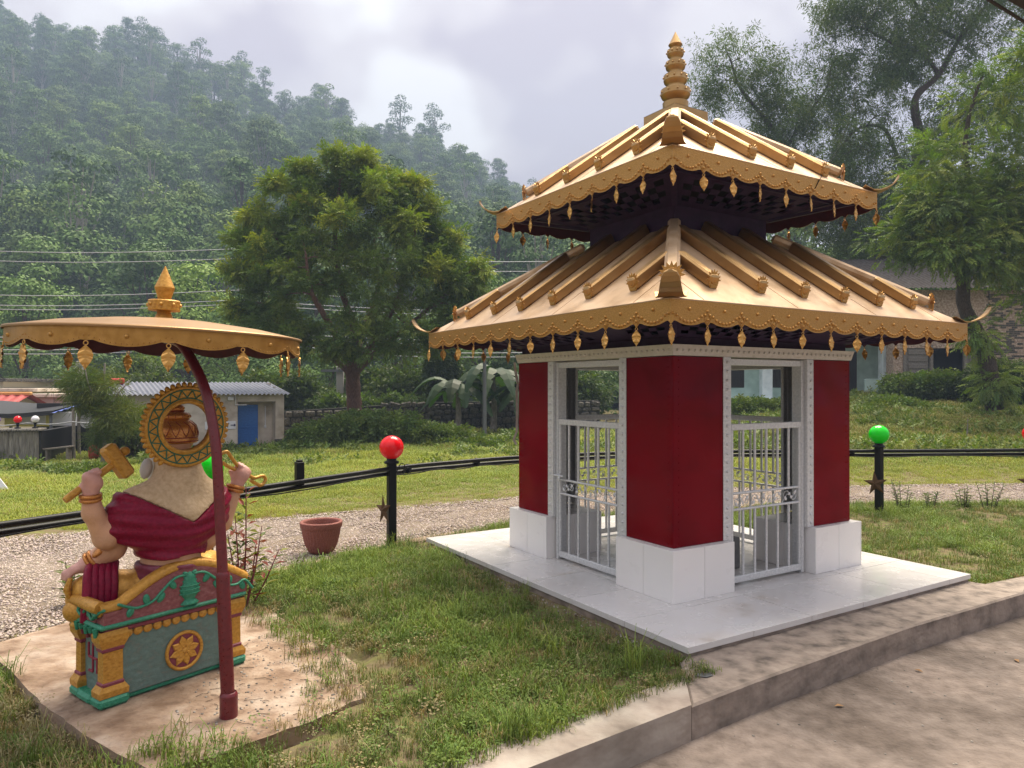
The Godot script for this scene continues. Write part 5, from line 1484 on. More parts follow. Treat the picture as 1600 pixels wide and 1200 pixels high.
func make_umbrella() -> void:
	var at := Vector3(-1.977, 0, -4.10)
	var u := thing("ceremonial_umbrella", "round golden ceremonial umbrella on a curved maroon pole behind the seated statue", "umbrella", Vector3(-1.443, -0.08, -3.69))
	var o := at - u.position
	var pb := MB.new()
	var pts := smooth([Vector3(0, 0, 0), Vector3(-0.02, 0.40, -0.005), Vector3(-0.035, 0.72, -0.01)], 3)
	pb.tube(pts, [0.034], 14)
	pb.lathe([Vector2(0.044, -0.02), Vector2(0.044, 0.11), Vector2(0.044, 0.11), Vector2(0.040, 0.122), Vector2(0.034, 0.126)], 16)
	pb.tube(smooth([Vector3(-0.035, 0.70, -0.01), Vector3(-0.060, 1.13, -0.02), Vector3(-0.085, 1.40, -0.035), Vector3(-0.155, 1.645, -0.09), Vector3(-0.255, 1.80, -0.17), Vector3(-0.38, 1.915, -0.285), Vector3(o.x, 1.955, o.z)], 6), [0.0265], 14)
	pb.lathe([Vector2(0.034, 0.70), Vector2(0.035, 0.72), Vector2(0.027, 0.735)], 14, Vector3(-0.034, 0, -0.01))
	put("pole", pb, M.pole_maroon, u)
	var R := 0.742
	var yt := 1.965   # rim height over the foot
	var tilt := Transform3D(Basis(Vector3.BACK, -0.028), Vector3(o.x, yt, o.z))
	var cb := MB.new(); cb.xf = tilt
	cb.lathe([Vector2(R + 0.012, -0.004), Vector2(R + 0.014, 0.003), Vector2(R + 0.012, 0.010), Vector2(R - 0.01, 0.014), Vector2(0.55, 0.050), Vector2(0.30, 0.082), Vector2(0.10, 0.098), Vector2(0.002, 0.10)], 72)
	put("canopy", cb, M.gold_canopy, u)
	var ub := MB.new(); ub.xf = tilt
	ub.lathe([Vector2(0.002, 0.075), Vector2(0.30, 0.060), Vector2(0.55, 0.030), Vector2(R - 0.008, -0.004)], 72)
	for k in 8:
		var an := TAU * k / 8 + 0.3
		ub.bar(Vector3(sin(an) * 0.05, 0.062, cos(an) * 0.05), Vector3(sin(an) * (R - 0.02), -0.012, cos(an) * (R - 0.02)), 0.02, 0.02)
	put("canopy_lining", ub, M.maroon_dull, u)
	var vb := MB.new(); vb.xf = tilt
	var vi := MB.new(); vi.xf = tilt
	var bays := 13
	var lo := func(t: float) -> float:   # lower edge of the rim band
		var f := fposmod(t, 1.0)
		var e := minf(f, 1.0 - f)
		return -0.052 - 0.042 * pow(sin(PI * clampf((e - 0.0) * 1.0, 0.0, 0.5)), 0.8) if e > 0.07 else -0.068 + e * 0.35
	var n := bays * 12
	for k in n:
		var a1 := TAU * k / n; var a2 := TAU * (k + 1) / n
		var d1 := Vector3(sin(a1), 0, cos(a1)) * R; var d2 := Vector3(sin(a2), 0, cos(a2)) * R
		var l1: float = lo.call(float(k) / 12.0); var l2: float = lo.call(float(k + 1) / 12.0)
		vb.quad(d1 + Vector3(0, l1, 0), d2 + Vector3(0, l2, 0), d2, d1)
		vi.quad(d2 * 0.9935 + Vector3(0, l2, 0), d1 * 0.9935 + Vector3(0, l1, 0), d1 * 0.9935, d2 * 0.9935)
		vb.quad(d2 * 0.994 + Vector3(0, l2, 0), d2 + Vector3(0, l2, 0), d1 + Vector3(0, l1, 0), d1 * 0.994 + Vector3(0, l1, 0))
	for k in bays:
		var an := TAU * (k + 0.5) / bays
		stud(vb, Vector3(sin(an), 0, cos(an)) * R + Vector3(0, -0.045, 0), 0.0125, Vector3(sin(an), 0, cos(an)))
		for j in 15:
			var tt := (j + 0.5) / 15.0
			var a3 := TAU * (k + tt) / bays
			stud(vb, Vector3(sin(a3), 0, cos(a3)) * R + Vector3(0, lo.call(k + tt) + 0.011, 0), 0.0038, Vector3(sin(a3), 0, cos(a3)))
	put("rim_band", vb, M.gold_rim, u)
	put("rim_lining", vi, M.maroon_dull, u)
	var leaf := leaf_mesh()
	for k in bays:
		var an := TAU * k / bays
		var lf := put("leaf_pendant", leaf, M.gold_leaf, u)
		lf.transform = tilt * Transform3D(Basis(Vector3.UP, an + rf(-0.5, 0.5)) * Basis.from_scale(Vector3.ONE * 1.2), Vector3(sin(an) * R, -0.072, cos(an) * R))
	var fb := MB.new(); fb.xf = tilt
	fb.lathe([Vector2(0.058, 0.085), Vector2(0.048, 0.105), Vector2(0.035, 0.135), Vector2(0.035, 0.135), Vector2(0.040, 0.142), Vector2(0.082, 0.144), Vector2(0.082, 0.144), Vector2(0.084, 0.15), Vector2(0.084, 0.198), Vector2(0.084, 0.198), Vector2(0.081, 0.203), Vector2(0.034, 0.205), Vector2(0.034, 0.205), Vector2(0.034, 0.212), Vector2(0.053, 0.275), Vector2(0.053, 0.275), Vector2(0.002, 0.398)], 24)
	for k in 8:
		var an := TAU * k / 8.0 + 0.25
		stud(fb, Vector3(sin(an), 0, cos(an)) * 0.084 + Vector3(0, 0.176, 0), 0.011, Vector3(sin(an), 0, cos(an)))
	put("finial", fb, M.gold_paint, u)

# ---------------------------------------------------------------- rail, lamps, pot
func star_mesh(r: float) -> ArrayMesh:   # five-pointed pressed star facing +z
	var b := MB.new()
	for k in 5:
		var a0 := PI / 2 + TAU * k / 5.0
		var tip := Vector3(cos(a0) * r, sin(a0) * r, 0)
		var l := Vector3(cos(a0 + PI / 5) * r * 0.36, sin(a0 + PI / 5) * r * 0.36, 0)
		var q := Vector3(cos(a0 - PI / 5) * r * 0.36, sin(a0 - PI / 5) * r * 0.36, 0)
		var c := Vector3(0, 0, r * 0.16)
		b.tri(c, q, tip); b.tri(c, tip, l)
		b.tri(-c * 0.2, tip, q); b.tri(-c * 0.2, l, tip)
	return b.mesh()

func lamp_post(x: float, z: float, globe: Material, label: String, star: bool) -> Node3D:
	var y := base_h(x, z)
	var t := thing("lamp_post", label, "lamp post", W(x, z, y - 0.02), 0.0, "globe lamps along the rail")
	var b := MB.new()
	b.box(Vector3(0, 0.45, 0), Vector3(0.088, 0.90, 0.088), 0.01, Basis(Vector3.UP, 0.5))
	b.lathe([Vector2(0.075, 0.90), Vector2(0.078, 0.92), Vector2(0.05, 0.935), Vector2(0.055, 0.955)], 14)
	b.box(Vector3(0, 0.012, 0), Vector3(0.14, 0.02, 0.14), 0.004, Basis(Vector3.UP, 0.5))
	put("post", b, M.black_paint, t)
	var g := MB.new(); g.ball(Vector3(0, 1.068, 0), Vector3(0.128, 0.126, 0.128), 28)
	put("globe", g, globe, t)
	if star:
		var s := put("star", star_mesh(0.17), M.rust, t)
		s.transform = Transform3D(Basis.from_euler(Vector3(0.0, -0.9, 0.12)), Vector3(-0.075, 0.42, 0.055))
	return t

func make_rail() -> void:
	var pl := []
	for q in [[-7.6, -2.2], [-5.0, 1.8], [-3.2, 4.54], [-2.43, 5.78], [-1.27, 7.66], [-0.62, 8.32], [0.06, 8.86], [1.35, 9.42], [3.0, 9.68], [4.9, 9.72], [7.1, 9.86], [11.0, 10.0], [18.0, 9.9]]:
		pl.append(W(q[0], q[1], base_h(q[0], q[1]) + 0.80))
	pl = smooth(pl, 6)
	var t := thing("pipe_rail", "long black double pipe rail curving along the near edge of the gravel path", "rail")
	for e in [[0.026, 0.026], [-0.026, -0.030]]:
		var b := MB.new()
		var c := []
		for p in pl: c.append(p + Vector3(e[0] * 0.6, e[1], e[0]))
		b.tube(c, [0.023], 8)
		put("pipe", b, M.black_paint, t)
	for k in range(4, pl.size(), 7):
		var b := MB.new()
		var d: Vector3 = (pl[k] - pl[k - 1]).normalized()
		b.tube([pl[k] - d * 0.012, pl[k] + d * 0.012], [0.052], 10)
		put("pipe_clip", b, M.black_paint, t)
	var cb := MB.new()
	var c := []
	for k in range(0, pl.size()): c.append(pl[k] + Vector3(0.01, -0.045 - 0.012 * sin(k * 1.3), 0.03))
	cb.tube(c, [0.006], 5)
	put("cable", cb, M.black_paint, t)
	var a := lamp_post(-1.268, 7.62, M.red_globe, "red globe lamp on a black post beside the empty terracotta pot", true)
	var lw := MB.new()
	lw.tube(smooth([Vector3(0.05, 0.80, 0.02), Vector3(0.10, 0.90, 0.02), Vector3(0.14, 0.88, 0.02), Vector3(0.12, 0.79, 0.02), Vector3(0.17, 0.86, 0.02), Vector3(0.20, 0.80, 0.02)], 4), [0.005], 5)
	put("cable_loop", lw, M.black_paint, a)
	lamp_post(-2.435, 5.78, M.green_globe, "green globe lamp half hidden behind the seated statue", false)
	lamp_post(4.90, 9.66, M.green_globe, "green globe lamp on a black post right of the shrine", true)
	lamp_post(7.06, 9.80, M.red_globe, "red globe lamp at the far right edge of the view", true)
	# a short cut-off post on the rail
	var sp := MB.new()
	sp.box(Vector3(0, 0.085, 0), Vector3(0.072, 0.21, 0.072), 0.004, Basis(Vector3.UP, 0.6))
	sp.box(Vector3(0, 0.195, 0), Vector3(0.05, 0.03, 0.05), 0.004, Basis(Vector3.UP, 0.6))
	var so := put("post_stub", sp, M.black_paint)
	so.position = W(-1.945, 6.62, base_h(-1.945, 6.62) + 0.81)
	tag(so, "short black cut-off post standing on the pipe rail without a lamp", "post")

func make_pot() -> void:
	var x := -1.94; var z := 7.36
	var t := thing("flower_pot", "empty fluted terracotta flower pot on the lawn's edge by the gravel", "flower pot", W(x, z, -0.085))
	var b := MB.new()
	var n := 96
	var prof := [[0.0, 0.0, 0.0], [0.105, 0.0, 0.3], [0.128, 0.02, 1.0], [0.16, 0.09, 1.0], [0.182, 0.18, 1.0], [0.193, 0.245, 0.7], [0.195, 0.255, 0.0], [0.207, 0.262, 0.0], [0.212, 0.305, 0.0], [0.206, 0.318, 0.0], [0.186, 0.318, 0.0], [0.178, 0.30, 0.0], [0.17, 0.22, 0.0]]
	var f0 := b.v.size()
	for q in prof:
		for j in n:
			var an := TAU * j / n
			var r: float = q[0] * (1.0 + 0.022 * q[2] * sin(an * 32.0))
			b.p(Vector3(sin(an) * r, q[1], cos(an) * r))
	for k in prof.size() - 1:
		for j in n:
			var a := f0 + k * n + j; var c := f0 + k * n + (j + 1) % n
			b.t3(a, c, c + n); b.t3(a, c + n, a + n)
	put("pot", b, M.terracotta, t)
	var s := MB.new()
	s.lathe([Vector2(0.175, 0.245), Vector2(0.12, 0.262), Vector2(0.06, 0.255), Vector2(0.002, 0.262)], 24)
	put("earth", s, M.gravel_bed, t)

# ---------------------------------------------------------------- the shed and what stands far off
func corrugated(a: Vector3, u: Vector3, w: Vector3, waves: int, amp: float, b: MB) -> void:
	# sheet from corner a along u (across the waves) and w (down the waves)
	var n := u.cross(w).normalized()
	var m := waves * 4
	var prev := []
	for k in m + 1:
		var t := float(k) / m
		var o := n * sin(t * waves * TAU) * amp
		var row := [b.p(a + u * t + o), b.p(a + u * t + w * 0.5 + o), b.p(a + u * t + w + o)]
		if k > 0:
			for j in 2: b.t3(prev[j], prev[j + 1], row[j + 1]); b.t3(prev[j], row[j + 1], row[j])
		prev = row

func letters(b: MB, at: Vector3, ux: Vector3, h: float, text: Array, w: float) -> void:
	# strokes given as polylines in units of h
	for s in text:
		for k in s.size() - 1:
			var p0: Vector2 = s[k] * h; var p1: Vector2 = s[k + 1] * h
			b.bar(at + ux * p0.x + Vector3(0, p0.y, 0), at + ux * p1.x + Vector3(0, p1.y, 0), w, w)

func make_shed() -> void:
	# right front corner at the origin, front along -x, turned like the shrine
	var yb := -0.60
	var turn := atan2(0.5238, 0.8518)
	var at := W(-7.56, 24.0, yb)
	var t := thing("shed", "low plastered shed with a corrugated blue-grey roof and one blue door", "shed", at, turn)
	var b := MB.new()
	var H := 1.95
	b.box(Vector3(-3.36, H / 2, -1.3), Vector3(3.78, H, 2.6), 0.01)
	b.box(Vector3(-0.87, H / 2, -1.55), Vector3(1.20, H - 0.02, 2.1))
	b.box(Vector3(-0.14, H / 2, -1.3), Vector3(0.28, H, 2.6), 0.01)
	b.box(Vector3(-0.87, H - 0.12, -0.25), Vector3(1.19, 0.24, 0.5))
	put("wall", b, M.plaster, t)
	var d := MB.new()
	d.box(Vector3(-1.06, 0.83, -0.47), Vector3(0.64, 1.54, 0.04), 0.006)
	for y in [0.3, 0.86, 1.42]: d.box(Vector3(-1.06, y, -0.445), Vector3(0.60, 0.05, 0.02), 0.004)
	var dr := put("door", d, M.door_blue, t)
	var fr := MB.new()
	for x in [-1.405, -0.715]: fr.box(Vector3(x, 0.86, -0.46), Vector3(0.05, 1.62, 0.06))
	put("door_frame", fr, M.plaster, dr)
	var st := MB.new(); st.box(Vector3(-0.9, 0.03, 0.12), Vector3(1.7, 0.1, 0.5), 0.02)
	put("step", st, M.old_stone, t)
	var ft := MB.new(); ft.box(Vector3(-0.13, 0.22, 0.02), Vector3(0.36, 0.5, 0.12), 0.02)
	put("footing", ft, M.old_stone, t)
	var dm := MB.new(); dm.box(Vector3(-3.36, 0.17, 0.004), Vector3(3.80, 0.40, 0.02), 0.008)
	put("footing", dm, M.old_stone, t)
	var rf_ := MB.new()
	corrugated(Vector3(-5.35, H + 0.40, -2.8), Vector3(5.5, 0, 0), Vector3(0, -0.40, 3.1), 40, 0.028, rf_)
	put("roof", rf_, M.roof_zinc, t)
	var fa := MB.new()
	fa.box(Vector3(-2.6, H + 0.005, 0.06), Vector3(5.2, 0.03, 0.1))
	for k in 3: fa.box(Vector3(-0.02, H + 0.07 + 0.06 * k, -0.75 - 0.72 * k), Vector3(0.02, 0.12 + 0.13 * k, 0.74))
	put("fascia", fa, M.plaster, t)
	var lb := MB.new(); lb.box(Vector3(-1.70, H - 0.13, 0.05), Vector3(0.17, 0.12, 0.1), 0.01)
	put("lamp_box", lb, M.sign_white, t)
	var pp := MB.new()
	pp.tube([Vector3(-1.55, H - 0.04, 0.03), Vector3(-1.55, H - 0.34, 0.03), Vector3(-1.2, H - 0.34, 0.03)], [0.018], 6)
	put("pipe", pp, M.sign_white, t)
	var p2 := MB.new()
	p2.tube([Vector3(-0.50, H - 0.4, -0.485), Vector3(-0.50, 0.9, -0.485)], [0.02], 6)
	p2.box(Vector3(-0.5, 0.86, -0.48), Vector3(0.07, 0.09, 0.04), 0.01)
	put("pipe", p2, M.sign_white, t)
	var sg := thing("arrow_sign", "small white sign with dark lettering and an arrow on the shed wall", "sign", at + Vector3(0, 0.97, 0) + Basis(Vector3.UP, turn) * Vector3(-1.99, 0, 0), turn)
	var sb := MB.new(); sb.box(Vector3(0.0, 0, 0.012), Vector3(0.92, 0.25, 0.02), 0.003)
	put("board", sb, M.sign_white, sg)
	var V := func(a: Array) -> Array:
		var r := []
		for k in range(0, a.size(), 2): r.append(Vector2(a[k], a[k + 1]))
		return r
	var tx := MB.new()
	var ltr := [V.call([-0.1, 1, 5.0, 1]),                                                     # head line
		V.call([0.75, 0, 0.75, 1]), V.call([0.1, 0.75, 0.2, 0.5, 0.5, 0.55, 0.4, 0.8]), V.call([0.3, 0.5, 0.15, 0.2, 0.45, 0.05]),
		V.call([1.05, 0, 1.05, 1]), V.call([1.05, 1, 0.95, 1.3, 0.7, 1.45]), V.call([1.05, 1, 0.9, 1.45]),
		V.call([2.0, 0, 2.0, 1]), V.call([1.35, 0.62, 2.0, 0.62]), V.call([1.4, 0.62, 1.5, 0.2, 1.8, 0.2, 1.98, 0.4]),
		V.call([2.35, 0, 2.35, 1]),
		V.call([3.5, 0, 3.5, 1]), V.call([3.5, 0.6, 3.25, 0.75, 3.1, 0.5, 3.2, 0.2]), V.call([3.1, 0.55, 2.85, 0.75, 2.65, 0.5, 2.8, 0.2, 2.95, 0.25]),
		V.call([4.6, 0, 4.6, 1]), V.call([3.9, 0.95, 4.1, 0.7, 3.9, 0.5, 4.0, 0.3, 4.3, 0.28, 4.6, 0.45]),
		V.call([5.35, 0.5, 6.5, 0.5]), V.call([6.15, 0.78, 6.5, 0.5, 6.15, 0.22])]
	letters(tx, Vector3(-0.365, -0.065, 0.026), Vector3(1, 0, 0), 0.125, ltr, 0.025)
	put("lettering", tx, M.sign_ink, sg)
	var rc := MB.new(); rc.box(Vector3(0, 0.1, 0), Vector3(0.42, 0.2, 0.3), 0.04)
	var ro := put("red_bundle", rc, M.red_cloth)
	ro.transform = t.transform * Transform3D(Basis(), Vector3(-4.75, H + 0.32, -2.3))
	tag(ro, "small red bundle lying on the back of the shed's corrugated roof", "bundle")

func wall_of_stones(t: Node3D, a: Vector3, b: Vector3, y1a: float, y1b: float, thick: float, cell: float, m1: Material, m2: Material) -> void:
	# rubble wall from a to b, its top rising from y1a to y1b, stones standing proud of dark mortar
	var d := b - a
	var l := Vector2(d.x, d.z).length()
	var u := Vector3(d.x, 0, d.z).normalized()
	var nrm := u.cross(Vector3.UP) * -1.0
	if nrm.z < 0.0: nrm = -nrm
	var core := MB.new()
	var h0 := y1a - a.y; var h1 := y1b - b.y
	var o := nrm * (-thick)
	core.quad(a, b, b + Vector3(0, h1, 0), a + Vector3(0, h0, 0))
	core.quad(b + o, a + o, a + o + Vector3(0, h0, 0), b + o + Vector3(0, h1, 0))
	core.quad(a + Vector3(0, h0, 0), b + Vector3(0, h1, 0), b + o + Vector3(0, h1, 0), a + o + Vector3(0, h0, 0))
	core.quad(b, b + o, b + o + Vector3(0, h1, 0), b + Vector3(0, h1, 0)); core.quad(a + o, a, a + Vector3(0, h0, 0), a + o + Vector3(0, h0, 0))
	put("wall_core", core, M.mortar_dark, t)
	var bs := [MB.new(), MB.new()]
	var y := 0.0
	while y < maxf(h0, h1):
		var rh := cell * rf(0.65, 1.2)
		var x := -rf(0.0, cell)
		while x < l:
			var w := cell * rf(0.7, 1.7)
			var top := lerpf(h0, h1, clampf((x + w / 2) / l, 0, 1))
			if y + rh * 0.5 < top and x + w * 0.5 > 0 and x + w * 0.5 < l:
				var p := a + u * (x + w / 2) + Vector3(0, y + rh / 2, 0) + Vector3(0, (b.y - a.y) * (x + w / 2) / l, 0)
				bs[rng.randi() % 2].box(p + nrm * rf(0.0, 0.035), Vector3(w * rf(0.8, 1.0), rh * rf(0.8, 1.0), 0.10), 0.045, Basis(u, Vector3.UP, u.cross(Vector3.UP)) * Basis(Vector3.BACK, rf(-0.25, 0.25)))
			x += w
		y += rh
	put("stones", bs[0], m1, t).set_meta("kind", "stuff")
	put("stones", bs[1], m2, t).set_meta("kind", "stuff")

func make_left_side() -> void:
	var w := thing("stone_wall", "long dark mossy rubble wall running behind the big tree and banana plants", "wall")
	wall_of_stones(w, Vector3(-8.6, -0.9, -27.2), Vector3(-3.2, -0.75, -28.2), 0.66, 0.98, 0.4, 0.26, M.old_stone, M.stone_b)
	wall_of_stones(w, Vector3(-3.18, -0.75, -28.2), Vector3(3.5, -0.4, -28.9), 0.98, 1.05, 0.4, 0.26, M.old_stone, M.stone_b)
	var lw := thing("streaked_wall", "weathered pale plaster wall with dark streaks at the left edge of the lawn", "wall")
	var b := MB.new()
	slab(poly2([[-17.0, 16.6], [-11.8, 18.0], [-11.9, 18.4], [-17.1, 17.0]]), -1.0, 0.50, b, 0.02)
	put("wall", b, M.streaked, lw)
	var c := MB.new()
	slab(poly2([[-17.0, 16.53], [-11.72, 17.95], [-11.86, 18.46], [-17.1, 17.06]]), 0.502, 0.555, c, 0.02)
	put("coping", c, M.streaked, lw)
	# three globes on that wall
	var gl := [["purple globe lamp on the streaked wall, leftmost of its three globes", M.purple_globe, -12.78, 17.93], ["red globe lamp on the streaked wall between the purple and white ones", M.red_globe, -12.28, 17.97], ["white globe lamp on the streaked wall, rightmost of its three globes", M.white_globe, -11.93, 18.1]]
	for g in gl:
		var t := thing("globe_lamp", g[0], "lamp", W(g[2], g[3], 0.555), 0.0, "globe lamps on the streaked wall")
		var p := MB.new()
		p.lathe([Vector2(0.07, 0.0), Vector2(0.07, 0.03), Vector2(0.03, 0.04), Vector2(0.03, 0.12), Vector2(0.055, 0.15)], 10)
		put("bracket", p, M.black_paint, t)
		var q := MB.new(); q.ball(Vector3(0, 0.225, 0), Vector3(0.092, 0.092, 0.092), 18)
		put("globe", q, g[1], t)
	var gw := MB.new()
	var gp := []
	for k in 17: gp.append(W(lerpf(-14.0, -10.2, k / 16.0), lerpf(17.5, 18.6, k / 16.0), 0.66 - 0.05 * sin(PI * fposmod(k / 4.0, 1.0)) + 0.004 * k))
	gw.tube(gp, [0.012], 5)
	tag(put("cable", gw, M.wire), "thin cable strung along the top of the streaked wall past its globes", "wire")
	# lean-to with a blue sheet roof
	var s := thing("lean_to", "dark open lean-to with a blue sheet roof, thin posts and inner shade painted as black walls", "shelter", W(-11.4, 19.5, base_h(-11.4, 19.5)))
	var rb := MB.new()
	rb.xf = Transform3D(Basis(), -s.position)
	corrugated(W(-11.85, 18.55, 0.90), W(0.85, 0.25, 0.28), W(-0.35, 1.5, 0.14), 6, 0.014, rb)
	put("roof", rb, M.tarp_blue, s)
	for q in [[-11.23, 18.55], [-10.75, 19.4], [-11.9, 19.9]]:
		var pb := MB.new()
		pb.tube([W(q[0], q[1], base_h(q[0], q[1]) - 0.1) - s.position, W(q[0] - 0.02, q[1], 1.05) - s.position], [0.042, 0.036], 7)
		put("post", pb, M.wood_grey, s)
	var bw := MB.new()
	bw.xf = Transform3D(Basis(), -s.position)
	slab(poly2([[-13.6, 20.7], [-11.3, 21.3], [-11.35, 21.45], [-13.7, 20.85]]), -1.0, 1.12, bw)
	put("back_wall", bw, M.tarp_and_shade_black, s)  # black stands in for the shade inside the lean-to
	var cl := MB.new(); cl.xf = Transform3D(Basis(), -s.position)
	slab(poly2([[-11.78, 18.1], [-12.5, 20.6], [-12.65, 20.55], [-11.93, 18.05]]), -1.0, 0.48, cl)
	put("side_wall", cl, M.tarp_and_shade_black, s)  # a wall in shade, its darkness put into the colour
	var bn := thing("bench", "rough grey plank bench under the blue-roofed lean-to", "bench", W(-11.5, 18.35, base_h(-11.5, 18.35)), 0.1)
	var bb := MB.new(); bb.box(Vector3(0, 0.36, 0), Vector3(0.66, 0.04, 0.24), 0.006, Basis(Vector3.BACK, 0.11)); put("seat", bb, M.wood_grey, bn)
	for sx in [-1.0, 1.0]:
		var lg := MB.new(); lg.box(Vector3(sx * 0.25, 0.15 + sx * 0.02, 0), Vector3(0.06, 0.38, 0.2), 0.006); put("leg", lg, M.wood_grey, bn)
	var di := thing("satellite_dish", "round grey dish hanging in the dark under the lean-to's edge", "dish", W(-11.1, 18.95, 0.70))
	var db := MB.new(); db.lathe([Vector2(0.002, 0.0), Vector2(0.09, 0.008), Vector2(0.17, 0.03), Vector2(0.195, 0.042), Vector2(0.20, 0.042)], 26, Vector3.ZERO, Basis(Vector3.RIGHT, PI / 2 - 0.15))
	put("bowl", db, M.dish_grey, di)
	var dc := MB.new(); dc.tube([Vector3(0, -0.17, 0.03), Vector3(0, -0.03, 0.25)], [0.01], 6); put("feed_arm", dc, M.dish_grey, di)
	var da := MB.new(); da.tube([Vector3(0, 0, -0.01), Vector3(-0.3, 0.1, -0.4)], [0.015], 6); put("bracket", da, M.dish_grey, di)
	var gc := thing("gas_cylinder", "small red-orange gas cylinder in the dark beneath the dish", "gas cylinder", W(-10.98, 19.0, base_h(-10.98, 19.0) + 0.02))
	var gb := MB.new(); gb.lathe([Vector2(0.10, 0.0), Vector2(0.12, 0.03), Vector2(0.13, 0.08), Vector2(0.13, 0.34), Vector2(0.10, 0.42), Vector2(0.04, 0.45), Vector2(0.03, 0.50)], 16); put("tank", gb, M.orange_gas, gc)
	var gh_ := MB.new(); gh_.lathe([Vector2(0.085, 0.44), Vector2(0.085, 0.52)], 14); put("collar", gh_, M.steel_grey, gc)
	# yellow sign board and black awnings beyond the wall
	var sy := thing("yellow_sign_board", "long yellow and white sign board beyond the streaked wall", "sign", W(-13.6, 20.5, 0.50), 0.1)
	var s1 := MB.new(); s1.box(Vector3(-0.1, 0.18, 0), Vector3(1.25, 0.42, 0.06), 0.01); put("board", s1, M.sign_yellow, sy)
	var s2 := MB.new(); s2.box(Vector3(0.87, 0.18, 0), Vector3(0.66, 0.40, 0.05), 0.01); put("board", s2, M.sign_white, sy)
	var s3 := MB.new(); s3.box(Vector3(0.02, 0.16, 0.034), Vector3(0.72, 0.26, 0.012), 0.004); put("panel", s3, M.sign_white, sy)
	for x in [-0.6, 0.5, 1.1]:
		var lg := MB.new(); lg.box(Vector3(x, -0.6, -0.06), Vector3(0.06, 1.6, 0.06)); put("leg", lg, M.steel_grey, sy)
	var aw := thing("black_awning", "sagging black sheet awning over the yellow sign board", "awning")
	var as_ := MB.new()
	for k in 9:
		var x0 := -16.4 + 0.42 * k
		var h0 := 1.02 + 0.05 * sin(k * 0.8); var h1 := 1.02 + 0.05 * sin(k * 0.8 + 0.8)
		as_.quad(W(x0, 19.9, h0 - 0.12), W(x0 + 0.42, 19.9, h1 - 0.12), W(x0 + 0.42, 21.6, h1 + 0.12), W(x0, 21.6, h0 + 0.12))
		as_.quad(W(x0, 19.9, h0 - 0.24), W(x0 + 0.42, 19.9, h1 - 0.24), W(x0 + 0.42, 19.9, h1 - 0.12), W(x0, 19.9, h0 - 0.12))
	put("sheet", as_, M.tarp_and_shade_black, aw)
	for x in [-16.2, -14.4, -12.75]:
		var ap := MB.new(); ap.tube([W(x, 20.0, -0.9), W(x, 20.0, 0.92)], [0.04], 6); put("post", ap, M.steel_grey, aw)
	house("red_roofed_house", "cream house with a bright red tiled roof at the far left", Vector3(-22.4, -1.75, -29.5), Vector3(5.0, 2.30, 3.6), M.cream_wall, M.red_tile_roof, true)
	house("yellow_house", "small pale yellow house behind the red-roofed one", Vector3(-24.0, -1.9, -36.5), Vector3(1.9, 3.25, 3.0), M.yellow_wall, M.plaster, false)
	house("pink_house", "faded pink block house half hidden by bushes beyond the lean-to", Vector3(-22.0, -1.9, -35.5), Vector3(1.7, 3.0, 3.0), M.pink_wall, M.plaster, false)
	house("cream_block", "plain cream building at the left edge behind the red roof", Vector3(-27.0, -1.9, -38.0), Vector3(3.4, 3.75, 4.0), M.cream_wall, M.old_stone, false)
	# white board leaning at the left edge of the lawn
	var wb := MB.new()
	wb.prism(poly2([[-0.5, 0], [0.42, 0], [0.0, 0.42], [-0.5, 0.5]]), -0.012, 0.012, Transform3D(Basis(Vector3.RIGHT, -0.3), Vector3.ZERO))
	var wo := put("white_board", wb, M.sign_white)
	wo.position = W(-8.52, 11.7, base_h(-8.52, 11.7) - 0.02)
	tag(wo, "slanted white board lying on the grass at the left edge", "board")

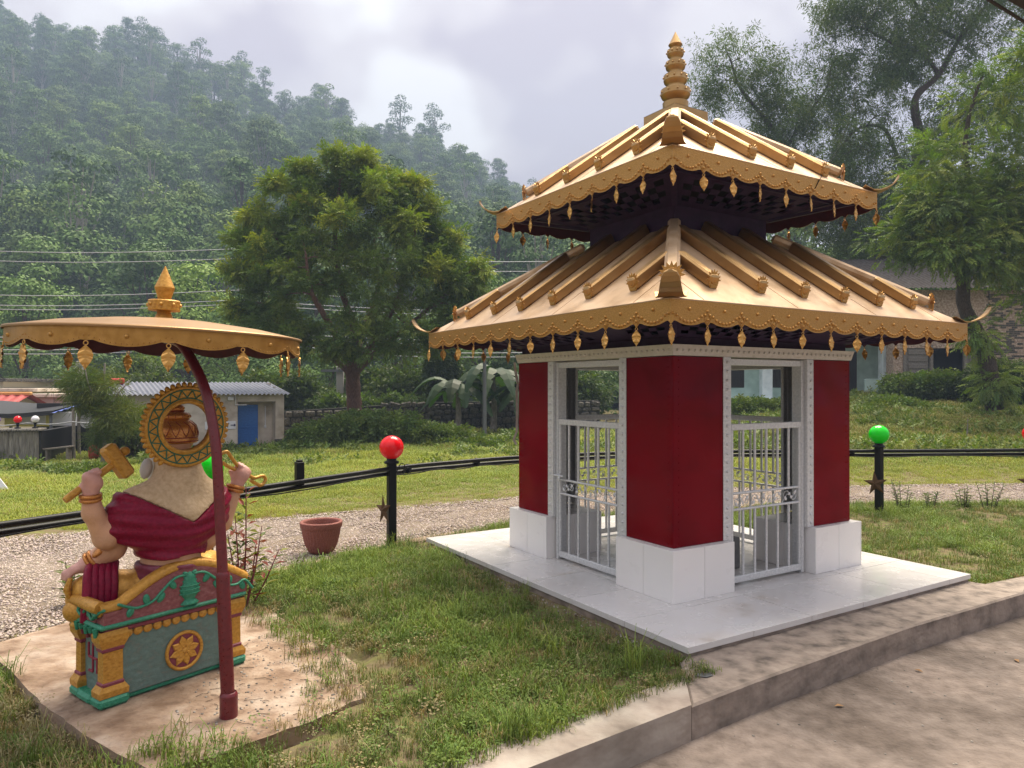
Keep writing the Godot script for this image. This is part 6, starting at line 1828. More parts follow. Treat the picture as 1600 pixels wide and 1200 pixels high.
func house(called: String, label: String, at: Vector3, s: Vector3, wall: Material, roof_m: Material, gable: bool) -> void:
	var t := thing(called, label, "house", at)
	var b := MB.new(); b.box(Vector3(0, s.y / 2, 0), s, 0.02); put("wall", b, wall, t)
	if gable:
		for k in 2:
			var r := MB.new()
			var sg := 1.0 if k == 0 else -1.0
			for j in 6:    # courses of tile
				var a := Vector3(-s.x / 2 - 0.3, s.y + 0.72 - j * 0.14, sg * (0.05 + j * 0.36)); var d := Vector3(s.x / 2 + 0.3, 0, 0)
				var dn := Vector3(0, -0.17, sg * 0.40)
				if sg > 0: corrugated(a + dn, Vector3(s.x + 0.6, 0, 0), -dn, 14, 0.035, r)
				else: corrugated(a, Vector3(s.x + 0.6, 0, 0), dn, 14, 0.035, r)
			put("roof", r, roof_m, t)
		var rd := MB.new(); rd.box(Vector3(0, s.y + 0.76, 0), Vector3(s.x + 0.6, 0.14, 0.2), 0.03); put("ridge", rd, M.ridge_orange, t)
		for sx in [-1.0, 1.0]:
			var g := MB.new(); g.prism(PackedVector2Array([Vector2(-s.z / 2, s.y), Vector2(s.z / 2, s.y), Vector2(0, s.y + 0.68)]), -0.05, 0.05, Transform3D(Basis(Vector3.UP, PI / 2), Vector3(sx * (s.x / 2 - 0.1), 0, 0))); put("gable", g, wall, t)
	else:
		var r := MB.new(); r.box(Vector3(0, s.y + 0.08, 0), Vector3(s.x + 0.5, 0.16, s.z + 0.5), 0.02); put("roof", r, roof_m, t)
		for k in 2:
			var p := MB.new(); p.box(Vector3(-s.x * 0.25 + s.x * 0.5 * k, s.y - 0.25, s.z / 2 + 0.02), Vector3(0.12, 0.5, 0.08)); put("bracket", p, wall, t)
	for k in 2:
		var w := MB.new(); w.box(Vector3(-s.x * 0.22 + s.x * 0.44 * k, s.y * 0.6, s.z / 2 + 0.012), Vector3(0.55, 0.8, 0.04)); var wo := put("window", w, M.void, t)
		var f := MB.new()
		for e in [[-0.3, 0.0, 0.06, 0.9], [0.3, 0.0, 0.06, 0.9], [0.0, 0.43, 0.66, 0.06], [0.0, -0.43, 0.66, 0.06], [0.0, 0.0, 0.04, 0.84]]:
			f.box(Vector3(-s.x * 0.22 + s.x * 0.44 * k + e[0], s.y * 0.6 + e[1], s.z / 2 + 0.045), Vector3(e[2], e[3], 0.03))
		put("frame", f, M.wood_grey, wo)

func make_right_side() -> void:
	# mint building: front wall at 32 m, floor 1.05 above the path
	var y0 := 0.85
	var t := thing("mint_building", "long mint green building with pale pillars and dark doors behind the shrine", "building", Vector3(9.0, y0, -33.0))
	var w := MB.new()
	w.box(Vector3(3.1, 1.8, -0.6), Vector3(10.0, 3.6, 0.3))
	w.box(Vector3(3.1, 0.06, 0.5), Vector3(10.4, 0.3, 2.6), 0.03)
	put("wall", w, M.mint_wall, t)
	for x in [-1.4, 2.25, 4.6, 7.55]:
		var p := MB.new(); p.box(Vector3(x, 1.75, 0.95), Vector3(0.46, 3.3, 0.42), 0.02); put("pillar", p, M.pale_wall, t)
	for x in [0.2, 1.25, 3.3, 6.3]:
		var d := MB.new(); d.box(Vector3(x, 1.45 if x < 4 else 1.25, -0.43), Vector3(0.95 if x < 5 else 1.25, 1.5 if x < 4 else 2.2, 0.05)); var o := put("door" if x > 5 else "window", d, M.wood_dark, t)
		var f := MB.new()
		for k in 4: f.box(Vector3(x - 0.36 + 0.24 * k, 1.45, -0.40), Vector3(0.03, 1.3, 0.03))
		for y in [1.05, 1.85]: f.box(Vector3(x, y, -0.385), Vector3(0.86, 0.05, 0.03))
		put("frame", f, M.wood_dark, o)
	var gp := MB.new(); gp.box(Vector3(6.95, 0.62, 0.9), Vector3(0.62, 0.95, 0.1), 0.01); put("parapet", gp, M.mint_wall, t)
	var gb := MB.new(); gb.box(Vector3(3.1, 3.25, 0.95), Vector3(10.2, 0.4, 0.3), 0.02); put("beam", gb, M.mint_wall, t)
	var rb := MB.new(); corrugated(Vector3(-2.6, 4.9, -2.6), Vector3(11.0, 0, 0), Vector3(0, -1.4, 4.3), 60, 0.03, rb); put("roof", rb, M.tin_rust, t)
	# old brick house with a tin roof
	var o := thing("old_brick_house", "old brown brick house with grey wooden shutters and a tin roof behind the tree", "house", Vector3(16.8, 0.75, -31.0))
	var b := MB.new()
	var hw := 5.0
	b.box(Vector3(-0.05, 0.5, -0.3), Vector3(0.75, 1.0, 0.5)); 
	b.box(Vector3(-0.15, 2.5, -0.35), Vector3(0.55, 5.0, 0.6))
	b.box(Vector3(1.9, 3.75, -0.35), Vector3(3.6, 2.5, 0.6))
	b.box(Vector3(4.1, 2.5, -0.35), Vector3(0.9, 5.0, 0.6)); b.box(Vector3(7.6, 2.5, -0.35), Vector3(6.2, 5.0, 0.6))
	b.box(Vector3(1.9, 0.5, -0.35), Vector3(3.6, 0.9, 0.6))
	put("wall", b, M.brick_old, o)
	var bk := [MB.new(), MB.new()]
	for j in 52:       # courses of brick standing slightly proud
		var x := 3.7 - (0.12 if j % 2 == 0 else 0.0)
		while x < 8.2:
			var c := Vector3(x + 0.11, 0.3 + j * 0.088, -0.055 + rf(0, 0.012))
			if not (x > 5.3 and x < 6.4 and c.y > 1.6 and c.y < 2.9): bk[rng.randi() % 2].box(c, Vector3(0.225, 0.074, 0.04))
			x += 0.24
	put("bricks", bk[0], M.brick_old, o).set_meta("kind", "stuff"); put("bricks", bk[1], M.stone_b, o).set_meta("kind", "stuff")
	var vd := MB.new(); vd.box(Vector3(1.9, 1.7, -0.9), Vector3(3.6, 1.7, 0.1)); put("dark_opening", vd, M.void, o)
	for x in [0.62, 3.25]:
		var sh := MB.new(); sh.box(Vector3(x, 1.75, -0.12), Vector3(0.95, 1.6, 0.06))
		for k in 5: sh.box(Vector3(x, 1.12 + 0.3 * k, -0.075), Vector3(0.8, 0.2, 0.03), 0.01)
		put("shutter", sh, M.wood_grey, o)
	for x in [0.05, 1.2, 2.65, 3.75]:
		var ps := MB.new(); ps.box(Vector3(x, 1.75, -0.06), Vector3(0.12, 1.8, 0.12)); put("window_post", ps, M.wood_grey, o)
	for x in [0.62, 3.25]:
		var hl := MB.new(); hl.box(Vector3(x, 1.15, -0.05), Vector3(0.5, 0.55, 0.05)); put("broken_panel", hl, M.void, o)
	var wi := MB.new(); wi.box(Vector3(5.85, 2.25, -0.10), Vector3(0.95, 1.25, 0.1)); var wo := put("window", wi, M.void, o)
	var wf := MB.new()
	for e in [[-0.5, 0, 0.1, 1.35], [0.5, 0, 0.1, 1.35], [0, 0.65, 1.1, 0.1], [0, -0.65, 1.1, 0.1], [0, 0, 0.06, 1.2]]: wf.box(Vector3(5.85 + e[0], 2.25 + e[1], -0.04), Vector3(e[2], e[3], 0.06))
	put("frame", wf, M.wood_grey, wo)
	var ro := MB.new(); corrugated(Vector3(-1.0, 7.0, -4.0), Vector3(12.5, 0, 0), Vector3(0, -2.0, 4.6), 60, 0.03, ro); put("roof", ro, M.tin_rust, o)
	# slim steel pole before the banana plants, concrete poles further off, wires
	var sp := MB.new(); sp.tube([W(-0.93, 24.5, base_h(-0.93, 24.5) - 0.1), W(-0.93, 24.5, 4.9)], [0.075, 0.05], 10)
	sp.tube([W(-0.93, 24.5, 4.85), W(-0.93, 24.5, 5.6)], [0.03, 0.02], 8)
	tag(put("steel_pole", sp, M.steel_grey), "slim dark steel pole standing before the banana plants", "pole")
	for k in 2:
		var p := thing("power_pole", ["pale concrete power pole behind the wall right of the shed", "pale concrete power pole rising behind the yellow house"][k], "power pole", W([-7.6, -23.9][k], [32.0, 40.0][k], -1.5))
		var pb := MB.new(); pb.box(Vector3(0, 2.0, 0), Vector3(0.3, 4.0 if k == 0 else 5.0, 0.26), 0.03); put("post", pb, M.pole_concrete, p)
		var ca := MB.new(); ca.box(Vector3(0, 3.8 + 0.4 * k, 0.18), Vector3(1.6, 0.1, 0.1)); put("cross_arm", ca, M.steel_grey, p)
	var sets := [[[7.4, 7.9], 0.9, "pair of power wires crossing highest before the wooded hill"], [[5.3, 5.5, 6.0], 0.5, "three power wires crossing the middle height of the trees"], [[3.3, 3.5, 3.9, 4.1], 0.3, "four power wires crossing lowest above the shed"]]
	for st in sets:
		var b2 := MB.new()
		for y in st[0]:
			var pp := []
			for k in 25:
				var q := k / 24.0
				pp.append(W(lerpf(-34, 8, q), 33.0 + y * 0.3, y + st[1] * (1.0 - q) - 0.8 * sin(PI * fposmod(q * 2.0, 1.0)) * 0.5))
			b2.tube(pp, [0.018], 4)
		tag(put("power_wires", b2, M.wire), st[2], "wires")
	# corner of the veranda roof over the camera's right shoulder
	var v := thing("veranda_roof", "dark edge of a veranda roof poking in at the top right corner", "roof", W(1.69, 2.565, 3.015), atan2(0.5238, 0.8518))
	var e1 := MB.new()
	e1.box(Vector3(1.0, 0.045, 0.03), Vector3(8.0, 0.10, 0.07), 0.008)
	e1.tube([Vector3(-3, -0.012, -0.02), Vector3(0, -0.016, -0.02), Vector3(0.4, -0.03, -0.02), Vector3(5, -0.012, -0.02)], [0.006], 5)
	put("edge_beam", e1, M.wood_dark, v)
	var e2 := MB.new()
	e2.box(Vector3(1.0, 0.125, 0.35), Vector3(8.1, 0.03, 0.8))
	put("roof_sheet", e2, M.wood_grey, v)

# ---------------------------------------------------------------- leaves, trees, grass
func leaflet(b: MB, a: Vector3, d: Vector3, n: Vector3, l: float, w: float) -> void:   # pointed leaf, folded a little
	var s := d.cross(n).normalized() * w * 0.5
	var m := a + d * l * 0.45
	var t := a + d * l - n * l * 0.12
	b.tri(a, m + s + n * w * 0.15, t); b.tri(a, t, m - s + n * w * 0.15)

func sprig_pinnate(pairs: int, l: float, ll: float, lw: float, droop: float, sd: int) -> ArrayMesh:
	var r := RandomNumberGenerator.new(); r.seed = sd
	var b := MB.new()
	var p := Vector3.ZERO
	var d := Vector3(0, 0, 1)
	for k in pairs:
		var n := Vector3.UP
		for sx in [-1.0, 1.0]:
			var q := (d * 0.55 + Vector3(sx, r.randf_range(-0.35, 0.1), 0)).normalized()
			leaflet(b, p, q, (n + Vector3(r.randf_range(-0.4, 0.4), 0, r.randf_range(-0.4, 0.4))).normalized(), ll * r.randf_range(0.75, 1.1), lw)
		p += d * l / pairs
		d = (d + Vector3(r.randf_range(-0.05, 0.05), -droop / pairs, 0)).normalized()
	leaflet(b, p, d, Vector3.UP, ll, lw)
	return b.mesh()

func sprig_bunch(n: int, spread: float, ll: float, lw: float, droop: float, sd: int) -> ArrayMesh:
	# a twig end: leaves of length ll spread through a small volume
	var r := RandomNumberGenerator.new(); r.seed = sd
	var b := MB.new()
	for k in n:
		var d := Vector3(r.randf_range(-1, 1), r.randf_range(-1, 1), r.randf_range(-1, 1)).normalized()
		var a := d * spread * r.randf_range(0.1, 0.8) 
		var q := (d + Vector3(r.randf_range(-0.6, 0.6), -droop + r.randf_range(-0.4, 0.4), r.randf_range(-0.6, 0.6))).normalized()
		var nn := (Vector3(r.randf_range(-0.7, 0.7), 1, r.randf_range(-0.7, 0.7))).normalized()
		if absf(nn.dot(q)) > 0.9: nn = Vector3.RIGHT
		leaflet(b, a, q, nn, ll * r.randf_range(0.7, 1.2), lw * r.randf_range(0.8, 1.2))
	return b.mesh()

func rdir() -> Vector3:
	var v := Vector3(rng.randfn(), rng.randfn(), rng.randfn())
	return v.normalized() if v.length() > 0.001 else Vector3.UP

func any_basis(z: Vector3) -> Basis:
	var u := rdir()
	if absf(u.dot(z)) > 0.95: u = Vector3.UP.cross(z) + Vector3(0.01, 0, 0)
	var x := u.cross(z).normalized()
	return Basis(x, z.cross(x), z)

func up_basis(z: Vector3) -> Basis:   # z outwards, leaf faces up as far as they can
	var x := Vector3.UP.cross(z)
	x = x.normalized() if x.length() > 0.05 else Vector3.RIGHT
	return Basis(x, z.cross(x), z).rotated(z, rf(-0.6, 0.6))

func shade(base: Color, v: float, hue: float) -> Color:   # leaf-to-leaf variation of the leaf's own colour
	var k := 1.0 + rf(-v, v)
	var h := rf(-hue, hue)
	return Color(base.r * k * (1.0 + h), base.g * k, base.b * k * (1.0 - h * 0.5))

# limbs: arrays of [points..., r0, r1]; lobes: [centre, radii, clusters]
func tree(called: String, label: String, at: Vector3, limbs: Array, lobes: Array, bark: Material, sprigs: Array, per: int, size: float, cols: Array, spread := 0.55, group := "", droop := 0.25) -> Node3D:
	var t := thing(called, label, "tree", at, 0.0, group)
	var wood := MB.new()
	var nodes := PackedVector3Array(); var rad := PackedFloat32Array()
	for l in limbs:
		var pts: Array = smooth(l[0], 5)
		var rs := []
		for k in pts.size():
			var r := lerpf(l[1], l[2], pow(float(k) / (pts.size() - 1), 0.8))
			rs.append(r * (1.0 + 0.06 * sin(k * 2.1)))
			nodes.append(pts[k]); rad.append(r)
		wood.tube(pts, rs, 9)
	var twig := MB.new()
	var xs := [[], [], []]; var cs := [[], [], []]
	for lb in lobes:
		for k in lb[2]:
			var d := rdir()
			var c: Vector3 = lb[0] + d * pow(rng.randf(), 0.42) * (lb[1] as Vector3)
			# branch to the nearest limb point, favouring lower ones
			var bi := 0
			var bd := 1e9
			for i in nodes.size():
				var dd := nodes[i].distance_to(c) + maxf(nodes[i].y - c.y, 0.0) * 0.8
				if dd < bd: bd = dd; bi = i
			var a := nodes[bi]
			if bd > 0.25:
				var mid := a.lerp(c, 0.5) + Vector3(rf(-0.12, 0.12), rf(0.0, 0.16), rf(-0.12, 0.12)) * bd
				var r0 := minf(rad[bi] * 0.7, 0.012 + 0.018 * bd)
				twig.tube([a, a.lerp(mid, 0.55) + rdir() * 0.05 * bd, mid, mid.lerp(c, 0.5) + rdir() * 0.06 * bd, c], [r0, r0 * 0.8, r0 * 0.6, r0 * 0.42, 0.006], 5, false)
				nodes.append(mid); rad.append(r0 * 0.6)
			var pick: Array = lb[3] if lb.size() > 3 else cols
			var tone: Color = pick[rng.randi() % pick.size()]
			var kk := rf(0.85, 1.15)
			for q in int(per * rf(0.6, 1.35)):
				var o := rdir() * pow(rng.randf(), 0.5) * spread * rf(0.7, 1.2)
				o.y *= 0.7
				var z: Vector3 = (o.normalized() + (c - lb[0]).normalized() * 0.5 + Vector3(0, -droop, 0) + rdir() * 0.4).normalized()
				var v := rng.randi() % sprigs.size()
				xs[v].append(Transform3D(up_basis(z) * Basis.from_scale(Vector3.ONE * size * rf(0.75, 1.25)), c + o))
				cs[v].append(shade(tone * kk, 0.22, 0.12))
	put("trunk", wood, bark, t)
	if twig.v.size(): put("branches", twig, bark, t).set_meta("kind", "stuff")
	for v in sprigs.size():
		if xs[v].size(): scatter("crown", sprigs[v], M.leaf, xs[v], cs[v], t)
	return t

func V3(a: Array) -> Array:
	var r := []
	for q in a: r.append(Vector3(q[0], q[1], q[2]))
	return r

func make_feature_trees() -> void:
	var neem := [sprig_pinnate(6, 0.20, 0.095, 0.036, 0.35, 1), sprig_bunch(16, 0.15, 0.105, 0.040, 0.15, 2)]
	# the round dark tree behind the red lamp; foot 0.3 below the path
	var z := 24.5
	var at := W(-5.35, z, base_h(-5.35, z) - 0.05)
	var limbs := [
		[V3([[0, -0.2, 0], [0.03, 1.0, 0], [-0.02, 2.0, 0.05], [-0.05, 2.7, 0]]), 0.27, 0.24],
		[V3([[-0.05, 2.5, 0], [-0.5, 3.6, 0.3], [-1.3, 5.0, 0.4], [-2.2, 6.4, 0.3], [-2.9, 7.4, 0.2]]), 0.16, 0.04],
		[V3([[-0.05, 2.6, 0], [0.1, 3.8, 0.4], [-0.3, 5.4, 0.8], [-0.5, 7.2, 0.6], [-0.4, 8.9, 0.3]]), 0.17, 0.04],
		[V3([[0.0, 2.5, 0], [0.7, 3.6, -0.1], [1.5, 5.0, 0.0], [2.0, 6.6, 0.3], [2.2, 8.2, 0.2]]), 0.16, 0.04],
		[V3([[0.0, 2.4, 0], [0.9, 3.2, 0.3], [2.2, 4.2, 0.6], [3.3, 5.2, 0.5], [4.2, 6.0, 0.4]]), 0.13, 0.035],
		[V3([[-0.1, 2.4, 0], [-1.1, 3.2, -0.2], [-2.4, 4.0, -0.4], [-3.6, 4.9, -0.3]]), 0.12, 0.035],
		[V3([[0.0, 2.6, 0], [0.1, 3.9, -0.9], [0.5, 5.6, -1.8], [0.3, 7.4, -2.0]]), 0.14, 0.04],
		[V3([[0.0, 2.6, 0], [-0.3, 3.6, 1.2], [-0.8, 4.8, 2.2], [-0.9, 6.0, 2.6]]), 0.12, 0.035]]
	var lobes := [
		[Vector3(-1.4, 8.35, 0.3), Vector3(1.15, 0.95, 1.2), 34], [Vector3(0.1, 8.7, 0.0), Vector3(1.2, 0.95, 1.3), 36], [Vector3(1.6, 8.0, 0.2), Vector3(1.2, 0.95, 1.3), 34],
		[Vector3(2.7, 7.5, 0.2), Vector3(0.75, 0.95, 1.0), 18],
		[Vector3(-2.7, 7.1, 0.3), Vector3(1.2, 1.0, 1.4), 34], [Vector3(-3.6, 6.0, 0.0), Vector3(0.95, 1.25, 1.3), 30], [Vector3(-3.5, 4.6, -0.1), Vector3(1.1, 1.0, 1.3), 28],
		[Vector3(3.0, 6.4, 0.3), Vector3(1.25, 1.1, 1.5), 38], [Vector3(4.0, 5.6, 0.4), Vector3(0.85, 1.0, 1.1), 24], [Vector3(3.6, 4.3, 0.4), Vector3(1.0, 0.9, 1.2), 26],
		[Vector3(0.2, 6.8, 1.4), Vector3(2.5, 1.5, 1.3), 40], [Vector3(-1.2, 5.4, 1.8), Vector3(1.9, 1.3, 1.3), 32], [Vector3(1.4, 5.2, 1.6), Vector3(1.9, 1.3, 1.3), 32],
		[Vector3(-2.1, 3.7, 1.2), Vector3(1.5, 0.9, 1.2), 26], [Vector3(0.3, 3.5, 1.7), Vector3(1.5, 0.9, 1.0), 26], [Vector3(2.1, 3.5, 1.1), Vector3(1.4, 0.9, 1.2), 26],
		[Vector3(-0.2, 6.2, -1.6), Vector3(2.6, 2.0, 1.2), 26]]
	var young := [Color(0.149, 0.225, 0.037), Color(0.259, 0.309, 0.046), Color(0.328, 0.356, 0.050), Color(0.199, 0.263, 0.043)]  # young tips; the yellow of sunlit crown tops is put into their colour
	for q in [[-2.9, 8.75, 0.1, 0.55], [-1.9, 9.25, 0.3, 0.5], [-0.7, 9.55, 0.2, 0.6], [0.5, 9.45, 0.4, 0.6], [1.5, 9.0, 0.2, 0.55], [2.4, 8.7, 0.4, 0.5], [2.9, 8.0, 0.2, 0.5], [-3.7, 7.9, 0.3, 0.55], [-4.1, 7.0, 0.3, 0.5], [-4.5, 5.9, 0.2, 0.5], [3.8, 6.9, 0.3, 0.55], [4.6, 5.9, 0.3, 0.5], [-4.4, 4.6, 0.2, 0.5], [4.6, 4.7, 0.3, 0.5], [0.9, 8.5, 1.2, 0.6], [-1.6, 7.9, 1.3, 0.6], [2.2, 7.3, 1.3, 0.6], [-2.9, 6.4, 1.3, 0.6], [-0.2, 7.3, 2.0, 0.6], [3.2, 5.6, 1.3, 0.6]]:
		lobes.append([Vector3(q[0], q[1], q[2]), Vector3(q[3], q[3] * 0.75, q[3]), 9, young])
	for l in lobes:
		l[0] = (l[0] as Vector3) * Vector3(0.90, 1.0, 0.95); l[1] = (l[1] as Vector3) * 0.84
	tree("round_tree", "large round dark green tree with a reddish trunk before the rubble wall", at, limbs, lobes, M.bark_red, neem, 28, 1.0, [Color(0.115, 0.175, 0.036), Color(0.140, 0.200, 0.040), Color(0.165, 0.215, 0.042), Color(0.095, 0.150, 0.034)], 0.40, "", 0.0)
	# big open trees at the right
	var spray := [sprig_bunch(26, 0.30, 0.17, 0.034, 0.35, 3), sprig_bunch(24, 0.34, 0.16, 0.032, 0.6, 4)]
	z = 26.0
	at = W(13.2, z, base_h(13.2, z) - 0.1)
	var y := at.y
	var P := func(px: float, py: float, dz := 0.0) -> Vector3: return Vector3((px - 800.0) / 1130.0 * z - 13.2, 1.6 + (604.0 - py) / 1130.0 * z - y, dz)
	limbs = [
		[[P.call(1385, 640), P.call(1392, 520), P.call(1385, 400), P.call(1415, 300, 0.4), P.call(1428, 225, 0.6)], 0.34, 0.20],
		[[P.call(1428, 232, 0.6), P.call(1418, 165, 0.5), P.call(1462, 120, 0.2), P.call(1500, 60, 0.0), P.call(1540, 10, 0.0)], 0.17, 0.05],
		[[P.call(1428, 232, 0.6), P.call(1480, 190, 1.0), P.call(1530, 150, 1.4), P.call(1590, 110, 1.2)], 0.13, 0.05],
		[[P.call(1410, 300, 0.4), P.call(1395, 240, 0.2), P.call(1370, 205, 0.4), P.call(1325, 212, 0.6), P.call(1290, 255, 0.8)], 0.10, 0.03],
		[[P.call(1385, 420), P.call(1300, 290, -0.8), P.call(1235, 215, -0.6), P.call(1190, 165, -0.4), P.call(1160, 130, -0.3), P.call(1145, 85, -0.3)], 0.17, 0.03],
		[[P.call(1240, 220, -0.6), P.call(1262, 180, -0.4), P.call(1290, 140, 0.0), P.call(1300, 100, 0.0)], 0.07, 0.025],
		[[P.call(1462, 120, 0.2), P.call(1440, 90, 0.2), P.call(1400, 70, 0.0), P.call(1350, 48, 0.2)], 0.08, 0.03],
		[[P.call(1390, 480), P.call(1340, 400, 1.0), P.call(1280, 360, 1.5), P.call(1250, 330, 1.5)], 0.10, 0.03],
		[[P.call(1500, 60, 0.0), P.call(1460, 20, -0.5), P.call(1430, -40, -0.6), P.call(1400, -90, -0.6)], 0.07, 0.03],
		[[P.call(1540, 10, 0.0), P.call(1560, -60, 0.2), P.call(1590, -140, 0.3)], 0.06, 0.03]]
	lobes = [
		[P.call(1150, 110, -0.3), Vector3(1.15, 1.15, 1.0), 22], [P.call(1125, 140, -0.3), Vector3(0.6, 0.5, 0.6), 6], [P.call(1205, 145, -0.4), Vector3(0.8, 0.9, 0.9), 14],
		[P.call(1275, 155, -0.3), Vector3(1.2, 1.3, 1.2), 28], [P.call(1330, 180, 0.2), Vector3(1.2, 1.4, 1.2), 28], [P.call(1230, 215, -0.5), Vector3(1.1, 0.9, 1.0), 18], [P.call(1190, 220, -0.5), Vector3(0.6, 0.4, 0.6), 6],
		[P.call(1320, 40, 0.2), Vector3(1.0, 1.3, 1.0), 22], [P.call(1380, 60, 0.0), Vector3(1.5, 1.6, 1.2), 36], [P.call(1460, 40, 0.0), Vector3(1.6, 1.7, 1.3), 36], [P.call(1350, -50, 0.0), Vector3(1.6, 1.4, 1.3), 20],
		[P.call(1550, 60, 0.5), Vector3(1.7, 2.0, 1.4), 40], [P.call(1600, 180, 1.0), Vector3(1.5, 2.0, 1.4), 34], [P.call(1500, -70, -0.3), Vector3(2.6, 1.8, 1.6), 36],
		[P.call(1500, 210, 0.8), Vector3(1.4, 1.2, 1.3), 26], [P.call(1440, 240, 0.8), Vector3(0.9, 0.9, 1.0), 14], [P.call(1290, 270, 0.8), Vector3(1.3, 0.9, 1.2), 26], [P.call(1350, 300, 1.0), Vector3(1.3, 1.2, 1.3), 30],
		[P.call(1300, 345, 1.4), Vector3(1.3, 0.9, 1.2), 26], [P.call(1250, 330, 1.4), Vector3(0.8, 0.7, 1.0), 12], [P.call(1420, 350, 0.4), Vector3(1.5, 1.0, 1.3), 22], [P.call(1330, 400, 0.8), Vector3(1.4, 0.9, 1.3), 26], [P.call(1400, 110, 0.2), Vector3(0.8, 0.8, 0.9), 12]]
	for l in lobes:
		l[1] = (l[1] as Vector3) * 1.28; l[2] = int(l[2] * 2.0)
	var big := tree("open_tree", "tall open tree with crooked dark limbs showing sky between its grey-green leaves", at, limbs, lobes, M.bark, spray, 8, 0.85, [Color(0.085, 0.130, 0.042), Color(0.105, 0.152, 0.046), Color(0.130, 0.175, 0.050)], 0.8)
	# it stands well behind the mint building
	big.position = W(19.3, 38.0, 1.6 + (at.y - 1.6) * 1.4615)
	big.scale = Vector3.ONE * 1.4615
	# leafier tree before the old house, trunk wrapped in creeper
	z = 23.5
	at = W(15.6, z, base_h(15.6, z) - 0.1)
	y = at.y
	P = func(px: float, py: float, dz := 0.0) -> Vector3: return Vector3((px - 800.0) / 1130.0 * z - 15.6, 1.6 + (604.0 - py) / 1130.0 * z - y, dz)
	limbs = [
		[[P.call(1556, 640), P.call(1548, 590), P.call(1532, 530), P.call(1505, 470), P.call(1510, 400, 0.2), P.call(1518, 330, 0.2)], 0.30, 0.16],
		[[P.call(1505, 470), P.call(1470, 400, 0.6), P.call(1440, 350, 1.0), P.call(1420, 330, 1.2)], 0.11, 0.03],
		[[P.call(1518, 330, 0.2), P.call(1510, 250, 0.0), P.call(1508, 190, 0.2), P.call(1530, 120, 0.2)], 0.13, 0.04],
		[[P.call(1515, 370, 0.2), P.call(1570, 300, 0.6), P.call(1620, 260, 0.8), P.call(1680, 230, 1.0)], 0.12, 0.04],
		[[P.call(1512, 390, 0.2), P.call(1480, 330, -0.5), P.call(1440, 300, -1.0)], 0.09, 0.03]]
	lobes = [
		[P.call(1440, 345, 1.0), Vector3(1.3, 0.75, 1.2), 30], [P.call(1500, 330, 1.0), Vector3(1.4, 0.9, 1.3), 36], [P.call(1570, 340, 1.0), Vector3(1.4, 1.0, 1.3), 36], [P.call(1640, 330, 0.8), Vector3(1.5, 1.3, 1.4), 28],
		[P.call(1440, 405, 1.4), Vector3(1.1, 0.6, 0.9), 24], [P.call(1500, 415, 1.4), Vector3(1.2, 0.6, 0.9), 28], [P.call(1560, 420, 1.2), Vector3(1.1, 0.6, 0.9), 20], [P.call(1600, 400, 1.2), Vector3(0.9, 0.8, 0.9), 18],
		[P.call(1470, 270, 0.5), Vector3(1.3, 1.1, 1.3), 28], [P.call(1560, 260, 0.5), Vector3(1.5, 1.2, 1.3), 34], [P.call(1640, 230, 0.8), Vector3(1.4, 1.4, 1.3), 24], [P.call(1540, 170, 0.3), Vector3(1.4, 1.2, 1.2), 22],
		[P.call(1545, 590, 0.25), Vector3(0.45, 0.9, 0.4), 16], [P.call(1520, 520, 0.2), Vector3(0.35, 0.7, 0.35), 10], [P.call(1420, 370, 0.8), Vector3(0.8, 0.7, 0.9), 14]]
	lobes.append_array([[P.call(1600, 460, 1.0), Vector3(1.0, 0.7, 0.9), 22], [P.call(1430, 300, 0.8), Vector3(1.3, 0.9, 1.1), 26], [P.call(1590, 330, 1.4), Vector3(1.6, 1.4, 1.0), 40], [P.call(1480, 380, 1.6), Vector3(1.5, 0.8, 0.9), 34], [P.call(1610, 120, 0.8), Vector3(1.4, 1.4, 1.2), 24], [P.call(1390, 380, 0.6), Vector3(0.9, 0.7, 0.9), 16]])
	var drape := [sprig_pinnate(7, 0.30, 0.105, 0.036, 0.5, 8), sprig_pinnate(6, 0.26, 0.11, 0.038, 0.3, 9)]
	tree("draping_tree", "tree with drooping bright green leaves and a leaning creeper-clad trunk before the old brick house", at, limbs, lobes, M.bark, drape, 22, 1.0, [Color(0.150, 0.225, 0.046), Color(0.185, 0.255, 0.050), Color(0.115, 0.175, 0.042), Color(0.225, 0.275, 0.052)], 0.55, "", 0.25)
	# feathery young tree left of the shed
	var fea := [sprig_bunch(34, 0.36, 0.30, 0.016, 0.2, 12), sprig_bunch(30, 0.40, 0.26, 0.014, 0.4, 13)]
	z = 17.0
	at = W(-9.62, z, base_h(-9.62, z) - 0.05)
	limbs = [[V3([[0, 0, 0], [0.04, 0.5, 0], [-0.03, 1.0, 0.02], [0.0, 1.5, 0], [0.05, 2.4, 0]]), 0.06, 0.02], [V3([[0, 1.0, 0], [-0.4, 1.6, 0.1], [-0.9, 2.1, 0.1]]), 0.03, 0.012], [V3([[0, 1.1, 0], [0.35, 1.6, 0.1], [0.65, 2.0, 0]]), 0.03, 0.012], [V3([[0, 1.3, 0], [-0.1, 1.9, 0.4], [-0.2, 2.5, 0.4]]), 0.025, 0.01]]
	lobes = [[Vector3(0, 1.55, 0), Vector3(0.6, 0.5, 0.5), 18], [Vector3(-0.5, 1.8, 0.1), Vector3(0.5, 0.4, 0.4), 12], [Vector3(0.3, 1.15, 0.1), Vector3(0.5, 0.35, 0.4), 10], [Vector3(-0.25, 2.05, 0.2), Vector3(0.5, 0.3, 0.4), 8], [Vector3(0.0, 0.8, 0.1), Vector3(0.3, 0.22, 0.2), 4]]
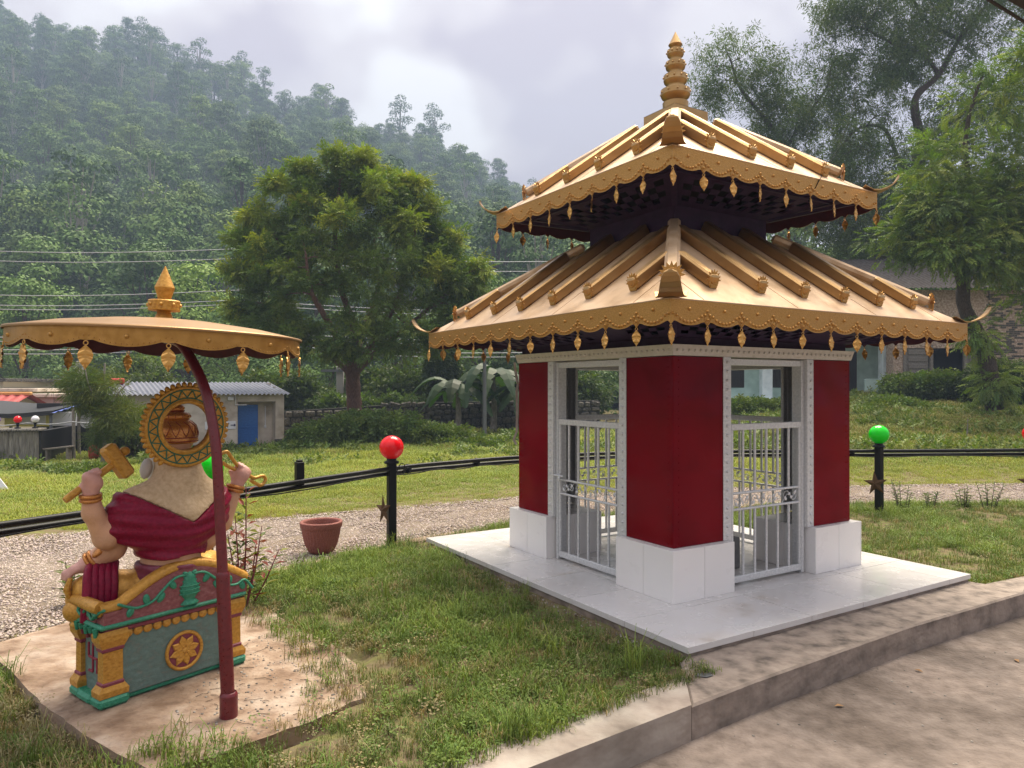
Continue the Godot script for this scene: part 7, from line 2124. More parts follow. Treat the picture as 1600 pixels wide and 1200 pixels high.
	tree("feathery_tree", "feathery young tree with fine needle-like leaves left of the shed", at, limbs, lobes, M.bark_pale, fea, 7, 0.7, [Color(0.11, 0.155, 0.055), Color(0.13, 0.175, 0.06), Color(0.16, 0.19, 0.055)], 0.33)

func far_tree(sd: int, h: float, w: float, lobes_n: int, cards: int, cs: float, bare: float) -> Array:
	# [crown mesh, trunk mesh]; foot at the origin
	rng.seed = sd
	var b := MB.new()
	var tr := MB.new()
	var top := Vector3(rf(-0.4, 0.4), h * 0.92, rf(-0.4, 0.4))
	tr.tube([Vector3(0, -1.5, 0), Vector3(rf(-0.2, 0.2), h * 0.3, 0), Vector3(rf(-0.4, 0.4), h * 0.6, rf(-0.3, 0.3)), top], [0.028 * h, 0.022 * h, 0.015 * h, 0.004 * h], 6)
	var lb := []
	for k in lobes_n:
		var t := float(k) / (lobes_n - 1) if lobes_n > 1 else 0.5
		var y := lerpf(bare, 0.95, t) * h
		var env := sin(PI * clampf(0.18 + 0.72 * t, 0, 1))
		var an := k * 2.4 + rf(-0.4, 0.4)
		var r := w * 0.5 * env
		var c := Vector3(cos(an) * r * rf(0.35, 0.75), y, sin(an) * r * rf(0.35, 0.75))
		var s := w * rf(0.15, 0.25)
		lb.append([c, Vector3(s, s * rf(0.55, 0.8), s)])
		tr.tube([Vector3(0, y * rf(0.45, 0.62), 0), c * Vector3(0.5, 0.8, 0.5) , c], [0.008 * h, 0.006 * h, 0.002 * h], 5, false)
	for k in cards:
		var l = lb[rng.randi() % lb.size()]
		var d := rdir()
		if d.y < -0.35: d.y = -d.y * 0.6
		var p: Vector3 = l[0] + d * (l[1] as Vector3) * rf(0.72, 1.08)
		var z := (d + Vector3(0, 0.35, 0) + rdir() * 0.55).normalized()
		var bs := any_basis(z)
		var s := cs * rf(0.6, 1.3)
		var kk := rf(0.75, 1.25)
		b.col = Color(kk * rf(0.92, 1.1), kk, kk * rf(0.85, 1.05))
		var x := bs.x * s * 0.5; var y2 := bs.y * s * 0.32
		var i := b.p(p - x); b.p(p + y2 - z * s * 0.1); b.p(p + x); b.p(p - y2 + z * s * 0.1)
		b.t3(i, i + 3, i + 2); b.t3(i, i + 2, i + 1)
	return [b.mesh(), tr.mesh()]

func tree_copy(kind: Array, called: String, label: String, group: String, at: Vector3, s: Vector3, turn: float, crown: Material, bark: Material) -> void:
	var t := thing(called, label, "tree", at, turn, group)
	t.scale = s
	put("trunk", kind[1], bark, t)
	put("crown", kind[0], crown, t)

func make_forest() -> void:
	rng.seed = 100
	var kinds := []
	for k in 6:
		kinds.append(far_tree(200 + k, [12.0, 14.0, 11.0, 15.0, 10.0, 13.0][k], [9.0, 8.0, 9.5, 7.5, 8.5, 10.0][k], [17, 19, 15, 20, 14, 19][k], [4000, 4000, 3700, 4000, 3200, 4500][k], 0.36, [0.32, 0.36, 0.28, 0.42, 0.3, 0.3][k]))
	var tall := far_tree(230, 17.0, 8.0, 11, 1300, 0.45, 0.52)
	kinds.append(tall)
	var tone := [Color(0.096, 0.163, 0.047), Color(0.119, 0.193, 0.053), Color(0.081, 0.138, 0.045), Color(0.155, 0.225, 0.058), Color(0.108, 0.163, 0.058)]
	var mats := []
	for k in tone.size(): mats.append(mat("hill_leaf_%d" % k, tone[k], 0.7, 0.0, {vc = true, back = Color(0.3, 0.32, 0.2), spec = 0.2}))
	var desc := ["broad dark green forest tree on the hazy hillside", "rounded mid green forest tree on the hazy hillside", "deep green forest tree on the hazy hillside", "lighter yellow-green forest tree on the hazy hillside", "grey-green forest tree on the hazy hillside"]
	rng.seed = 4242
	var spots := []
	var z := 64.0
	while z < 268.0:
		var st := lerpf(6.2, 7.6, clampf((z - 64.0) / 150.0, 0, 1))
		var x := -0.86 * z - 6.0
		while x < 0.62 * z:
			var px := x + rf(-0.42, 0.42) * st; var pz := z + rf(-0.42, 0.42) * st
			if rng.randf() < 0.97: spots.append([px, pz])
			x += st
		z += st * 0.92
	var rest_x := []; var rest_c := []
	var made := 0
	# the nearest trees one by one, the rest of the wood as one mass
	for q in spots:
		var px: float = q[0]; var pz: float = q[1]
		var hgt := hill_h(px, pz)
		var el := ridge(px * 1.1)
		var s := rf(0.75, 1.22) * (0.72 if el < 12.0 else 1.0)
		var k := rng.randi() % 7
		if k == 6 and rng.randf() < 0.5: k = rng.randi() % 6
		var c := rng.randi() % 5
		var sy := s * rf(0.9, 1.2)
		if made < 285 and absf(px / pz + 0.05) < 0.72:
			var ang := px / pz
			var zone: String = "at the far left" if ang < -0.56 else ("above the umbrella" if ang < -0.42 else ("above the shed roof" if ang < -0.31 else ("behind the round tree" if ang < -0.06 else ("between round tree and shrine" if ang < 0.06 else ("behind the shrine's roofs" if ang < 0.36 else "behind the open tree")))))
			var row: String = "at the hill foot" if pz < 74.0 else ("low on the hill" if pz < 84.0 else ("partway uphill" if pz < 95.0 else "halfway uphill"))
			var form: String = "tall thin-crowned" if k == 6 else ("towering" if sy > 1.15 else ("small" if s < 0.85 else ("spreading" if s > 1.08 else "rounded")))
			var words: String = form + " " + ["dark green", "mid green", "deep green", "yellow-green", "grey-green"][c] + " forest tree " + row + ", " + zone
			tree_copy(kinds[k], "forest_tree", words, "forest trees on the hillside", W(px, pz, hgt - 0.3), Vector3(s, sy, s), rf(0, TAU), mats[c], M.bark_pale if k == 6 or rng.randf() < 0.3 else M.bark)
			made += 1
		else:
			rest_x.append([k, Transform3D(Basis(Vector3.UP, rf(0, TAU)) * Basis.from_scale(Vector3(s, sy, s)), W(px, pz, hgt - 0.3)), tone[c] * rf(0.85, 1.2)])
	# one mesh of three crowns with their trunks stands for the far wood
	var all := [[], [], [], [], [], [], []]; var allc := [[], [], [], [], [], [], []]
	for r in rest_x:
		all[r[0]].append(r[1]); allc[r[0]].append(r[2])
	var wood := thing("forest", "continuous hazy forest covering the upper hillside up to its ridge", "forest")
	wood.set_meta("kind", "stuff")
	for k in 7:
		if all[k].size():
			scatter("crowns", kinds[k][0], M.leaf_far, all[k], allc[k], wood)
			scatter("trunks", kinds[k][1], M.bark_pale if k in [6, 3] else M.bark, all[k], [], wood)
	# a few trees that stand out on the ridge line
	var lone := [[8.5, 262.0, 1.35, "lone slender tree standing clear of the ridge just left of the upper golden roof"], [-28.0, 258.0, 1.5, "tall thin-crowned tree breaking the ridge line above the round dark tree"], [-40.0, 258.0, 1.45, "tall pale tree on the ridge left of the thin-crowned one"], [-128.0, 250.0, 1.3, "dark tall tree breaking the ridge at the upper left"], [-96.0, 256.0, 1.25, "round-headed tree on the ridge left of the middle"]]
	for l in lone:
		tree_copy(tall, "ridge_tree", l[3], "", W(l[0], l[1], hill_h(l[0], l[1]) - 0.5), Vector3(l[2] * 0.9, l[2], l[2] * 0.9), l[0], mats[2], M.bark_pale)
	# nearer trees and shrubs between the wall and the hill: finer leaves
	var near := []
	for k in 4: near.append(far_tree(300 + k, [8.0, 7.0, 9.5, 6.0][k], [6.5, 6.5, 6.0, 6.0][k], [14, 12, 15, 11][k], [8500, 8000, 9000, 7000][k], 0.20, [0.22, 0.18, 0.28, 0.12][k]))
	var nt := [Color(0.201, 0.306, 0.061), Color(0.127, 0.212, 0.049), Color(0.092, 0.161, 0.043)]
	var nm := []
	for k in 3: nm.append(mat("near_leaf_%d" % k, nt[k], 0.6, 0.0, {vc = true, back = Color(0.4, 0.44, 0.2), spec = 0.25}))
	var spots2 := [
		[-20.5, 46.0, 1.25, 0, 0, "bright green tree at the foot of the hill between the umbrella and the round tree"], [-16.5, 44.0, 1.0, 1, 1, "mid green bushy tree behind the shed roof"], [-13.2, 40.0, 0.85, 3, 2, "low dark bushy tree right behind the shed"],
		[-36.0, 50.0, 1.1, 1, 0, "light green tree at the far left behind the umbrella rim"], [-31.0, 46.0, 1.15, 0, 1, "mid green tree behind the yellow house"], [-26.5, 45.0, 0.9, 3, 2, "dark spreading tree above the pink house"],
		[-38.5, 60.0, 1.5, 2, 1, "tall mid green tree at the left edge before the hill"], [-29.0, 58.0, 1.45, 2, 2, "tall dark tree over the far left houses"], [-22.0, 60.0, 1.4, 1, 1, "broad mid green tree below the umbrella finial"], [-15.0, 56.0, 1.5, 0, 2, "dark tree behind the round tree's left side"],
		[-9.5, 38.0, 0.7, 3, 1, "low green tree over the rubble wall left of the red trunk"], [-6.3, 40.0, 0.9, 1, 2, "dark green tree behind the round tree's trunk"], [-1.6, 41.0, 1.05, 0, 1, "mid green tree right of the round tree behind the slim pole"], [1.4, 40.0, 0.95, 3, 2, "dark bushy tree behind the banana plants"],
		[-3.4, 52.0, 1.15, 2, 0, "yellow-green tree peeping out between the round tree and the lower roof"], [4.6, 44.0, 1.0, 1, 1, "mid green tree seen through the shrine's left gate"], [3.2, 36.0, 0.75, 0, 2, "dark tree seen behind the shrine's left pillar"], [8.5, 50.0, 1.1, 0, 1, "mid green tree hidden mostly behind the shrine roofs"],
		[11.5, 44.0, 1.0, 2, 1, "mid green tree behind the mint building"], [17.0, 46.0, 1.15, 0, 2, "dark tree rising behind the mint building's right end"], [22.0, 44.0, 1.2, 1, 1, "mid green tree behind the old brick house"], [27.5, 42.0, 1.3, 2, 1, "tall green tree behind the old brick house at the right edge"],
		[32.5, 37.0, 1.35, 0, 1, "green tree beyond the right end of the old brick house"], [38.5, 33.0, 1.25, 1, 2, "dark bushy tree farthest right beyond the old brick house"], [30.0, 50.0, 1.6, 2, 1, "tall green tree far behind the old brick house"], [-10.4, 31.5, 0.55, 3, 1, "small leafy tree touching the shed roof's right end"], [-42.0, 52.0, 1.2, 0, 1, "green tree at the extreme left before the hill"], [6.0, 60.0, 1.4, 2, 2, "dark tall tree behind the upper golden roof's left eave"]]
	for q in spots2:
		tree_copy(near[q[3]], "leafy_tree", q[5], "", W(q[0], q[1], base_h(q[0], 30.0) - 0.3), Vector3.ONE * q[2], q[0] * 3.1, nm[q[4]], M.bark)

func bush(called: String, label: String, at: Vector3, r: Vector3, n: int, sprigs: Array, size: float, cols: Array, category := "bush", group := "") -> void:
	var t := thing(called, label, category, at, 0.0, group)
	var xs := [[], []]; var cs := [[], []]
	var st := MB.new()
	var heads := []
	for k in 7: heads.append([Vector3(rf(-0.62, 0.62) * r.x, rf(0.25, 0.62) * r.y, rf(-0.6, 0.6) * r.z), rf(0.42, 0.62)])
	for k in n:
		var h = heads[rng.randi() % heads.size()]
		var d := rdir()
		if d.y < 0.0 and rng.randf() < 0.6: d.y = -d.y
		var p: Vector3 = h[0] + d * r * h[1] * pow(rng.randf(), 0.3)
		if p.y < 0.02: p.y = rf(0.02, 0.2) * r.y
		var v := k % 2
		xs[v].append(Transform3D(up_basis((d + Vector3(0, 0.3, 0) + rdir() * 0.5).normalized()) * Basis.from_scale(Vector3.ONE * size * rf(0.7, 1.3)), p))
		cs[v].append(shade(cols[rng.randi() % cols.size()], 0.25, 0.12))
		if k % 9 == 0: st.tube([Vector3(p.x * 0.3, -0.05, p.z * 0.3), Vector3(p.x * 0.6, p.y * 0.6, p.z * 0.6), p], [0.014, 0.01, 0.005], 4, false)
	put("stems", st, M.bark, t)
	for v in 2: scatter("leaves", sprigs[v], M.leaf, xs[v], cs[v], t)

func make_bushes() -> void:
	rng.seed = 77
	var broad := [sprig_bunch(18, 0.18, 0.11, 0.070, 0.1, 21), sprig_bunch(16, 0.20, 0.10, 0.06, 0.3, 22)]
	var vine := [sprig_bunch(20, 0.18, 0.095, 0.075, 0.15, 23), sprig_bunch(18, 0.18, 0.10, 0.06, 0.2, 24)]
	var gr := [Color(0.125, 0.180, 0.046), Color(0.155, 0.205, 0.052), Color(0.10, 0.148, 0.040)]
	var dk := [Color(0.070, 0.105, 0.030), Color(0.090, 0.125, 0.034)]
	bush("creeper_mound", "wide mound of leafy creepers at the foot of the round tree", W(-5.1, 22.6, base_h(-5.1, 22.6) - 0.1), Vector3(2.2, 1.05, 1.6), 1500, vine, 1.0, gr)
	bush("creeper_mound", "lower creeper mound spreading left of the round tree's foot", W(-5.9, 21.6, base_h(-5.9, 21.6) - 0.15), Vector3(1.1, 0.5, 1.1), 600, vine, 0.9, gr)
	bush("creeper_mound", "creeper mound between the round tree and the slim pole", W(-2.9, 22.4, base_h(-2.9, 22.4) - 0.1), Vector3(1.7, 0.8, 1.3), 900, vine, 0.95, gr)
	bush("creeper_mound", "low creeper patch in front of the banana plants", W(-0.6, 22.2, base_h(-0.6, 22.2) - 0.15), Vector3(1.9, 0.55, 1.3), 800, vine, 0.9, gr)
	bush("wall_shrub", "light leafy shrub standing over the rubble wall left of the trunk", W(-7.0, 30.0, 0.0), Vector3(1.6, 1.2, 0.9), 420, broad, 1.3, [Color(0.10, 0.15, 0.04)])
	bush("wall_shrub", "light leafy shrub over the rubble wall right of the trunk", W(-4.2, 30.0, 0.3), Vector3(1.4, 0.9, 0.8), 360, broad, 1.3, [Color(0.10, 0.145, 0.042)])
	bush("ivy_column", "column of ivy climbing a dead trunk behind the rubble wall", W(-2.95, 30.5, 0.0), Vector3(0.7, 4.0, 0.7), 900, vine, 1.1, dk)
	bush("dark_shrub", "dark shrub filling the gap behind the rubble wall and banana plants", W(1.2, 31.0, -0.3), Vector3(3.0, 2.6, 1.2), 900, broad, 1.6, dk)
	bush("dark_shrub", "dark shrub behind the rubble wall near the shed", W(-9.6, 30.5, -0.4), Vector3(2.2, 2.4, 1.2), 800, broad, 1.5, dk)
	bush("dark_shrub", "dark shrub behind the rubble wall under the round tree", W(-5.6, 32.0, -0.3), Vector3(2.6, 2.7, 1.2), 800, broad, 1.5, dk)
	bush("weed_bank", "leafy bank below the mint building seen through the right gate", W(9.2, 27.5, base_h(9.2, 27.5) - 0.1), Vector3(2.6, 0.85, 1.3), 1100, vine, 1.1, gr)
	bush("weed_bank", "leafy bank right of the shrine's right pillar", W(12.6, 25.0, base_h(12.6, 25.0) - 0.25), Vector3(1.7, 0.75, 1.3), 700, vine, 1.0, gr)
	bush("green_bush", "dense green bush below the grey shutters of the old brick house", W(16.2, 28.0, base_h(16.2, 28.0)), Vector3(1.8, 1.15, 1.1), 1400, vine, 1.1, gr)
	bush("green_bush", "dark bush at the foot of the leaning creeper-clad trunk", W(18.4, 26.5, base_h(18.4, 26.5)), Vector3(2.2, 1.5, 1.3), 1100, vine, 1.1, dk)
	bush("green_bush", "bush at the right edge below the small brick house window", W(21.0, 27.5, base_h(21, 27.5)), Vector3(2.0, 1.5, 1.2), 700, vine, 1.1, gr)
	bush("yellow_bush", "yellow-green bush beside the sign board at the left", W(-9.9, 18.6, -0.5), Vector3(0.9, 1.5, 0.7), 420, broad, 0.9, [Color(0.15, 0.18, 0.05), Color(0.10, 0.13, 0.04)])
	bush("yellow_bush", "yellow-green bush between the pink house and the lean-to", W(-14.8, 30.0, -0.5), Vector3(1.5, 2.6, 1.0), 700, broad, 1.3, [Color(0.12, 0.16, 0.045), Color(0.09, 0.12, 0.035)])
	bush("yellow_bush", "tall bush in front of the yellow house at the far left", W(-17.4, 33.0, -0.5), Vector3(1.6, 3.4, 1.0), 700, broad, 1.3, gr)
	bush("ivy_patch", "ivy creeping along the foot of the streaked wall", W(-8.5, 14.3, base_h(-8.5, 14.3) - 0.1), Vector3(0.9, 0.28, 0.5), 320, vine, 0.6, gr)
	# banana plants before the wall: big leaves one by one
	for g in [[-2.0, 26.6, 1.9, "banana plant with broad drooping leaves left of the slim pole", 3.0], [-0.7, 26.9, 2.3, "tallest banana plant behind the slim pole", 3.4], [0.5, 26.4, 1.7, "banana plant right of the slim pole with torn leaves", 3.0]]:
		var t := thing("banana_plant", g[3], "banana plant", W(g[0], g[1], base_h(g[0], g[1]) - 0.1), 0.0, "banana plants by the rubble wall")
		var s := MB.new()
		s.tube([Vector3.ZERO, Vector3(0.04, g[2] * 0.5, 0), Vector3(0.0, g[2], 0)], [0.14, 0.11, 0.07], 9)
		put("stem", s, M.bark_pale, t)
		for k in 13:
			var an: float = k * 2.39996 + g[0]
			var o := Vector3(cos(an), 0, sin(an))
			var L: float = g[4] * rf(0.48, 0.72)
			var lb := MB.new()
			var side := Vector3(-o.z, 0, o.x)
			var pts := []
			var up := rf(0.55, 1.25)
			for j in 10:
				var q := j / 9.0
				pts.append(Vector3(0, g[2] - 0.05, 0) + o * L * q * 0.9 + Vector3(0, L * (up * q - (0.75 + up * 0.55) * q * q), 0))
			lb.col = shade(Color(0.030, 0.060, 0.020), 0.25, 0.1)
			for j in 9:
				var w0 := 0.30 * pow(sin(PI * clampf(0.06 + 0.9 * j / 9.0, 0, 1)), 0.7); var w1 := 0.30 * pow(sin(PI * clampf(0.06 + 0.9 * (j + 1) / 9.0, 0, 1)), 0.7)
				if j == 0: w0 = 0.03
				for sx in [-1.0, 1.0]:
					var tear := rf(0.55, 1.0)
					var dn := Vector3(0, -0.35, 0)
					lb.quad(pts[j], pts[j] + (side * sx + dn) * w0, pts[j + 1] + (side * sx + dn) * w1 * tear, pts[j + 1])
			put("leaf", lb, M.leaf, t)
	# red-leaved shrub beside the statue, small weeds, papaya seedling
	var t2 := thing("red_shrub", "slender garden shrub with red stems and yellow-green leaves beside the statue", "shrub", W(-2.06, 5.55, -0.08))
	var sm := MB.new()
	var lv := MB.new()
	for st in [[0.0, 0.0, 0.92, 0.02], [0.07, 0.05, 0.62, 0.16], [-0.09, 0.0, 0.55, -0.12], [0.13, -0.04, 0.42, 0.26], [-0.05, 0.06, 0.70, -0.04], [-0.14, -0.03, 0.36, -0.22], [0.03, -0.06, 0.5, 0.08]]:
		var top := Vector3(st[3], st[2], st[1])
		var base := Vector3(st[0] * 0.5, 0, st[1] * 0.5)
		sm.tube([base, base.lerp(top, 0.5) + Vector3(0.01, 0, 0), top], [0.008, 0.006, 0.003], 6)
		var n := int(st[2] * 46)
		for k in n:
			var q := 0.12 + 0.88 * k / n
			var p := base.lerp(top, q)
			var an := k * 2.4
			var d := Vector3(cos(an), 0.45 + rf(-0.2, 0.3), sin(an)).normalized()
			var m := rng.randf()
			lv.col = Color(0.24, 0.06, 0.045) if m < 0.32 else (Color(0.24, 0.25, 0.045) if m < 0.72 else Color(0.10, 0.14, 0.04))
			leaflet(lv, p + d * 0.02, d, Vector3(rf(-0.3, 0.3), 1, rf(-0.3, 0.3)).normalized(), rf(0.08, 0.15) * (0.65 + 0.5 * (1.0 - q)), 0.038)
	put("stems", sm, M.band_maroon, t2); put("leaves", lv, M.leaf, t2)
	var weed := [[-3.42, 5.62, 0.32, "small upright weed with feathery leaves growing in the gravel by the slab"], [5.35, 9.9, 0.40, "bushy weed just right of the right-hand green lamp post"], [5.75, 9.95, 0.34, "weed second to the right of the green lamp post"], [6.25, 10.0, 0.30, "weed between the green lamp post and the right-hand red lamp"], [6.62, 10.05, 0.36, "weed nearest the right-hand red lamp"], [4.2, 9.7, 0.28, "thin weed between the shrine and the green lamp post"]]
	for w in weed:
		var t := thing("weed", w[3], "weed", W(w[0], w[1], base_h(w[0], w[1]) - 0.02), 0.0)
		var ws := MB.new(); var wl := MB.new()
		for j in 6:
			var o := Vector3(rf(-0.16, 0.16), 0, rf(-0.1, 0.1)) * (0.35 if w[0] < 0 else 1.0)
			var h: float = w[2] * rf(0.6, 1.1)
			ws.tube([o * 0.4, o + Vector3(0, h, 0)], [0.006, 0.003], 5)
			for k in 16:
				var an := k * 2.4 + j
				var q := 0.15 + 0.85 * k / 16.0
				wl.col = shade(Color(0.13, 0.18, 0.035) if w[0] < 0 else Color(0.10, 0.15, 0.035), 0.25, 0.15)
				leaflet(wl, (o * 0.4).lerp(o + Vector3(0, h, 0), q), Vector3(cos(an), 0.4, sin(an)).normalized(), Vector3.UP, rf(0.05, 0.10), 0.024)
		put("stems", ws, M.bark, t); put("leaves", wl, M.leaf, t)
	var pt := thing("seedling", "young plant with flat spreading leaves on the grassy bank at the right", "plant", W(11.7, 18.6, base_h(11.7, 18.6) - 0.05))
	var ps := MB.new(); ps.tube([Vector3.ZERO, Vector3(0.02, 0.55, 0)], [0.02, 0.012], 6); put("stem", ps, M.bark_pale, pt)
	for k in 9:
		var an := k * 2.4
		var pl := MB.new(); pl.col = shade(Color(0.14, 0.17, 0.035), 0.2, 0.1)
		for j in 5: leaflet(pl, Vector3(cos(an) * 0.2, 0.5 + 0.02 * k - 0.06, sin(an) * 0.2), Vector3(cos(an + (j - 2) * 0.5), 0.1, sin(an + (j - 2) * 0.5)).normalized(), Vector3.UP, 0.16, 0.06)
		pl.tube([Vector3(0.01, 0.45, 0), Vector3(cos(an) * 0.2, 0.5 + 0.02 * k - 0.06, sin(an) * 0.2)], [0.006], 4)
		put("leaf", pl, M.leaf, pt)

func grass_clump(blades: int, h: float, spread: float, w: float, sd: int) -> ArrayMesh:
	var r := RandomNumberGenerator.new(); r.seed = sd
	var b := MB.new()
	for k in blades:
		var an := r.randf() * TAU
		var o := Vector3(cos(an), 0, sin(an)) * spread * sqrt(r.randf())
		var la := r.randf() * TAU
		var l := Vector3(cos(la), 0, sin(la))
		var bh := h * r.randf_range(0.45, 1.15)
		var bend := r.randf_range(0.15, 0.95) * bh
		var s := Vector3(-l.z, 0, l.x) * w * 0.5
		var kk := r.randf_range(0.8, 1.2)
		b.col = Color(kk * r.randf_range(0.9, 1.2), kk, kk * 0.9)
		var p1 := o + l * bend * 0.22 + Vector3(0, bh * 0.55, 0)
		var p2 := o + l * bend * 0.62 + Vector3(0, bh * 0.86, 0)
		var p3 := o + l * bend + Vector3(0, bh * 0.86 - bend * 0.18, 0)
		var i := b.p(o - s); b.p(o + s); b.p(p1 - s * 0.9); b.p(p1 + s * 0.9); b.p(p2 - s * 0.6); b.p(p2 + s * 0.6); b.p(p3)
		b.t3(i, i + 1, i + 3); b.t3(i, i + 3, i + 2); b.t3(i + 2, i + 3, i + 5); b.t3(i + 2, i + 5, i + 4); b.t3(i + 4, i + 5, i + 6)
	return b.mesh()

func herb_clump(n: int, sd: int) -> ArrayMesh:   # small round-leaved ground herbs
	var r := RandomNumberGenerator.new(); r.seed = sd
	var b := MB.new()
	for k in n:
		var an := r.randf() * TAU
		var p := Vector3(cos(an), 0, sin(an)) * 0.06 * sqrt(r.randf()) + Vector3(0, r.randf_range(0.01, 0.05), 0)
		var d := Vector3(cos(an * 3.0), r.randf_range(-0.1, 0.5), sin(an * 3.0)).normalized()
		b.col = Color.WHITE * r.randf_range(0.8, 1.2)
		leaflet(b, p, d, Vector3.UP, r.randf_range(0.014, 0.026), 0.014)
	return b.mesh()

func make_grass() -> void:
	rng.seed = 9
	var patch := noise(61, 0.55, 3); var fine := noise(62, 2.2, 2)
	var lawn := PackedVector2Array([KERB_IN[2], KERB_IN[3], KERB_IN[4], Vector2(1.06, 4.40), Vector2(-0.935, 7.69), Vector2(-0.5, 8.38), Vector2(-1.18, 7.74), Vector2(-2.18, 6.32), Vector2(-2.5, 6.0), Vector2(-1.85, 5.4), Vector2(-1.3, 4.6), Vector2(-0.93, 3.96), Vector2(-1.36, 3.30), Vector2(-1.56, 3.16), KERB_IN[1]])
	var low := poly2([[-3.55, 4.62], [-3.05, 4.36], [-2.45, 3.80], [-1.88, 3.36], [-1.56, 3.14], [-1.80, 2.35], [-6.0, -0.5], [-7.5, 0.5], [-5.3, 2.5]])
	var right := PackedVector2Array([Vector2(3.99, 6.14), Vector2(4.6, 6.44), Vector2(7.3, 8.07), Vector2(11, 9.6), Vector2(14, 10.6), Vector2(7.5, 10.5), Vector2(4.9, 10.38), Vector2(2.5, 10.05), Vector2(0.7, 9.25), Vector2(-0.4, 8.57), Vector2(-0.9, 7.75), Vector2(1.2, 9.0), Vector2(2.3, 8.9)])
	var shrine := Transform3D(Basis(Vector3.UP, atan2(0.5238, 0.8518)), SHRINE_AT).affine_inverse()
	var meshes := [grass_clump(18, 0.075, 0.055, 0.0038, 1), grass_clump(14, 0.110, 0.06, 0.0042, 2), grass_clump(24, 0.050, 0.065, 0.0036, 3), herb_clump(18, 4)]
	var green := Color(0.145, 0.215, 0.046); var lime := Color(0.215, 0.290, 0.058); var straw := Color(0.33, 0.275, 0.145); var deep := Color(0.108, 0.155, 0.038)
	var xs := [[], [], [], []]; var cs := [[], [], [], []]
	var put_one := func(x: float, z: float, y: float, dry: float, dens: float) -> void:
		var q := shrine * W(x, z, 0)
		if q.x > -1.72 and q.x < 1.665 and q.z > -1.98 and q.z < 1.86: return
		var n := patch.get_noise_2d(x, z); var f := fine.get_noise_2d(x, z)
		if rng.randf() > dens * clampf(0.85 + n * 1.3 + f * 0.7, 0.06, 1.0): return
		var v: int = [0, 0, 1, 2, 2, 3][rng.randi() % 6]
		var t := clampf(0.5 + n * 1.1 + f * 0.5 + rf(-0.3, 0.3), 0.0, 1.0)
		var c := deep.lerp(green, clampf(t * 2.0, 0, 1)).lerp(lime, clampf(t * 2.0 - 1.0, 0, 1))
		if rng.randf() < dry * clampf(0.75 - n * 1.6, 0.15, 1.2): c = straw * rf(0.6, 1.15)
		elif v == 3: c = Color(0.12, 0.185, 0.04) * rf(0.8, 1.4)
		var s := rf(0.7, 1.25) * (1.0 + n * 0.35)
		xs[v].append(Transform3D(Basis(Vector3.UP, rf(0, TAU)) * Basis(Vector3.RIGHT, rf(-0.25, 0.25)) * Basis.from_scale(Vector3(s, s * rf(0.8, 1.15), s)), W(x, z, y)))
		cs[v].append(shade(c, 0.18, 0.10))
	for k in 27000:
		var x := rf(-2.7, 1.3); var z := rf(3.0, 8.5)
		var q := Vector2(x, z)
		if not inside(q, lawn): continue
		# bare earth beside the slab
		var bare := smoothstep(0.25, 0.85, q.distance_to(Vector2(-1.12, 4.2)))
		var bare2 := smoothstep(0.0, 0.22, dist_line(q, SLAB))
		if rng.randf() > lerpf(0.10, 1.0, bare) * lerpf(0.6, 1.0, bare2): continue
		var edge := smoothstep(0.02, 0.25, absf((q - Vector2(1.078, 4.431)).dot(Vector2(0.852, 0.524))))
		put_one.call(x, z, gh(x, z) - 0.005, 0.22 + 0.5 * (1.0 - bare), lerpf(0.45, 1.0, edge))
	for k in 12000:
		var x := rf(-4.6, -1.5); var z := rf(1.9, 4.7)
		if inside(Vector2(x, z), low): put_one.call(x, z, gh(x, z) - 0.005, 0.75, 0.8)
	for k in 24000:
		var z := rf(6.1, 10.6); var x := rf(-1.0, 11.0)
		if x / z > 0.92: continue
		if inside(Vector2(x, z), right): put_one.call(x, z, gh(x, z) - 0.005, 0.16, 1.0)
	for k in 5200:   # grass that creeps over the slab's edge
		var x := rf(-2.5, -0.6); var z := rf(3.05, 6.2)
		var q := Vector2(x, z)
		if not inside(q, SLAB) or x - 0.35 * (z - 3.2) < -1.75 and z < 3.5: continue
		var e := dist_line(q, SLAB)
		if e > 0.34 or rng.randf() > pow(1.0 - e / 0.34, 1.5) * 0.7: continue
		if q.distance_to(Vector2(-1.89, 4.085)) < 0.62: continue
		put_one.call(x, z, -0.083, 0.6, 0.9)
	for k in 420:   # blades that hang over the kerb and slab edge
		var t := rng.randf()
		var q := along(PackedVector2Array([KERB_IN[1], KERB_IN[2], KERB_IN[3], KERB_IN[4]]), t)
		put_one.call(q.x + rf(-0.02, 0.05), q.y + rf(-0.05, 0.0), -0.075, 0.2, 0.9)
	for v in 4: scatter("lawn_grass", meshes[v], M.grass, xs[v], cs[v])
	# taller tufts
	var tuft := grass_clump(26, 0.26, 0.05, 0.0055, 7)
	var tx := []; var tc := []
	for k in 95:
		var x := rf(-2.3, 1.0); var z := rf(3.4, 7.8)
		if not inside(Vector2(x, z), lawn) or Vector2(x, z).distance_to(Vector2(-1.12, 4.15)) < 0.7: continue
		tx.append(Transform3D(Basis(Vector3.UP, rf(0, TAU)) * Basis.from_scale(Vector3.ONE * rf(0.5, 1.0)), W(x, z, gh(x, z) - 0.01))); tc.append(shade(green.lerp(lime, rng.randf()), 0.2, 0.1))
	for q in [[-0.02, 3.42], [0.02, 3.40], [0.06, 3.47], [-2.9, 4.2], [-2.2, 3.3], [-3.2, 4.3]]:
		tx.append(Transform3D(Basis(Vector3.UP, rf(0, TAU)) * Basis.from_scale(Vector3.ONE * rf(0.7, 1.0)), W(q[0], q[1], gh(q[0], q[1])))); tc.append(deep * 1.2)
	scatter("tall_grass", tuft, M.grass, tx, tc)
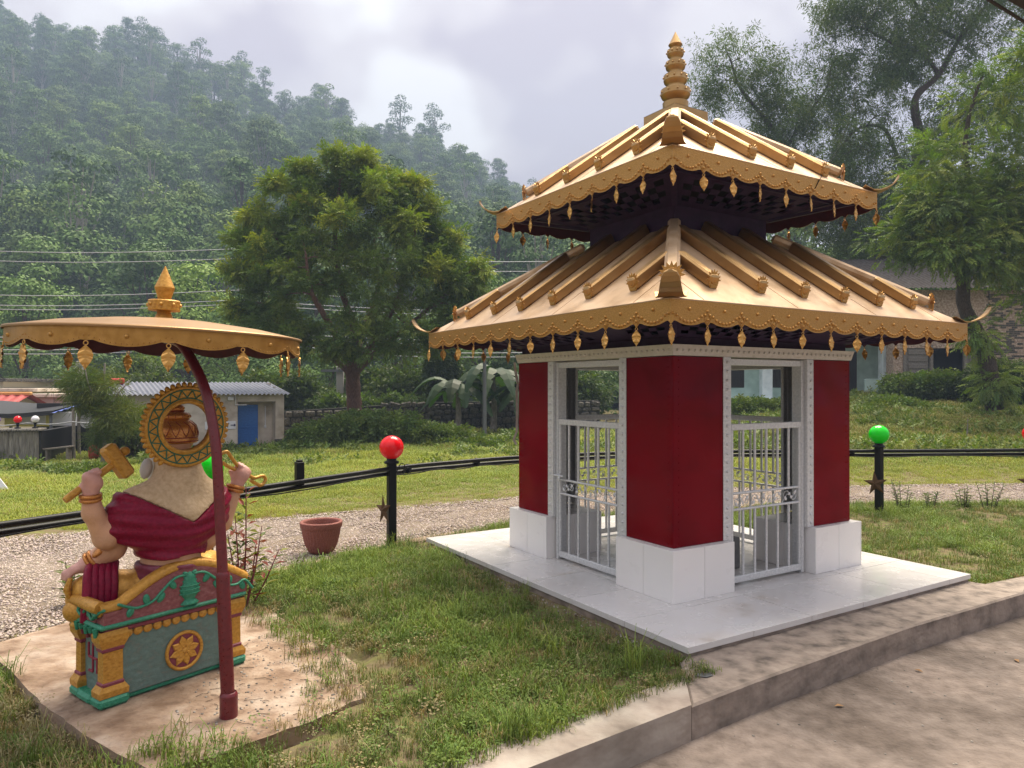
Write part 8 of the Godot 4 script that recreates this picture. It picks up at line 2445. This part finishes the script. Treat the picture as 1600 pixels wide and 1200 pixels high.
	# the meadow beyond the path
	var mm := [grass_clump(26, 0.12, 0.17, 0.010, 11), grass_clump(24, 0.085, 0.18, 0.011, 12)]
	var mx := [[], []]; var mc := [[], []]
	var sun := Color(0.33, 0.375, 0.070); var mid := Color(0.215, 0.285, 0.058); var dry := Color(0.36, 0.31, 0.14)
	var far_noise := noise(63, 0.16, 3)
	var tries := 0
	while tries < 86000:
		tries += 1
		var z := 8.6 + 23.0 * pow(rng.randf(), 1.25)
		var x := rf(-0.84, 1.0) * z
		var q := Vector2(x, z)
		if z < 13.3:
			if inside(q, path_poly): continue
			if z < along_z(PATH_FAR, x): continue
		var n := far_noise.get_noise_2d(x, z); var f := fine.get_noise_2d(x * 0.5, z * 0.5)
		if x < -7.4 and z > 24.0: continue
		var t := clampf(0.5 + n * 1.3 + f * 0.5 + rf(-0.25, 0.25), 0, 1)
		var c := mid.lerp(sun, t)
		var near_edge := 1.0 - smoothstep(0.0, 3.0, z - along_z(PATH_FAR, x))
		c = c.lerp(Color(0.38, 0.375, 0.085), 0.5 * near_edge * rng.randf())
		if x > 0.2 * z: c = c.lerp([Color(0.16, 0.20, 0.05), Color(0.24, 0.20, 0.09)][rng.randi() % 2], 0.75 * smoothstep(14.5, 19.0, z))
		if rng.randf() < 0.07: c = dry
		var s := rf(0.7, 1.3) * lerpf(0.8, 1.5, smoothstep(12, 28, z)) * lerpf(1.0, 0.6, near_edge)
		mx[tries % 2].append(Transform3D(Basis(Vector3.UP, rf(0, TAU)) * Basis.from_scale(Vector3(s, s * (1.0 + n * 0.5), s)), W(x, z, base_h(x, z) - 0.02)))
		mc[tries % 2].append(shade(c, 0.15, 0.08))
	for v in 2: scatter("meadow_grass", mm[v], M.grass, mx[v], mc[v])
	# broad-leaved weeds through the meadow and along its far side
	var wd := sprig_bunch(18, 0.14, 0.085, 0.055, 0.0, 31)
	var wx := []; var wc := []
	for k in 9000:
		var z := 15.0 + 16.0 * rng.randf(); var x := rf(-0.8, 0.84) * z
		var n := far_noise.get_noise_2d(x * 1.7 + 40, z * 1.7)
		if n < 0.02 + 0.2 * (1.0 - smoothstep(16.0, 24.0, z)) - (0.25 if x > 0.25 * z else 0.0): continue
		if x < -7.0 and z > 23.8: continue
		var s := rf(0.6, 1.5)
		wx.append(Transform3D(Basis(Vector3.UP, rf(0, TAU)) * Basis.from_scale(Vector3(s, s, s)), W(x, z, base_h(x, z) + rf(0.05, 0.22)))); wc.append(shade([Color(0.13, 0.185, 0.046), Color(0.165, 0.21, 0.05)][k % 2], 0.25, 0.12))
	scatter("meadow_weeds", wd, M.leaf, wx, wc)
	# fallen leaves and grit on the concrete
	var fl := MB.new(); leaflet(fl, Vector3.ZERO, Vector3(0.9, 0.1, 0.4).normalized(), Vector3.UP, 0.06, 0.03)
	var fm := fl.mesh()
	var spot := [[1.86, 4.18, -0.243, "curled pale brown leaf on the concrete yard near the kerb"], [2.62, 4.72, -0.243, "brown leaf lying in the corner between kerb and yard"], [3.4, 4.9, -0.243, "small dry leaf on the concrete yard at the right"]]
	for q in spot:
		var o := put("fallen_leaf", fm, M.dry_leaf)
		o.transform = Transform3D(Basis(Vector3.UP, q[0] * 7.0), W(q[0], q[1], q[2]))
		tag(o, q[3], "leaf", "fallen leaves on the concrete")
	var gx := []; var gc := []
	var gm := MB.new(); gm.ball(Vector3.ZERO, Vector3(1, 0.7, 0.9), 6)
	for k in 900:
		var x := 0.0; var z := 0.0; var y := 0.0
		if k < 380: x = rf(-1.75, -0.95); z = rf(3.5, 4.9); y = -0.079
		elif k < 620: x = rf(0.3, 4.0); z = rf(2.6, 5.2); y = -0.249
		else:
			var t := rng.randf(); var e := rf(0.0, 0.16) * rng.randf()
			var q := Vector2(1.06, 4.42).lerp(Vector2(-0.92, 7.66), t) + Vector2(-0.852, -0.524) * (e + 0.01)
			x = q.x; z = q.y; y = -0.085
		if k < 380 and not inside(Vector2(x, z), SLAB): continue
		if k >= 380 and k < 620 and kerb_side(Vector2(x, z)) > -0.15: continue
		var s := rf(0.003, 0.009)
		gx.append(Transform3D(Basis(Vector3.UP, rf(0, 6)) * Basis.from_scale(Vector3(s, s, s)), W(x, z, y))); var g := rf(0.12, 0.4); gc.append(Color(g, g * 0.9, g * 0.78))
	scatter("grit", gm.mesh(), M.pebble, gx, gc)
	var sc := MB.new()
	sc.prism(poly2([[-0.05, -0.02], [0.01, -0.035], [0.055, -0.012], [0.045, 0.025], [-0.01, 0.018], [-0.04, 0.03]]), 0.0, 0.003, Transform3D(Basis(Vector3.RIGHT, -PI / 2), Vector3.ZERO))
	var so := put("paper_scrap", sc, M.steel_grey)
	so.position = W(1.10, 4.17, -0.061)
	tag(so, "small torn grey scrap lying on the kerb near the platform corner", "scrap")
	var dk := MB.new()
	for k in 42:   # straws and twigs on the slab
		var x := rf(-1.75, -1.0); var z := rf(3.6, 4.7)
		if not inside(Vector2(x, z), SLAB): continue
		var an := rf(0, TAU); var l := rf(0.03, 0.11)
		dk.tube([W(x, z, -0.077), W(x + cos(an) * l * 0.5, z + sin(an) * l * 0.5, -0.074), W(x + cos(an + 0.3) * l, z + sin(an + 0.3) * l, -0.077)], [0.0014], 4)
	put("dry_straw", dk, M.bark).set_meta("kind", "stuff")

func along_z(pl: PackedVector2Array, x: float) -> float:
	for k in pl.size() - 1:
		if x < pl[k + 1].x: return lerpf(pl[k].y, pl[k + 1].y, clampf((x - pl[k].x) / (pl[k + 1].x - pl[k].x), 0, 1))
	return pl[-1].y

func _ready() -> void:
	rng.seed = 7
	make_light()
	make_materials()
	mat("dry_leaf", Color(0.27, 0.15, 0.06), 0.8)
	make_ground()
	make_right_side()
	make_left_side()
	make_shed()
	rng.seed = 21
	make_forest()
	rng.seed = 22
	make_feature_trees()
	make_bushes()
	rng.seed = 23
	make_shrine()
	make_statue()
	make_rail()
	make_pot()
	make_grass()
